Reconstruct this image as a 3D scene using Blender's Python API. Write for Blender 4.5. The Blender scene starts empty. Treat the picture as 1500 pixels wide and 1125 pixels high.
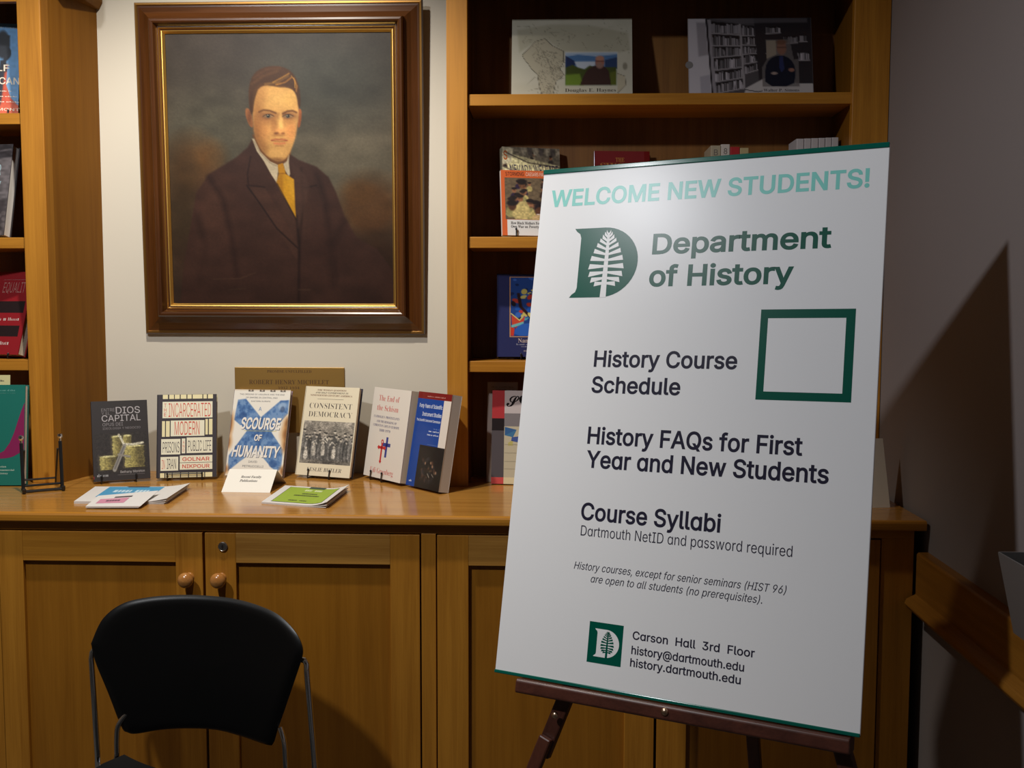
import bpy, bmesh, math, random
import numpy as np
from mathutils import Vector, Matrix
from mathutils.geometry import delaunay_2d_cdt
from math import sin, cos, radians as R, pi

SC = bpy.context.scene
COL = SC.collection

# ---------------------------------------------------------------- camera
cd = bpy.data.cameras.new('camera'); cam = bpy.data.objects.new('camera', cd); COL.objects.link(cam)
cd.sensor_width = 36.0; cd.lens = 1480.0 / 1500.0 * 36.0; cd.clip_start = .05; cd.clip_end = 50
yaw, pit, rol = R(2.2), R(-4.3), R(.12)
fw = Vector((-sin(yaw) * cos(pit), cos(yaw) * cos(pit), sin(pit)))
rt = Vector((cos(yaw), sin(yaw), 0)); up = rt.cross(fw)
rt, up = rt * cos(rol) + up * sin(rol), up * cos(rol) - rt * sin(rol)
M = Matrix((rt, up, -fw)).transposed().to_4x4(); M.translation = (0, 0, 1.345)
cam.matrix_world = M
SC.camera = cam

# ---------------------------------------------------------------- exposure, world, lamps
SC.view_settings.view_transform = 'Standard'; SC.view_settings.look = 'None'
SC.view_settings.exposure = 0.0; SC.view_settings.gamma = 1.0; SC.view_settings.use_curve_mapping = False
w = bpy.data.worlds.new('world'); SC.world = w; w.use_nodes = True
w.node_tree.nodes['Background'].inputs[0].default_value = (.9, .95, 1, 1)
w.node_tree.nodes['Background'].inputs[1].default_value = .02

def spot(name, loc, aim, watts, col, size, blend, rad):
    l = bpy.data.lights.new(name, 'SPOT'); l.energy = watts; l.color = col
    l.spot_size = R(size); l.spot_blend = blend; l.shadow_soft_size = rad
    o = bpy.data.objects.new(name, l); COL.objects.link(o); o.location = loc
    o.rotation_euler = (Vector(aim) - Vector(loc)).to_track_quat('-Z', 'Y').to_euler()
    return o
# recessed ceiling downlights: one washing the portrait wall, one further into the room
spot('downlight', (-.74, 1.78, 2.62), (-.92, 2.74, 0), 88, (1, .93, .82), 105, .7, .03)
spot('downlight', (-1.22, .62, 2.62), (-1.08, .72, 0), 96, (.95, .97, 1), 168, .4, .055)

# ---------------------------------------------------------------- colour helpers
def s2l(c):
    return c / 12.92 if c <= .04045 else ((c + .055) / 1.055) ** 2.4
def rgb(r, g, b):
    return (s2l(r / 255), s2l(g / 255), s2l(b / 255))
LUT = np.array([s2l(i / 1023) for i in range(1024)])
def lin(a):
    return LUT[np.clip(a / 255 * 1023, 0, 1023).astype(int)]

# ---------------------------------------------------------------- materials
def mat(name, color=(.5, .5, .5), rough=.5, metal=0, spec=.5, coat=0, build=None):
    m = bpy.data.materials.new(name); m.use_nodes = True
    nt = m.node_tree; b = nt.nodes['Principled BSDF']
    b.inputs['Base Color'].default_value = (*color, 1); b.inputs['Roughness'].default_value = rough
    b.inputs['Metallic'].default_value = metal; b.inputs['Specular IOR Level'].default_value = spec
    b.inputs['Coat Weight'].default_value = coat; b.inputs['Coat Roughness'].default_value = .08
    if build: build(nt, b)
    return m
def N(nt, t, **k):
    n = nt.nodes.new(t)
    for a, v in k.items(): setattr(n, a, v)
    return n
def wood(name, dark, light, axis, rough=.35, scale=1.0, coat=0.0, contrast=1.0, bump=.06, spec=.5):
    """grain runs along axis (0,1,2)"""
    def build(nt, b):
        L = nt.links
        tc = N(nt, 'ShaderNodeTexCoord'); mp = N(nt, 'ShaderNodeMapping')
        L.new(tc.outputs['Object'], mp.inputs['Vector'])
        sc = [38 * scale] * 3; sc[axis] = 1.6 * scale; mp.inputs['Scale'].default_value = sc
        n1 = N(nt, 'ShaderNodeTexNoise'); n1.inputs['Scale'].default_value = 1; n1.inputs['Detail'].default_value = 6
        n1.inputs['Roughness'].default_value = .62; n1.inputs['Distortion'].default_value = .5
        L.new(mp.outputs[0], n1.inputs['Vector'])
        mp2 = N(nt, 'ShaderNodeMapping'); L.new(tc.outputs['Object'], mp2.inputs['Vector'])
        sc2 = [420 * scale] * 3; sc2[axis] = 9 * scale; mp2.inputs['Scale'].default_value = sc2
        n2 = N(nt, 'ShaderNodeTexNoise'); n2.inputs['Scale'].default_value = 1; n2.inputs['Detail'].default_value = 2
        L.new(mp2.outputs[0], n2.inputs['Vector'])
        n3 = N(nt, 'ShaderNodeTexNoise'); n3.inputs['Scale'].default_value = 3.1; n3.inputs['Detail'].default_value = 1
        L.new(tc.outputs['Object'], n3.inputs['Vector'])
        mx = N(nt, 'ShaderNodeMath', operation='MULTIPLY_ADD'); mx.inputs[1].default_value = .35
        L.new(n2.outputs[0], mx.inputs[0]); L.new(n1.outputs[0], mx.inputs[2])
        m3 = N(nt, 'ShaderNodeMath', operation='MULTIPLY_ADD'); m3.inputs[1].default_value = .35
        L.new(n3.outputs[0], m3.inputs[0]); L.new(mx.outputs[0], m3.inputs[2])
        r = N(nt, 'ShaderNodeValToRGB'); r.color_ramp.elements[0].position = .85 - .22 * contrast
        r.color_ramp.elements[1].position = .85 + .22 * contrast
        r.color_ramp.elements[0].color = (*dark, 1); r.color_ramp.elements[1].color = (*light, 1)
        L.new(m3.outputs[0], r.inputs[0]); L.new(r.outputs[0], b.inputs['Base Color'])
        bp = N(nt, 'ShaderNodeBump'); bp.inputs['Strength'].default_value = bump; bp.inputs['Distance'].default_value = .002
        L.new(mx.outputs[0], bp.inputs['Height']); L.new(bp.outputs[0], b.inputs['Normal'])
    return mat(name, rough=rough, coat=coat, spec=spec, build=build)
def plaster(name, color, var=.04, rough=.8):
    def build(nt, b):
        L = nt.links
        tc = N(nt, 'ShaderNodeTexCoord'); n = N(nt, 'ShaderNodeTexNoise')
        n.inputs['Scale'].default_value = 2.3; n.inputs['Detail'].default_value = 5
        L.new(tc.outputs['Object'], n.inputs['Vector'])
        mx = N(nt, 'ShaderNodeMix', data_type='RGBA')
        mx.inputs[6].default_value = (*[c * (1 - var) for c in color], 1); mx.inputs[7].default_value = (*[min(1, c * (1 + var)) for c in color], 1)
        L.new(n.outputs[0], mx.inputs[0]); L.new(mx.outputs[2], b.inputs['Base Color'])
        n2 = N(nt, 'ShaderNodeTexNoise'); n2.inputs['Scale'].default_value = 300; L.new(tc.outputs['Object'], n2.inputs['Vector'])
        bp = N(nt, 'ShaderNodeBump'); bp.inputs['Strength'].default_value = .04; bp.inputs['Distance'].default_value = .001
        L.new(n2.outputs[0], bp.inputs['Height']); L.new(bp.outputs[0], b.inputs['Normal'])
    return mat(name, color, rough, build=build)
def printed(name, rough, coat=0, spec=.5, canvas=False):
    """paper, card or canvas that takes its printed colours from the mesh"""
    def build(nt, b):
        L = nt.links
        a = N(nt, 'ShaderNodeAttribute', attribute_name='Col'); L.new(a.outputs['Color'], b.inputs['Base Color'])
        tc = N(nt, 'ShaderNodeTexCoord'); n = N(nt, 'ShaderNodeTexNoise')
        n.inputs['Scale'].default_value = 900 if not canvas else 420; n.inputs['Detail'].default_value = 3
        L.new(tc.outputs['Object'], n.inputs['Vector'])
        bp = N(nt, 'ShaderNodeBump'); bp.inputs['Strength'].default_value = .12 if canvas else .03
        bp.inputs['Distance'].default_value = .0008
        L.new(n.outputs[0], bp.inputs['Height']); L.new(bp.outputs[0], b.inputs['Normal'])
    return mat(name, rough=rough, coat=coat, spec=spec, build=build)

OAK_D, OAK_L = (.29, .108, .009), (.48, .205, .022)
MT = dict(
    oak_v=wood('oak grain vertical', OAK_D, OAK_L, 2, .40, contrast=1.5, spec=.4),
    oak_h=wood('oak grain horizontal', OAK_D, OAK_L, 0, .38, contrast=1.5, spec=.4),
    oak_h2=wood('oak rail pale', (.33, .145, .024), (.50, .25, .05), 0, .38),
    oak_panel=wood('oak veneer panel', (.23, .084, .006), (.345, .138, .012), 2, .38, contrast=1.7, spec=.4),
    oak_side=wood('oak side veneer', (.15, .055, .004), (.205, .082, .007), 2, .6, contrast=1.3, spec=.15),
    oak_y=wood('oak grain into wall', OAK_D, OAK_L, 1, .4),
    oak_top=wood('oak worktop varnish', (.36, .155, .028), (.50, .24, .048), 0, .17, coat=.12, bump=.02),
    oak_back=wood('oak back board', (.17, .065, .010), (.25, .105, .019), 2, .5),
    oak_rail=wood('oak chair rail', (.20, .078, .008), (.31, .13, .016), 1, .4),
    knobwood=wood('turned knob wood', (.38, .15, .035), (.52, .24, .07), 1, .22, coat=.3),
    frame=wood('frame walnut', (.042, .013, .003), (.098, .032, .007), 0, .28, coat=.3),
    frame_v=wood('frame walnut upright', (.042, .013, .003), (.098, .032, .007), 2, .28, coat=.3),
    mahog=wood('easel mahogany', (.035, .010, .006), (.075, .022, .012), 2, .35),
    mahog_h=wood('easel mahogany ledge', (.040, .012, .008), (.085, .026, .016), 0, .33),
    bronze=mat('worn gilt bead', (.30, .15, .035), .4, .8),
    gilt=mat('gilt', (.85, .52, .13), .34, .9),
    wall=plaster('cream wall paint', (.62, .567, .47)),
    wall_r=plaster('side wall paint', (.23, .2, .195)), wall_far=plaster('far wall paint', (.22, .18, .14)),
    ceil=plaster('ceiling paint', (.55, .52, .48)),
    carpet=plaster('carpet', (.06, .055, .05), .3, .95),
    gap=mat('shadow gap', (.012, .006, .003), .9),
    brass=mat('brushed brass', (.46, .27, .075), .42, .75),
    chrome=mat('chrome', (.75, .75, .75), .12, 1),
    steel=mat('worn steel', (.55, .52, .48), .3, 1),
    wire=mat('black wire', (.008, .008, .009), .35),
    vinyl=mat('black vinyl', (.002, .002, .0022), .38),
    seat=mat('black seat shell', (.002, .002, .002), .7, spec=.15),
    bolt=mat('brass bolt', (.65, .45, .30), .3, 1),
    paper=mat('white paper', (.80, .79, .76), .65),
    pages=mat('book page edges', (.62, .52, .40), .8),
    pages_w=mat('white page edges', (.62, .58, .54), .8),
    foam=mat('white foam board', (.80, .80, .82), .4),
    trimg=mat('green edge trim', (.0, .105, .075), .12),
    prt=printed('matt print', .55), prg=printed('glossy print', .22, coat=.25),
    brd=printed('sign print', .28, coat=0, spec=.18), oil=printed('oil on canvas', .40, spec=.18, canvas=True),
    acrylic=mat('frosted holder', (.20, .19, .185), .3),
)

# ---------------------------------------------------------------- glyph outlines
# one row per glyph: code point, advance, then for each contour the point count and the point steps (1/500 em)
G_A = [
[97,195,48,80,-4,-17,1,-16,5,-13,9,-10,11,-7,15,-2,17,2,15,5,11,7,10,10,7,24,8,26,5,28,3,16,4,3,4,2,6,0,1,-1,11,-4,9,-5,8,-8,5,-10,3,-12,1,-13,-1,-10,-3,-16,-11,-9,-13,-30,9,9,15,10,12,13,9,14,6,16,3,15,1,22,-2,24,-10,10,-8,8,-12,6,-15,1,-19,0,-126,-30,0,0,26,-2,0,-10,-14,-18,-11,-13,-4,21,85,23,16,1,13,5,10,8,8,10,4,10,2,12,0,26,-8,-4,-14,-3,-16,-2,-12,-2,-21,-5,-9,-4,-6,-5,-5,-8,-1,-10,1,-9,4,-7,6,-6,8,-4],
[98,212,27,115,-4,-16,1,-13,5,-17,14,-10,13,-3,0,0,-29,-30,0,0,254,31,0,0,-94,2,0,10,13,17,13,12,5,17,1,22,-3,19,-9,17,-14,12,-20,8,-24,2,-28,-2,-28,-8,-24,-12,-19,-16,-15,-20,-9,24,110,23,16,3,14,7,10,11,8,14,5,17,1,20,-1,19,-5,17,-8,14,-10,11,-14,7,-16,2,-16,-2,-13,-7,-11,-11,-8,-14,-4,-17,-2,-19,2,-20,5,-17,7,-15,11,-11,13,-6],
[99,198,43,104,-4,-25,3,-21,9,-17,15,-13,20,-8,23,-3,28,3,28,8,24,13,19,17,15,21,9,25,3,26,-3,23,-11,17,-17,11,-23,-30,-7,-6,14,-10,10,-14,7,-17,3,-18,-3,-13,-7,-11,-11,-8,-15,-4,-17,-2,-18,2,-19,4,-16,8,-15,11,-11,13,-7,18,-3,17,3,14,7,11,11,6,15,29,-8,-4,-12,-6,-11,-18,-17,-23,-11],
[100,212,27,98,-4,-23,3,-19,9,-16,15,-13,19,-7,24,-3,28,3,28,7,24,13,20,16,14,19,9,23,3,16,-1,12,-5,18,-13,9,-13,2,0,0,94,31,0,0,-254,-30,0,0,29,-3,0,-10,-13,-17,-14,-12,-5,24,102,23,16,3,14,6,10,11,8,15,4,17,2,20,-2,19,-4,17,-8,14,-10,11,-14,7,-16,2,-16,-2,-14,-7,-10,-11,-8,-14,-4,-17,-2,-19,2,-20,4,-17,8,-14,11,-11,13,-7],
[101,202,54,106,-4,-26,3,-22,9,-17,15,-13,19,-8,24,-3,27,3,28,8,24,12,20,18,15,20,9,25,3,15,-1,15,-4,14,-7,13,-10,10,-13,9,-16,5,-20,2,-24,0,-12,-149,0,0,25,132,0,-14,-9,-2,18,-4,15,-8,13,-10,10,-13,6,-15,2,-16,-2,-14,-6,-11,-10,-8,-12,-4,-14,-2,-16,0,-16,2,-20,5,-16,9,-13,12,-9,14,-6,16,-2,21,3,16,10,10,17,29,-8,-5,-13,-9,-12,-12,-10,-15,-8,-16,-5],
[102,127,4,114,190,0,-26,-111,0,0,26,18,40,0,0,216,2,15,6,12,9,9,11,7,12,5,14,1,17,-2,10,-3,-7,-26,-7,2,-10,1,-12,-2,-8,-5,-5,-9,-1,-12,0,-209],
[103,213,48,103,-75,-19,1,-17,4,-14,7,-12,8,-9,10,-7,10,26,15,10,-13,16,-11,12,-4,14,-1,21,3,17,8,8,9,5,12,2,14,0,37,-3,0,-10,-13,-17,-13,-12,-4,-17,-2,-21,3,-20,8,-16,14,-12,18,-8,23,-3,28,3,27,7,24,13,19,16,14,20,9,22,3,16,-1,13,-5,17,-13,10,-14,3,0,0,31,29,0,0,-194,-3,-23,-8,-18,-13,-14,-17,-9,-20,-5,24,102,30,16,2,14,6,10,9,8,14,5,16,1,19,-1,19,-5,17,-8,14,-10,10,-13,7,-17,2,-16,-2,-13,-7,-11,-11,-8,-14,-4,-16,-2,-19,2,-18,4,-17,8,-13,11,-10,13,-6],
[104,205,29,57,113,0,-113,-31,0,0,254,31,0,0,-110,-6,0,11,22,14,15,18,8,20,3,18,-2,16,-6,13,-10,9,-14,7,-18,2,-22,0,-120,-31,0,0,118,-3,19,-9,15,-13,9,-18,4,-13,-2,-12,-4,-9,-8,-8,-10,-5,-12],
[105,83,4,26,0,0,190,31,0,0,-190,16,42,221,-8,2,-7,4,-5,7,-1,8,1,7,5,7,7,4,8,2,8,-2,7,-4,5,-7,1,-7,-1,-8,-5,-7,-7,-4],
[106,83,16,26,190,31,0,0,-205,-2,-16,-4,-14,-8,-11,-11,-9,-13,-5,-17,-1,-7,0,0,28,6,0,11,1,8,6,5,9,1,12,16,42,221,-8,2,-7,4,-5,7,-2,8,2,7,5,7,7,4,8,2,8,-2,7,-4,4,-7,2,-7,-2,-8,-4,-7,-7,-4],
[107,190,7,55,68,0,38,5,0,82,84,38,0,-88,-90,-3,0,4,26,0,0,254,31,0,0,-254,4,147,0,-73,93,22,21,90,-114],
[108,95,16,70,-1,-20,3,-13,8,-8,14,-3,18,0,212,31,0,0,-205,1,-11,2,-7,5,-4,8,-1,7,0,5,1,5,-26,-9,-1],
[109,305,55,26,0,0,190,30,0,0,-42,-2,0,5,14,7,11,9,9,11,6,12,4,12,1,19,-3,15,-10,10,-14,6,-19,-4,0,5,13,8,12,9,9,12,6,14,5,14,1,16,-2,15,-5,12,-9,9,-13,6,-16,2,-20,0,-128,-30,0,0,127,-3,18,-9,11,-12,7,-15,2,-12,-1,-10,-4,-8,-7,-6,-8,-4,-10,-1,-11,0,-124,-31,0,0,130,-3,14,-8,12,-11,7,-15,2,-11,-1,-10,-4,-9,-6,-7,-9,-5,-12,-1,-14,0,-119],
[110,205,29,57,113,0,-113,-31,0,0,190,30,0,0,-46,-5,0,11,22,14,15,18,8,20,3,18,-2,15,-6,13,-10,10,-14,6,-18,3,-22,0,-120,-31,0,0,118,-3,19,-9,15,-13,9,-18,4,-13,-2,-12,-4,-9,-8,-8,-10,-5,-12],
[111,208,24,104,-4,-25,3,-21,9,-17,15,-13,20,-8,23,-3,28,3,28,8,24,13,19,17,15,21,9,25,3,24,-3,21,-9,18,-15,13,-19,8,-24,3,-28,-3,-28,-8,-23,-13,-20,-18,-15,-21,-9,24,104,23,17,3,14,7,11,11,8,15,4,16,2,19,-2,18,-4,17,-8,15,-11,11,-14,7,-17,3,-18,-3,-13,-7,-11,-11,-8,-15,-4,-17,-2,-18,2,-19,4,-16,8,-15,11,-11,13,-7],
[112,212,27,26,-71,0,261,30,0,0,-30,3,0,10,13,17,13,12,5,17,1,22,-3,19,-9,17,-14,12,-20,8,-24,2,-28,-2,-28,-8,-24,-12,-19,-16,-15,-20,-9,-22,-3,-16,1,-13,5,-17,14,-10,13,-2,0,0,-100,24,110,23,16,3,14,7,10,11,8,14,5,17,1,20,-1,19,-5,17,-8,14,-10,11,-14,7,-16,2,-16,-2,-13,-7,-11,-11,-8,-14,-4,-17,-2,-19,2,-20,5,-17,7,-15,11,-11,13,-6],
[113,212,27,186,-71,-31,0,0,100,-2,0,-10,-13,-17,-14,-12,-5,-16,-1,-23,3,-19,9,-16,15,-13,19,-7,24,-3,28,3,28,7,24,13,20,16,14,19,9,23,3,16,-1,12,-5,18,-13,9,-13,3,0,0,30,30,0,24,102,23,16,3,14,6,10,11,8,15,4,17,2,20,-2,19,-4,17,-8,14,-10,11,-14,7,-16,2,-16,-2,-14,-7,-10,-11,-8,-14,-4,-17,-2,-19,2,-20,4,-17,8,-14,11,-11,13,-7],
[114,130,21,26,0,0,190,30,0,0,-30,2,0,7,13,11,11,14,6,17,2,8,0,7,0,0,-31,-7,1,-12,1,-12,-2,-11,-4,-10,-6,-7,-9,-5,-11,-1,-13,0,-118],
[115,182,60,91,-4,-19,1,-16,5,-14,7,-11,10,-8,13,-5,15,29,6,6,-13,9,-10,13,-5,16,-2,17,2,14,6,9,9,3,11,-2,9,-5,8,-9,6,-12,4,-31,7,-23,8,-16,11,-9,15,-4,18,3,15,7,14,10,11,15,8,16,5,20,2,18,-1,15,-5,13,-7,9,-9,8,-12,5,-13,-28,-6,-5,10,-8,9,-11,6,-16,2,-16,-2,-13,-6,-8,-8,-3,-11,2,-10,6,-7,10,-6,14,-5,29,-6,22,-8,16,-11,9,-15,4,-18,-3,-16,-7,-13,-11,-12,-15,-9,-18,-5],
[116,114,4,102,190,0,-26,-99,0,0,26,16,32,236,31,0,0,-187,1,-11,4,-7,7,-5,10,-1,8,1,8,1,6,-26,-11,-2,-12,-1,-22,3,-16,10,-10,15,-4,20],
[117,205,29,91,-3,-18,2,-16,6,-13,10,-9,14,-7,18,-2,22,0,121,31,0,0,-118,3,-20,8,-15,14,-9,18,-3,13,2,12,4,9,7,8,10,4,13,2,15,0,114,31,0,0,-190,-30,0,0,46,5,0,-11,-23,-14,-15,-18,-8],
[118,195,12,81,0,-72,190,33,0,41,-112,10,-35,10,-33,-11,0,9,33,11,35,40,112,34,0,-73,-190],
[119,284,30,69,0,-58,190,33,0,23,-83,10,-39,11,-47,-6,0,11,46,10,40,23,83,32,0,23,-83,10,-39,10,-47,-5,0,10,47,11,39,23,83,32,0,-57,-190,-31,0,-25,86,-7,26,-7,28,-7,29,7,0,-7,-29,-7,-28,-7,-26,-25,-86],
[120,189,24,10,0,76,109,0,-23,-72,104,36,0,24,-37,16,-26,14,-24,-16,0,13,24,16,26,24,37,35,0,-72,-106,0,23,75,-107,-36,0,-28,43,-15,25,-14,23,16,0,-13,-23,-15,-25,-28,-43],
[121,195,26,24,-69,7,26,5,-1,16,0,7,2,6,5,6,8,4,11,6,17,-72,191,33,0,41,-112,10,-35,10,-33,-11,0,9,33,11,35,41,112,33,0,-84,-219,-14,-25,-8,-8,-10,-6,-12,-3,-12,-2,-14,1],
[122,190,12,21,0,0,23,106,137,0,1,-103,0,0,29,142,0,0,-25,-103,-135,0,-2,106,0,0,-28],
[65,240,12,8,0,93,254,37,0,93,-254,-33,0,-54,151,-12,35,-16,53,7,0,-17,-54,-11,-34,-52,-151,4,55,71,0,28,130,0,0,-28],
[66,228,27,30,0,0,254,91,0,24,-2,19,-7,16,-10,10,-14,7,-16,2,-18,-1,-15,-5,-12,-6,-10,-9,-7,-21,-10,0,-2,13,-2,12,-6,10,-9,9,-12,6,-16,2,-18,-2,-18,-7,-17,-11,-13,-17,-11,-21,-7,-28,-2,13,62,29,60,0,26,2,17,9,10,13,3,15,-2,13,-5,11,-8,10,-10,7,-13,5,-16,1,-62,0,13,62,143,57,0,13,1,12,4,10,7,8,8,4,11,2,12,-3,16,-9,12,-15,9,-21,3,-58,0],
[67,255,51,134,-3,-31,4,-28,11,-23,20,-17,26,-11,32,-4,37,4,38,11,32,17,26,23,19,28,12,31,4,18,-2,18,-4,16,-7,15,-9,13,-12,10,-15,8,-16,4,-19,-32,0,-4,12,-5,11,-16,17,-21,10,-24,4,-23,-3,-19,-9,-17,-14,-13,-20,-8,-25,-2,-30,2,-30,9,-25,12,-19,17,-15,20,-9,22,-3,24,4,21,10,16,17,9,23,32,0,-4,-18,-8,-17,-10,-14,-13,-12,-14,-10,-17,-7,-17,-4],
[68,251,32,109,0,-61,0,0,29,59,0,29,2,23,9,18,15,12,20,8,24,3,29,-3,28,-7,24,-13,20,-17,14,-22,9,-28,3,-63,0,0,28,66,0,34,-3,29,-12,16,-11,14,-15,11,-17,10,-32,4,-36,-4,-37,-10,-32,-11,-17,-14,-15,-17,-12,-30,-11,4,62,254,0,-254,-32,0,0,254],
[69,209,12,30,0,0,254,156,0,0,-28,-124,0,0,-83,116,0,0,-29,-116,0,0,-85,126,0,0,-29],
[70,205,10,30,0,0,254,155,0,0,-28,-123,0,0,-87,111,0,0,-28,-111,0,0,-111],
[71,260,54,134,-3,-32,4,-27,12,-23,19,-17,26,-11,32,-4,37,4,38,11,32,17,26,22,19,28,12,30,4,20,-2,18,-4,17,-7,15,-10,12,-13,11,-14,7,-16,5,-18,-33,0,-10,23,-16,16,-20,11,-25,4,-22,-3,-19,-9,-17,-14,-13,-20,-8,-25,-2,-30,2,-30,9,-25,12,-19,17,-15,20,-9,22,-3,21,3,17,7,15,11,11,15,7,18,2,21,10,-1,-76,0,0,28,98,0,0,-28,-3,-29,-11,-26,-16,-20,-21,-16,-25,-9],
[72,258,12,30,0,0,254,32,0,0,-110,134,0,0,110,32,0,0,-254,-32,0,0,116,-134,0,0,-116],
[73,150,12,16,0,0,29,43,0,0,197,-43,0,0,28,119,0,0,-28,-44,0,0,-197,44,0,0,-29],
[74,198,26,93,-3,-22,2,-18,6,-15,11,-12,15,-7,19,-2,23,0,13,32,0,0,-13,3,-21,9,-15,14,-9,18,-3,17,3,14,9,9,15,3,21,0,181,32,0,0,-181,-2,-23,-7,-19,-12,-15,-15,-11,-19,-6],
[75,233,9,52,73,0,35,18,23,17,21,19,20,76,82,42,0,-108,-116,-2,0,7,30,0,0,254,32,0,0,-87,0,-55,0,-15,0,-97,4,186,0,-92,130,20,25,110,-155],
[76,196,6,30,0,0,254,32,0,0,-225,119,0,0,-29],
[77,314,40,30,0,0,254,46,0,63,-160,5,-15,6,-18,6,-19,5,-18,-7,0,5,17,6,20,6,18,5,15,62,160,46,0,0,-254,-32,0,0,145,0,18,1,21,0,23,0,22,3,0,-7,-24,-8,-24,-7,-20,-6,-16,-57,-145,-28,0,-58,145,-5,15,-8,21,-7,23,-9,25,3,0,1,-21,0,-22,1,-22,0,-19,0,-145],
[78,262,24,30,0,0,254,38,0,104,-163,9,-16,13,-22,13,-26,-5,0,-2,27,0,25,-1,18,0,157,33,0,0,-254,-39,0,-92,145,-12,20,-15,26,-20,35,6,1,1,-35,1,-28,0,-19,0,-145],
[79,267,24,133,-3,-30,4,-28,11,-23,20,-17,26,-11,32,-4,37,4,38,11,32,17,26,23,19,28,12,30,4,31,-4,28,-12,23,-19,17,-26,11,-32,4,-38,-4,-37,-11,-32,-17,-26,-23,-20,-28,-11,24,133,26,22,3,20,9,16,14,13,20,8,25,3,30,-3,30,-8,25,-13,20,-16,14,-20,9,-22,3,-21,-3,-20,-9,-17,-14,-12,-20,-9,-25,-2,-30,2,-30,9,-25,12,-20,17,-14,20,-9],
[80,222,32,30,0,0,254,88,0,26,-2,22,-8,17,-13,12,-16,7,-20,2,-21,-2,-22,-7,-19,-12,-17,-17,-12,-22,-8,-26,-3,-63,0,0,28,61,0,18,2,15,5,10,8,8,11,4,13,1,14,-1,14,-4,13,-8,10,-11,8,-14,5,-18,2,-54,0,0,-226],
[81,267,8,123,80,33,0,29,-38,7,-10,42,-56,-34,0,-27,37,-7,10,24,133,-3,-30,4,-28,11,-23,20,-17,26,-11,32,-4,37,4,38,11,32,17,26,23,19,28,12,30,4,31,-4,28,-12,23,-19,17,-26,11,-32,4,-38,-4,-37,-11,-32,-17,-26,-23,-20,-28,-11,24,133,26,22,3,20,9,16,14,13,20,8,25,3,30,-3,30,-8,25,-13,20,-16,14,-20,9,-22,3,-21,-3,-20,-9,-17,-14,-12,-20,-9,-25,-2,-30,2,-30,9,-25,12,-20,17,-14,20,-9],
[82,224,32,30,0,0,254,88,0,27,-2,22,-8,16,-12,12,-15,7,-19,3,-22,-3,-22,-7,-18,-12,-16,-17,-11,-21,-8,-27,-2,-70,0,0,29,69,0,18,1,14,4,11,8,7,9,4,12,2,14,-2,14,-4,12,-8,10,-10,8,-15,4,-18,2,-54,0,0,-226,4,177,0,-62,115,36,0,63,-115],
[83,223,71,112,-4,-26,2,-22,7,-18,10,-14,15,-9,18,-4,20,33,0,3,-13,7,-11,9,-9,12,-6,14,-3,15,-1,16,1,15,4,12,7,10,9,6,11,2,13,-2,11,-5,8,-8,7,-10,6,-26,9,-30,9,-28,10,-21,15,-9,11,-6,14,-2,16,3,20,8,18,14,14,18,11,21,7,24,2,23,-2,21,-7,17,-11,14,-14,8,-16,3,-19,-31,0,-6,17,-12,13,-17,8,-22,2,-15,-1,-13,-4,-11,-6,-9,-9,-5,-10,-1,-11,2,-12,5,-9,9,-7,11,-6,21,-7,26,-7,24,-8,23,-13,10,-9,8,-11,5,-14,2,-16,-3,-19,-8,-18,-13,-15,-18,-12,-23,-7],
[84,224,8,16,226,0,28,192,0,0,-28,-80,0,0,-226,-32,0,0,226],
[85,259,30,129,-4,-28,3,-24,9,-20,14,-15,18,-9,22,-3,25,0,167,32,0,0,-165,2,-17,6,-15,10,-13,14,-10,16,-6,19,-2,20,2,16,6,14,10,9,13,6,15,2,17,0,165,33,0,0,-167,-3,-25,-10,-22,-15,-18,-19,-14,-25,-9],
[86,240,12,102,0,-94,254,34,0,54,-151,12,-34,16,-54,-7,0,16,54,12,34,52,151,34,0,-92,-254],
[87,343,32,78,0,-70,254,33,0,41,-156,6,-25,5,-26,5,-27,-3,0,5,27,6,26,6,25,41,156,37,0,41,-156,6,-25,6,-26,6,-27,-5,0,5,27,6,26,6,25,41,156,33,0,-70,-254,-37,0,-44,161,-8,35,-8,41,7,0,-8,-40,-8,-36,-44,-161],
[88,237,28,9,0,100,142,0,-24,-94,136,37,0,37,-54,13,-19,10,-17,10,-18,-6,0,10,18,10,17,13,19,38,54,36,0,-94,-135,0,24,99,-143,-37,0,-45,65,-12,18,-9,15,-10,18,7,0,-9,-18,-10,-15,-12,-18,-45,-65],
[89,236,14,102,0,0,104,-94,150,38,0,50,-82,15,-26,14,-31,-13,0,14,31,14,26,51,82,37,0,-94,-150,0,-104],
[90,219,20,21,0,0,23,116,170,16,22,17,23,4,-11,-31,-1,-32,0,-91,0,0,28,178,0,0,-23,-114,-167,-17,-24,-18,-23,-4,10,31,1,31,1,93,0,0,-29],
[48,227,24,113,-3,-26,3,-22,12,-18,19,-13,26,-7,32,-3,38,3,38,8,32,13,26,17,19,22,12,26,4,26,-4,22,-12,18,-19,13,-26,8,-32,3,-38,-3,-38,-8,-32,-13,-26,-17,-19,-22,-12,24,113,25,18,3,14,9,12,15,8,20,5,25,2,30,-2,30,-5,25,-8,21,-12,15,-14,9,-18,3,-17,-3,-14,-9,-12,-15,-8,-21,-6,-25,-1,-30,1,-30,6,-25,8,-20,12,-15,14,-9],
[49,227,4,38,0,0,27,157,0,0,-27,8,138,254,0,-254,-32,0,0,224,-1,0,-62,-45,0,34,56,41],
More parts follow.
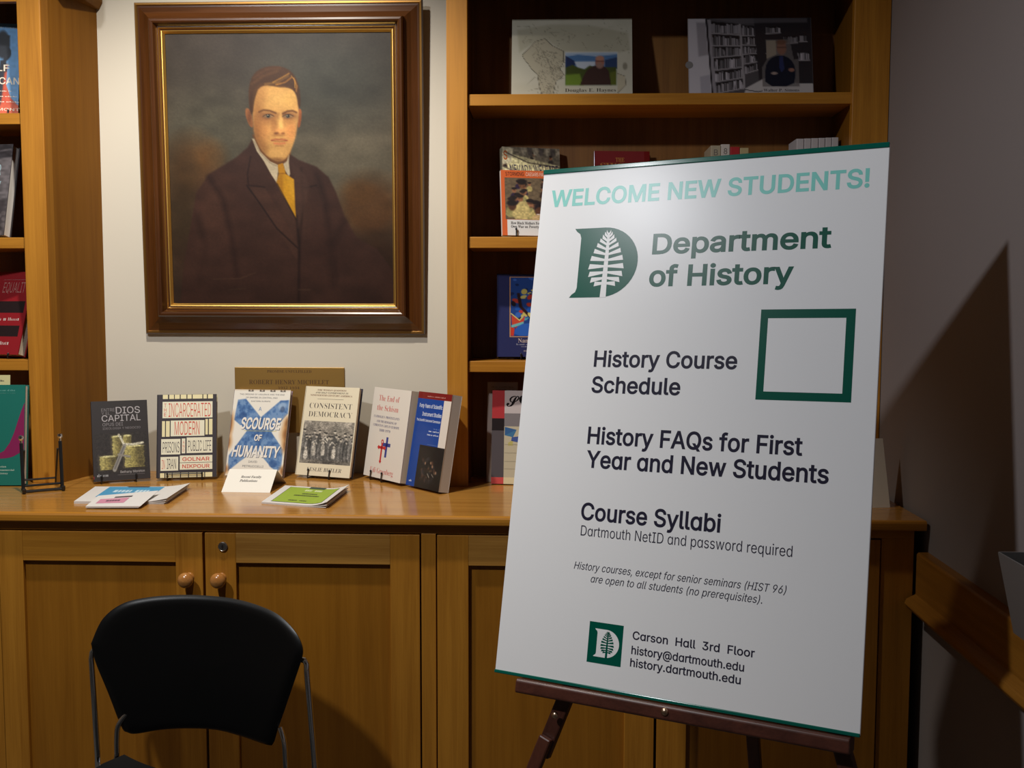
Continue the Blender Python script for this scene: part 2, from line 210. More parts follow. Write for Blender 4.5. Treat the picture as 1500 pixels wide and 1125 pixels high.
[50,227,41,32,0,0,24,85,90,24,27,14,22,4,11,1,12,-1,12,-5,11,-8,9,-9,6,-12,4,-13,2,-14,-2,-12,-4,-9,-8,-8,-9,-4,-12,-1,-14,-31,0,2,21,8,19,12,16,17,11,19,7,21,3,22,-3,19,-7,16,-11,12,-14,7,-18,3,-19,-2,-14,-4,-13,-6,-14,-11,-16,-35,-39,-57,-60,0,-2,119,0,0,-28],
[51,227,47,109,-3,-22,2,-21,6,-17,10,-14,14,-9,17,-4,20,33,0,2,-12,6,-10,9,-9,11,-5,12,-4,14,-1,15,1,14,4,11,7,8,9,6,12,2,14,-2,14,-5,12,-8,11,-13,8,-16,5,-20,2,-23,0,0,26,66,74,0,2,-109,0,0,28,151,0,0,-24,-80,-91,0,5,26,0,22,-6,18,-11,13,-16,9,-18,2,-21,-2,-21,-9,-18,-13,-15,-18,-12,-21,-7],
[52,227,8,20,53,0,26,103,175,32,0,-101,-171,0,-2,153,0,0,-28,6,141,0,0,61,0,12,0,86,30,0,0,-159],
[53,227,53,111,-3,-22,2,-19,7,-16,10,-13,14,-8,17,-3,18,31,0,3,-11,5,-10,8,-8,10,-6,11,-4,13,-1,14,2,13,5,11,9,8,11,5,14,2,15,-2,16,-5,14,-9,11,-11,9,-13,6,-15,1,-25,-4,-11,-5,-9,-6,-30,3,14,128,135,0,0,-28,-108,0,-8,-75,1,0,9,6,12,5,12,4,14,1,16,-2,16,-5,14,-7,11,-10,10,-13,7,-14,5,-17,1,-17,-2,-24,-9,-20,-13,-17,-17,-13,-20,-9],
[54,227,29,113,-3,-22,2,-20,8,-16,13,-13,17,-8,21,-2,23,2,19,6,19,11,23,18,28,57,84,35,0,-86,-123,-2,0,10,13,15,9,19,4,22,-2,19,-8,15,-11,12,-16,7,-19,2,-22,-2,-23,-8,-20,-13,-16,-16,-13,-20,-8,24,113,24,14,2,12,5,10,9,8,11,5,13,2,15,-2,15,-5,13,-8,11,-10,8,-12,5,-14,2,-14,-2,-12,-5,-10,-8,-8,-11,-5,-13,-2,-15,2,-15,5,-13,8,-11,10,-9,12,-5],
[55,227,8,48,0,114,224,0,2,-131,0,0,28,164,0,0,-30,-113,-224],
[56,227,46,113,-3,-24,2,-21,7,-18,11,-13,14,-8,17,-3,20,2,15,5,15,7,12,11,11,12,7,13,4,0,1,-17,8,-13,13,-8,17,-3,19,3,19,7,16,12,14,16,10,19,7,21,2,21,-2,19,-7,16,-10,12,-14,7,-16,3,-19,-3,-19,-8,-17,-13,-13,-17,-8,0,-1,14,-4,12,-7,10,-11,8,-12,5,-15,1,-15,-2,-20,-9,-17,-13,-14,-18,-11,-21,-7,24,113,25,16,1,13,4,11,7,8,9,6,11,1,12,-1,14,-6,11,-8,10,-12,7,-13,5,-15,2,-15,-2,-13,-5,-12,-7,-8,-10,-6,-11,-1,-14,1,-12,5,-11,9,-9,11,-7,13,-4,24,113,145,13,1,11,4,9,7,8,8,4,11,2,12,-2,12,-4,10,-7,8,-9,7,-12,4,-13,1,-13,-1,-11,-4,-10,-7,-7,-8,-4,-10,-2,-12,2,-12,4,-11,7,-8,10,-7,11,-4],
[57,227,29,113,258,22,-3,20,-8,16,-13,13,-17,8,-20,2,-24,-2,-18,-6,-20,-11,-23,-17,-28,-58,-84,-35,0,86,124,3,0,-10,-13,-16,-10,-19,-4,-22,3,-18,7,-16,12,-12,15,-7,20,-2,22,2,22,8,20,13,17,16,12,20,8,24,113,230,-14,-2,-12,-5,-10,-8,-8,-11,-5,-13,-1,-15,1,-15,5,-13,8,-11,10,-8,12,-6,14,-1,14,1,12,6,10,8,8,10,5,13,2,15,-2,15,-5,14,-7,11,-11,8,-12,5],
[46,94,16,48,-2,-9,1,-8,5,-5,8,-1,8,1,9,5,8,8,5,9,1,8,-1,8,-5,5,-8,2,-9,-2,-8,-5,-8,-8,-5],
[44,94,4,19,-60,15,96,34,0,-26,-96],
[33,98,4,34,80,-2,174,34,0,-2,-174,16,49,-2,-9,1,-7,5,-5,8,-2,8,2,9,5,8,7,5,9,1,9,-1,7,-5,5,-8,2,-9,-2,-8,-5,-8,-7,-5],
[40,137,19,45,103,1,29,4,30,7,30,9,29,10,26,12,23,30,0,-23,-56,-14,-57,-4,-28,-1,-26,4,-46,14,-49,24,-56,-30,0,-19,37,-13,38,-9,39],
[41,137,19,19,-48,24,57,14,49,4,45,-1,26,-4,28,-15,57,-22,56,29,0,12,-23,11,-26,9,-29,6,-30,5,-30,1,-29,-3,-38,-8,-38,-14,-38,-19,-37],
[64,338,100,178,-68,-36,3,-31,8,-27,13,-23,18,-18,22,-12,27,-8,31,-3,36,3,34,8,31,13,27,17,22,23,18,26,13,30,8,34,3,33,-3,29,-8,25,-14,20,-17,16,-21,11,-24,7,-25,3,-26,-2,-37,-4,-17,-5,-16,-7,-13,-11,-11,-13,-6,-18,-3,-20,3,-18,10,-6,7,-3,9,-1,0,-6,-10,-10,-9,-13,-7,-18,-2,-21,3,-17,9,-13,13,-10,17,-6,21,-2,22,3,22,6,19,11,17,15,12,17,8,19,3,15,-2,12,-4,10,-7,6,-6,2,0,0,14,27,0,0,-112,1,-10,4,-8,7,-6,10,-1,11,2,8,6,6,10,4,16,3,44,-2,21,-6,21,-9,20,-13,17,-16,14,-20,11,-24,7,-27,2,-28,-2,-25,-7,-21,-11,-18,-15,-14,-19,-11,-23,-6,-26,-2,-29,2,-30,6,-26,11,-23,14,-18,19,-15,22,-11,26,-6,30,-3,27,3,23,6,16,5,7,-24,-20,-7,-27,-5,24,165,32,15,2,11,5,9,8,6,12,4,15,1,18,-1,19,-4,13,-7,10,-9,7,-11,4,-14,1,-13,-2,-11,-5,-8,-9,-7,-11,-4,-12,-1,-15,1,-15,3,-14,6,-13,8,-9,12,-6],
[45,227,4,168,122,0,-28,-111,0,0,28],
[58,94,16,48,-2,-9,1,-8,5,-5,8,-1,8,1,9,5,8,8,5,9,1,8,-1,8,-5,5,-8,2,-9,-2,-8,-5,-8,-8,-5,16,48,135,-9,2,-8,5,-5,7,-1,9,1,9,5,7,8,5,9,2,8,-2,8,-5,5,-7,2,-9,-2,-9,-5,-7,-8,-5],
[39,103,4,39,159,-4,95,33,0,-4,-95],
[38,224,77,98,-3,-23,2,-20,7,-16,11,-12,14,-7,17,-3,19,2,15,5,13,8,11,10,11,28,22,38,29,10,8,9,11,4,15,-2,12,-6,9,-10,5,-12,2,-17,-3,-11,-11,-4,-8,-1,-9,5,-17,11,-18,18,-22,117,-142,-37,0,-96,116,-25,30,-17,26,-5,13,-1,14,2,16,5,14,10,12,12,8,15,6,18,2,18,-2,15,-6,12,-8,9,-11,6,-13,2,-15,-4,-21,-12,-19,-18,-16,-51,-37,-13,-11,-9,-11,-5,-10,-2,-11,2,-12,5,-10,7,-9,10,-6,11,-4,13,-2,15,2,15,5,13,7,12,11,9,13,8,15,5,17,1,19,30,0,-2,-22,-4,-18,-13,-26,-12,-15,-7,-8,-13,-11,-17,-9,-19,-5],
[593,212,27,97,-4,-22,3,-19,9,-16,15,-13,19,-7,24,-3,28,3,28,7,24,13,20,16,14,20,9,22,3,16,-1,13,-5,17,-13,9,-13,3,0,0,30,30,0,0,-190,-30,0,0,29,-3,0,-10,-13,-17,-14,-13,-5,24,102,23,16,3,14,6,10,11,8,15,5,17,1,20,-1,19,-5,17,-8,14,-10,11,-13,7,-17,2,-16,-2,-13,-7,-11,-11,-8,-14,-4,-17,-2,-19,2,-20,4,-17,8,-14,11,-11,13,-7],
[47,125,4,117,266,-81,-304,-29,0,82,304]]
G_B = [
[97,172,52,127,-5,-14,2,-9,8,-4,12,-16,-12,-17,-7,-19,-2,-16,2,-12,8,-7,11,-3,15,2,13,8,13,12,10,27,14,40,13,0,26,-1,12,-5,8,-8,5,-11,2,-12,-1,-8,-4,-2,-6,5,-9,4,-12,-1,-9,-5,-6,-7,-4,-9,-2,-10,2,-7,5,-4,7,-2,9,3,11,6,10,9,8,13,7,16,4,18,1,31,-3,20,-10,8,-10,5,-14,1,-17,0,-74,1,-11,5,-3,8,4,5,-7,-12,-11,-12,-6,9,76,17,11,3,12,12,0,53,-22,-9,-13,-15,-5,-19,2,-14,5,-8],
[98,180,28,21,-6,0,200,0,13,-3,7,-5,4,-9,2,0,8,65,0,0,-89,12,11,14,7,15,2,17,-2,15,-8,12,-11,9,-15,6,-19,2,-21,-2,-24,-8,-21,-11,-18,-15,-14,-18,-8,-21,-3,-15,2,-14,6,-15,11,-25,-20,17,91,7,11,2,8,6,6,10,5,22,2,33,-2,27,-5,18,-10,11,-14,4,-7,-1,-7,-4,-6,-6,-3,-8,0,-87,3,-15,7,-9],
[99,147,42,78,-5,-18,3,-17,7,-14,13,-10,16,-7,19,-2,22,2,23,8,20,12,17,16,13,19,9,20,3,22,-3,16,-8,10,-12,4,-14,-2,-9,-4,-6,-6,-5,-9,-1,-11,3,-7,7,-2,13,0,6,1,5,-2,7,-5,4,-7,1,-16,-6,-10,-18,-3,-30,3,-33,10,-23,9,-10,11,-7,13,-2,17,4,17,13,6,-6,-18,-19,-21,-12],
[100,185,33,70,-5,-17,3,-14,7,-12,12,-10,16,-5,19,-2,22,2,24,6,21,10,17,13,13,15,8,17,2,15,-2,12,-6,11,-11,0,60,-1,9,-4,6,-7,3,-11,2,0,8,72,0,0,-190,2,-18,5,-4,10,-2,0,-9,-30,-2,-36,-8,0,24,-10,-13,-14,-8,18,86,14,7,2,8,5,6,7,4,10,0,83,-2,8,-6,6,-7,4,-9,1,-9,-1,-8,-6,-5,-8,-5,-20,-1,-28,1,-28,5,-20,8,-11],
[101,150,31,77,-5,-18,3,-17,7,-13,13,-11,16,-6,21,-2,24,2,22,7,19,11,16,13,13,17,8,19,2,18,-2,15,-6,12,-11,10,-14,5,-18,2,-21,0,-4,-83,0,3,-27,8,-19,13,-12,18,-4,12,3,12,7,11,12,7,-7,-18,-23,-22,-13,10,58,96,43,0,0,11,-1,19,-3,13,-7,7,-9,2,-13,-5,-7,-15,-3,-26],
[102,107,45,7,0,0,8,13,3,5,6,1,20,0,101,-18,0,0,17,18,0,0,22,2,16,5,14,9,11,20,11,25,3,19,-2,14,-7,9,-11,3,-12,-2,-10,-4,-7,-6,-4,-8,-1,-8,1,-6,4,-4,5,-2,7,4,15,2,3,1,3,-2,4,-7,2,-9,-2,-4,-5,-3,-20,0,-40,28,0,0,-17,-28,0,0,-105,1,-13,4,-7,8,-4,13,-1,0,-8],
[103,164,57,73,-70,-29,2,-20,7,-13,11,-4,13,3,10,9,8,15,6,-12,8,-8,9,-2,11,2,12,7,10,12,9,18,9,-22,12,-13,17,-5,22,2,15,7,13,10,10,14,8,16,5,19,2,19,-2,19,-5,41,0,0,-18,-24,0,9,-15,3,-17,-2,-14,-6,-12,-9,-11,-12,-7,-15,-5,-16,-2,-8,1,-7,0,-8,-1,-7,-4,-4,-5,-2,-6,3,-7,6,-3,12,-1,17,0,23,-2,18,-3,14,-5,8,-9,5,-11,2,-13,-3,-15,-7,-13,-12,-10,-26,-11,16,79,62,10,3,6,8,4,13,1,19,-1,20,-4,13,-6,8,-10,2,-10,-2,-7,-8,-4,-13,-1,-20,1,-19,4,-13,7,-8,14,80,-58,29,3,17,8,6,14,-2,8,-5,4,-9,3,-14,1,-54,0,-8,-9,-3,-10,2,-9,8,-7,14,-4],
[104,190,44,9,0,0,8,8,1,5,4,3,6,1,9,0,171,-1,9,-2,7,-5,3,-9,2,0,8,65,0,0,-95,14,15,15,8,19,3,19,-3,13,-10,8,-17,3,-23,0,-78,1,-9,3,-6,5,-4,8,-1,0,-8,-81,0,0,8,2,0,8,2,5,7,2,11,0,80,-3,21,-5,5,-9,2,-14,-5,-13,-13,0,-90,3,-15,5,-4,8,-1,0,-8],
[105,99,16,50,181,-9,2,-9,5,-5,8,-2,10,2,10,5,8,9,6,9,2,10,-2,8,-6,6,-8,2,-10,-2,-10,-6,-8,-8,-5,17,9,0,0,8,9,2,5,3,2,6,1,9,0,98,-3,16,-4,3,-9,2,0,8,64,0,0,-127,3,-15,5,-3,8,-2,0,-8],
[106,105,16,53,182,-10,1,-8,6,-5,8,-2,10,2,10,5,8,8,6,10,1,10,-1,8,-6,6,-8,2,-10,-2,-10,-6,-8,-8,-5,35,18,-70,-12,1,-11,4,-10,5,-7,7,-4,9,-2,9,2,9,4,6,6,4,9,2,8,-2,6,-3,5,-6,1,-8,-4,-11,-4,-7,3,-6,7,-1,9,2,5,6,3,23,0,152,-1,11,-3,6,-6,4,-11,1,0,8,69,0,0,-166,-2,-18,-6,-15,-9,-11,-12,-9,-15,-5],
[107,179,42,9,0,0,8,8,2,6,3,2,6,1,9,0,171,-2,16,-5,3,-9,2,0,8,64,0,0,-144,39,40,7,8,2,7,-4,6,-14,2,-1,0,0,8,70,0,0,-8,-19,-5,-17,-12,-26,-26,62,-87,7,-7,8,-2,0,-8,-83,0,0,8,3,0,9,2,3,6,-4,9,-35,49,-7,-7,0,-39,3,-15,5,-3,8,-2,0,-8],
[108,100,17,9,0,0,8,9,2,5,3,2,6,1,9,0,171,-2,16,-5,3,-9,2,0,8,64,0,0,-200,3,-15,5,-3,8,-2,0,-8],
[109,277,63,9,0,0,8,8,1,5,4,3,6,1,9,0,99,-3,15,-5,4,-9,1,0,8,64,0,0,-23,14,15,15,9,17,3,19,-3,14,-10,8,-15,14,15,16,10,19,3,19,-3,13,-10,8,-17,3,-23,0,-78,3,-15,5,-4,8,-1,0,-8,-79,0,0,8,8,1,4,4,4,15,0,80,-3,21,-5,5,-8,2,-14,-5,-13,-12,0,-91,3,-15,5,-4,8,-1,0,-8,-78,0,0,8,8,1,4,4,4,15,0,80,-3,21,-5,5,-8,2,-15,-5,-12,-13,0,-90,3,-15,5,-3,8,-2,0,-8],
[110,190,43,9,0,0,8,8,1,5,4,3,6,1,9,0,99,-3,15,-5,4,-9,1,0,8,65,0,0,-21,13,14,16,8,19,3,19,-3,13,-10,8,-17,3,-23,0,-78,1,-9,3,-6,5,-4,8,-1,0,-8,-81,0,0,8,2,0,8,2,5,7,2,11,0,80,-3,21,-5,5,-9,2,-14,-5,-13,-13,0,-90,3,-15,5,-4,8,-1,0,-8],
[111,168,24,84,-5,-21,3,-18,8,-15,12,-11,17,-7,20,-3,22,3,22,7,20,11,17,15,13,18,8,21,2,21,-2,18,-8,15,-13,11,-16,7,-20,2,-23,-2,-23,-7,-20,-11,-16,-15,-13,-18,-7,16,84,6,12,3,8,10,5,22,1,36,-2,37,-4,21,-8,11,-12,3,-12,-3,-8,-11,-4,-21,-2,-37,2,-36,4,-22,8,-10],
[112,186,37,9,-70,0,8,11,3,5,9,1,18,0,154,-1,12,-2,8,-5,3,-8,2,0,8,62,0,0,-24,11,16,15,9,17,4,17,-3,14,-8,12,-12,9,-16,6,-19,2,-22,-2,-23,-6,-21,-9,-17,-12,-13,-15,-8,-18,-3,-15,2,-13,7,-11,12,0,-45,2,-20,3,-6,4,-4,16,-2,0,-9,16,98,14,13,4,9,12,5,20,1,27,-1,27,-4,20,-5,8,-7,5,-10,2,-9,-2,-9,-8,-7,-11,0,-84,6,-11,8,-7],
[113,182,33,87,-70,0,9,13,1,7,3,4,6,1,9,0,56,-12,-10,-14,-7,-15,-2,-17,3,-15,7,-12,12,-9,15,-6,19,-2,21,3,24,7,21,11,18,16,13,18,9,20,3,15,-3,15,-6,14,-10,25,19,6,0,0,-202,1,-9,2,-6,5,-3,9,-1,0,-9,18,89,15,8,1,7,4,5,6,3,8,0,87,-3,14,-7,9,-12,3,-11,-1,-8,-6,-6,-9,-5,-22,-2,-31,2,-28,5,-20,6,-8,8,-6],
[114,144,41,9,0,0,8,9,2,5,3,2,6,1,9,0,98,-1,10,-2,7,-5,3,-8,1,0,8,63,0,0,-29,9,14,12,11,11,6,12,2,12,-2,9,-5,5,-8,2,-11,-2,-9,-4,-7,-7,-4,-8,-2,-8,1,-5,3,-8,10,-4,4,-5,1,-7,-2,-6,-7,-5,-11,-1,-14,0,-68,1,-10,3,-5,8,-3,12,-2,0,-8],
[115,144,56,76,-5,-15,2,-18,6,-6,1,-7,-2,-4,-6,-8,0,0,57,9,0,6,-19,10,-15,13,-9,14,-3,11,2,8,4,5,7,2,9,-4,13,-14,10,-25,13,-15,9,-11,11,-6,12,-3,13,4,20,10,15,17,11,22,4,12,-2,16,-4,4,-1,3,-1,5,2,4,6,7,0,0,-49,-8,0,-7,16,-9,12,-11,7,-12,2,-10,-1,-7,-4,-4,-6,-2,-7,2,-8,4,-6,15,-10,23,-11,15,-9,10,-10,6,-13,2,-16,-4,-21,-11,-17,-17,-11],
[116,114,24,62,-5,-18,3,-11,7,-7,13,-2,18,0,103,-14,0,0,11,34,35,20,27,8,0,0,-57,32,0,0,-16,-32,0,0,-98,3,-16,3,-4,6,-1,11,4,8,13,8,-4,-12,-21,-17,-13],
[117,187,37,65,-5,-19,3,-13,11,-8,16,-2,23,0,76,-3,17,-5,4,-9,2,0,8,65,0,0,-118,1,-8,3,-6,6,-4,7,-1,15,4,11,11,0,91,-1,11,-3,7,-5,4,-10,1,0,8,67,0,0,-120,1,-10,3,-6,5,-3,9,-1,0,-9,-30,-2,-36,-9,0,25,-9,-10,-12,-8,-13,-5],
[118,153,25,71,-5,-52,129,-8,17,-5,4,-7,2,0,8,83,0,0,-8,-4,0,-10,-2,-4,-7,1,-4,27,-73,26,65,3,10,-3,6,-6,4,-10,1,0,8,50,0,0,-8,-8,-3,-5,-5,-9,-17,-50,-127],
[119,217,38,61,-5,-53,137,-5,10,-8,5,0,8,74,0,0,-8,-9,-2,-3,-7,1,-5,2,-7,23,-63,22,55,-5,15,-5,11,-11,3,0,8,78,0,0,-8,-11,-3,-3,-6,0,-4,1,-3,19,-60,23,57,2,10,-3,6,-12,3,0,8,45,0,0,-8,-6,-1,-5,-4,-6,-13,-54,-134,-8,0,-33,103,-41,-103],
[120,160,42,2,0,0,7,15,8,14,13,30,40,-40,64,-9,10,-10,5,0,8,82,0,0,-8,-10,-2,-4,-5,5,-10,17,-27,20,25,5,11,-1,4,-3,2,-13,2,0,8,55,0,0,-7,-14,-7,-14,-14,-28,-35,47,-74,5,-7,9,-3,0,-8,-82,0,0,8,11,2,4,5,-6,15,-18,27,-20,-26,-7,-14,4,-7,11,-3,2,0,0,-7],
[121,150,51,26,-70,-11,2,-10,6,-6,9,-2,11,1,8,4,7,7,6,9,1,8,-1,6,-4,4,-5,1,-8,0,-3,0,-3,1,-4,5,-1,6,3,8,9,8,15,5,20,-52,127,-6,13,-4,6,-10,3,0,8,83,0,0,-8,-13,-2,-3,-3,-1,-5,1,-4,1,-5,27,-69,22,62,3,9,1,7,-1,5,-3,3,-14,2,0,8,49,0,0,-8,-7,-2,-4,-5,-9,-19,-49,-133,-16,-36,-9,-11,-8,-6,-10,-4],
[122,146,20,6,0,0,7,78,137,-20,0,-16,-2,-12,-6,-8,-11,-6,-17,-9,0,3,47,121,0,0,-10,-74,-133,13,0,21,3,14,7,11,13,8,19,8,0,-4,-54],
[65,218,29,-4,0,0,9,9,2,7,4,6,9,7,13,78,196,9,0,80,-190,14,-26,6,-6,10,-2,0,-9,-107,0,0,9,15,2,9,4,3,8,-6,18,-10,25,-74,0,-13,-31,-1,-6,-1,-5,3,-8,8,-5,14,-2,2,0,0,-9,3,57,80,64,0,-33,80],
[66,221,31,8,0,0,9,14,2,9,5,5,10,1,15,0,143,-2,22,-4,6,-5,4,-18,3,0,9,102,0,39,-4,27,-9,17,-17,5,-23,-3,-18,-11,-15,-17,-11,-24,-7,29,-9,21,-12,12,-17,4,-20,-2,-19,-8,-17,-13,-13,-18,-9,-23,-6,-26,-2,13,91,126,3,0,23,2,15,8,8,14,2,23,-2,19,-5,14,-11,8,-16,3,-9,-1,-5,-4,-3,-17,14,111,12,18,3,13,10,6,16,2,23,-3,24,-8,16,-16,9,-24,3,-8,0,0,-83,1,-10,3,-6,6,-4],
[67,234,41,128,-5,-31,3,-28,12,-24,18,-17,24,-11,29,-4,33,4,33,11,28,18,24,23,18,29,12,32,4,25,-3,29,-10,10,-2,10,3,6,12,8,0,0,-79,-8,0,-14,28,-18,21,-14,11,-15,6,-16,2,-27,-7,-19,-20,-11,-34,-4,-48,4,-44,13,-32,21,-19,29,-6,20,2,20,8,19,13,16,18,10,-9,-26,-27,-32,-17],
[68,248,24,10,0,0,9,13,2,8,4,5,8,1,14,0,150,-2,16,-5,10,-9,5,-14,1,0,9,104,0,37,-4,30,-9,25,-17,17,-22,11,-28,3,-34,-5,-41,-14,-32,-24,-23,-34,-13,-43,-5,19,111,12,20,3,16,8,13,14,8,20,6,26,1,32,-4,44,-12,32,-20,19,-28,7,-10,-2,-6,-3,-3,-8,-1,-12,0,-156,1,-12,3,-7,6,-4],
[69,221,53,7,0,0,8,15,2,9,5,5,9,2,15,0,145,-2,18,-5,11,-9,5,-14,1,0,9,191,0,0,-68,-7,0,-4,19,-8,14,-10,10,-22,9,-32,3,-16,-1,-4,-2,-3,-4,-2,-14,0,-71,6,0,19,3,14,8,8,16,6,23,8,0,0,-114,-8,0,-3,18,-4,14,-7,9,-10,7,-12,3,-15,1,-2,0,0,-77,2,-11,3,-6,7,-2,12,-1,23,1,19,4,15,8,13,10,11,15,10,20,9,0,-14,-72],
[70,202,44,8,0,0,9,14,2,9,6,5,9,1,16,0,145,-1,15,-5,10,-9,5,-15,2,0,9,190,0,0,-68,-8,0,-5,18,-6,15,-10,10,-13,7,-18,4,-22,2,-15,-1,-7,-4,-2,-12,0,-75,4,0,19,2,14,9,9,15,5,23,9,0,0,-114,-9,0,-5,25,-9,16,-14,9,-20,3,-3,0,0,-72,3,-19,4,-6,7,-3,23,-3,0,-9],
[71,254,56,134,-5,-34,4,-29,11,-24,18,-18,23,-11,30,-4,34,4,32,11,29,17,24,24,18,27,11,32,4,27,-3,29,-10,9,-2,9,3,7,12,9,0,0,-79,-9,0,-8,19,-11,16,-12,14,-14,10,-16,6,-15,3,-27,-7,-19,-20,-11,-34,-4,-47,2,-32,5,-27,10,-21,13,-15,16,-10,19,-3,16,2,10,6,5,9,2,13,0,28,-1,13,-5,8,-11,4,-16,2,0,8,112,0,0,-8,-14,-2,-8,-4,-4,-8,-1,-13,0,-50,-29,-10,-30,-7],
[72,262,52,8,0,0,9,14,2,9,5,5,9,1,15,0,149,-1,14,-5,9,-9,5,-14,2,0,9,113,0,0,-9,-19,-3,-5,-3,-4,-5,-2,-19,0,-64,80,0,0,64,-2,19,-3,5,-6,3,-19,3,0,9,113,0,0,-9,-15,-2,-9,-5,-4,-9,-1,-14,0,-149,1,-14,5,-10,8,-5,15,-2,0,-9,-113,0,0,9,14,2,10,4,4,9,2,16,0,70,-80,0,0,-70,2,-15,4,-9,9,-5,15,-2,0,-9],
[73,130,24,7,0,0,9,14,2,10,5,5,8,2,14,0,155,-2,13,-4,8,-10,4,-15,1,0,9,115,0,0,-9,-15,-1,-9,-4,-5,-8,-2,-13,0,-154,3,-17,3,-5,6,-4,20,-4,0,-9],
[74,165,39,54,-33,-15,2,-13,4,-12,7,-8,9,-6,11,-2,11,2,11,5,8,8,6,9,1,10,-1,8,-5,5,-8,1,-9,-4,-15,-4,-9,4,-8,10,-2,11,2,6,6,4,9,1,14,0,172,-3,21,-4,7,-6,4,-21,4,0,9,117,0,0,-9,-19,-4,-5,-4,-3,-6,-2,-22,0,-139,-5,-33,-14,-24,-23,-15],
[75,255,53,8,0,0,9,15,2,9,5,4,9,2,15,0,149,-2,14,-5,9,-8,5,-15,2,0,9,113,0,0,-9,-19,-3,-5,-3,-3,-5,-3,-19,0,-72,70,70,10,12,3,10,-3,6,-10,3,-16,1,0,9,98,0,0,-9,-5,0,-20,-4,-22,-13,-24,-22,-37,-38,97,-119,11,-11,17,-3,0,-9,-120,0,0,9,13,0,8,1,4,3,2,4,-2,7,-7,9,-58,74,-9,-8,0,-59,2,-15,4,-9,9,-5,15,-2,0,-9],
[76,213,31,8,0,0,9,14,2,9,5,5,9,1,15,0,149,-1,15,-5,8,-9,5,-14,2,0,9,117,0,0,-9,-21,-2,-6,-3,-4,-6,-3,-19,0,-148,2,-17,2,-5,5,-3,17,-2,22,1,18,5,15,8,13,12,10,16,9,21,10,0,-13,-77],
[77,317,43,7,0,0,9,14,2,10,5,5,9,2,15,0,151,-3,17,-3,5,-6,3,-19,3,0,9,85,0,66,-157,67,157,84,0,0,-9,-14,-2,-9,-5,-4,-9,-2,-14,0,-146,2,-22,4,-6,5,-3,17,-3,0,-9,-110,0,0,9,18,3,6,4,3,6,2,20,0,157,-83,-199,-9,0,-82,194,0,-154,1,-16,6,-9,10,-5,15,-1,0,-9],
[78,247,33,201,-5,-148,180,0,-136,2,-15,4,-9,9,-4,15,-2,0,-9,-74,0,0,9,18,3,5,3,4,6,2,18,0,155,-20,23,-9,2,0,9,69,0,117,-144,0,105,-2,18,-3,5,-6,4,-18,3,0,9,74,0,0,-9,-15,-2,-8,-5,-5,-9,-1,-15,0,-193],
[79,263,32,130,-5,-24,2,-22,7,-20,11,-17,14,-14,17,-11,21,-6,22,-2,25,2,24,6,23,11,20,14,18,18,14,20,11,23,7,25,2,24,-2,22,-7,19,-11,18,-14,14,-17,10,-20,7,-23,2,-25,-2,-25,-7,-22,-10,-21,-15,-17,-17,-14,-21,-11,-22,-7,20,132,6,25,7,18,20,11,34,4,47,-2,32,-5,27,-9,21,-12,15,-15,10,-17,3,-25,-7,-18,-20,-11,-34,-3,-47,1,-33,6,-26,9,-21,12,-16,14,-9],
[80,209,32,8,0,0,9,14,2,9,5,5,9,1,15,0,149,-1,14,-5,9,-9,5,-14,2,0,9,99,0,37,-2,24,-6,15,-9,12,-12,7,-15,2,-18,-2,-18,-7,-15,-12,-13,-16,-10,-21,-5,-25,-2,-30,0,0,-63,2,-15,4,-9,9,-5,15,-2,0,-9,14,91,115,10,0,21,3,14,8,8,16,2,23,-2,22,-6,16,-12,9,-18,4,-8,-1,-5,-3,-3,-5,-1,-8],
[81,263,39,189,-58,-32,4,-26,11,-21,18,-17,25,-23,10,-19,15,-16,18,-12,21,-7,24,-2,26,2,24,6,23,11,20,14,18,18,14,20,11,23,7,25,2,24,-2,22,-7,19,-11,18,-14,14,-17,10,-20,7,-23,2,-25,-2,-26,-8,-24,-12,-21,-17,-18,-20,-15,-25,-10,15,-22,19,-14,23,-4,24,3,1,-9,-29,-9,20,133,6,25,7,18,20,10,34,4,47,-2,32,-5,27,-9,21,-12,15,-15,10,-17,3,-25,-7,-18,-20,-11,-34,-3,-47,1,-33,6,-26,9,-21,12,-16,15,-9],
[82,236,37,8,0,0,9,14,2,9,5,5,9,1,15,0,149,-1,14,-5,9,-9,5,-14,2,0,9,100,0,31,-2,25,-5,20,-8,13,-12,9,-15,3,-19,-6,-24,-17,-19,-29,-12,59,-87,10,-12,6,-3,7,-1,1,0,0,-9,-71,0,-68,106,-10,0,0,-66,2,-15,4,-9,9,-5,15,-2,0,-9,14,91,117,11,0,22,3,16,9,9,16,3,23,-3,21,-7,15,-13,9,-17,3,-11,-2,-6,-3,-3,-7,-1,-11],
[83,195,68,21,-5,0,84,10,0,10,-32,15,-22,12,-10,14,-6,16,-2,17,3,13,8,9,12,2,15,-3,13,-9,12,-15,10,-31,15,-25,15,-18,16,-10,18,-3,22,2,19,7,16,10,14,14,10,16,6,18,2,23,-2,26,-7,5,-1,4,-1,7,3,3,8,10,0,0,-73,-9,0,-6,17,-8,15,-11,13,-12,9,-13,6,-14,2,-15,-2,-12,-7,-8,-10,-2,-13,2,-12,7,-10,10,-8,15,-9,33,-15,18,-9,14,-10,10,-11,6,-12,3,-13,2,-15,-3,-20,-8,-17,-12,-14,-17,-11,-20,-7,-24,-2,-17,1,-16,4,-14,5,-7,1,-7,-2,-4,-9],
[84,212,28,46,0,0,9,15,1,10,5,5,10,2,15,0,177,-3,0,-24,-4,-18,-11,-13,-19,-6,-24,-9,0,0,69,200,0,0,-70,-8,0,-6,26,-13,18,-18,11,-26,4,-2,0,0,-177,1,-15,5,-10,10,-5,16,-1,0,-9],
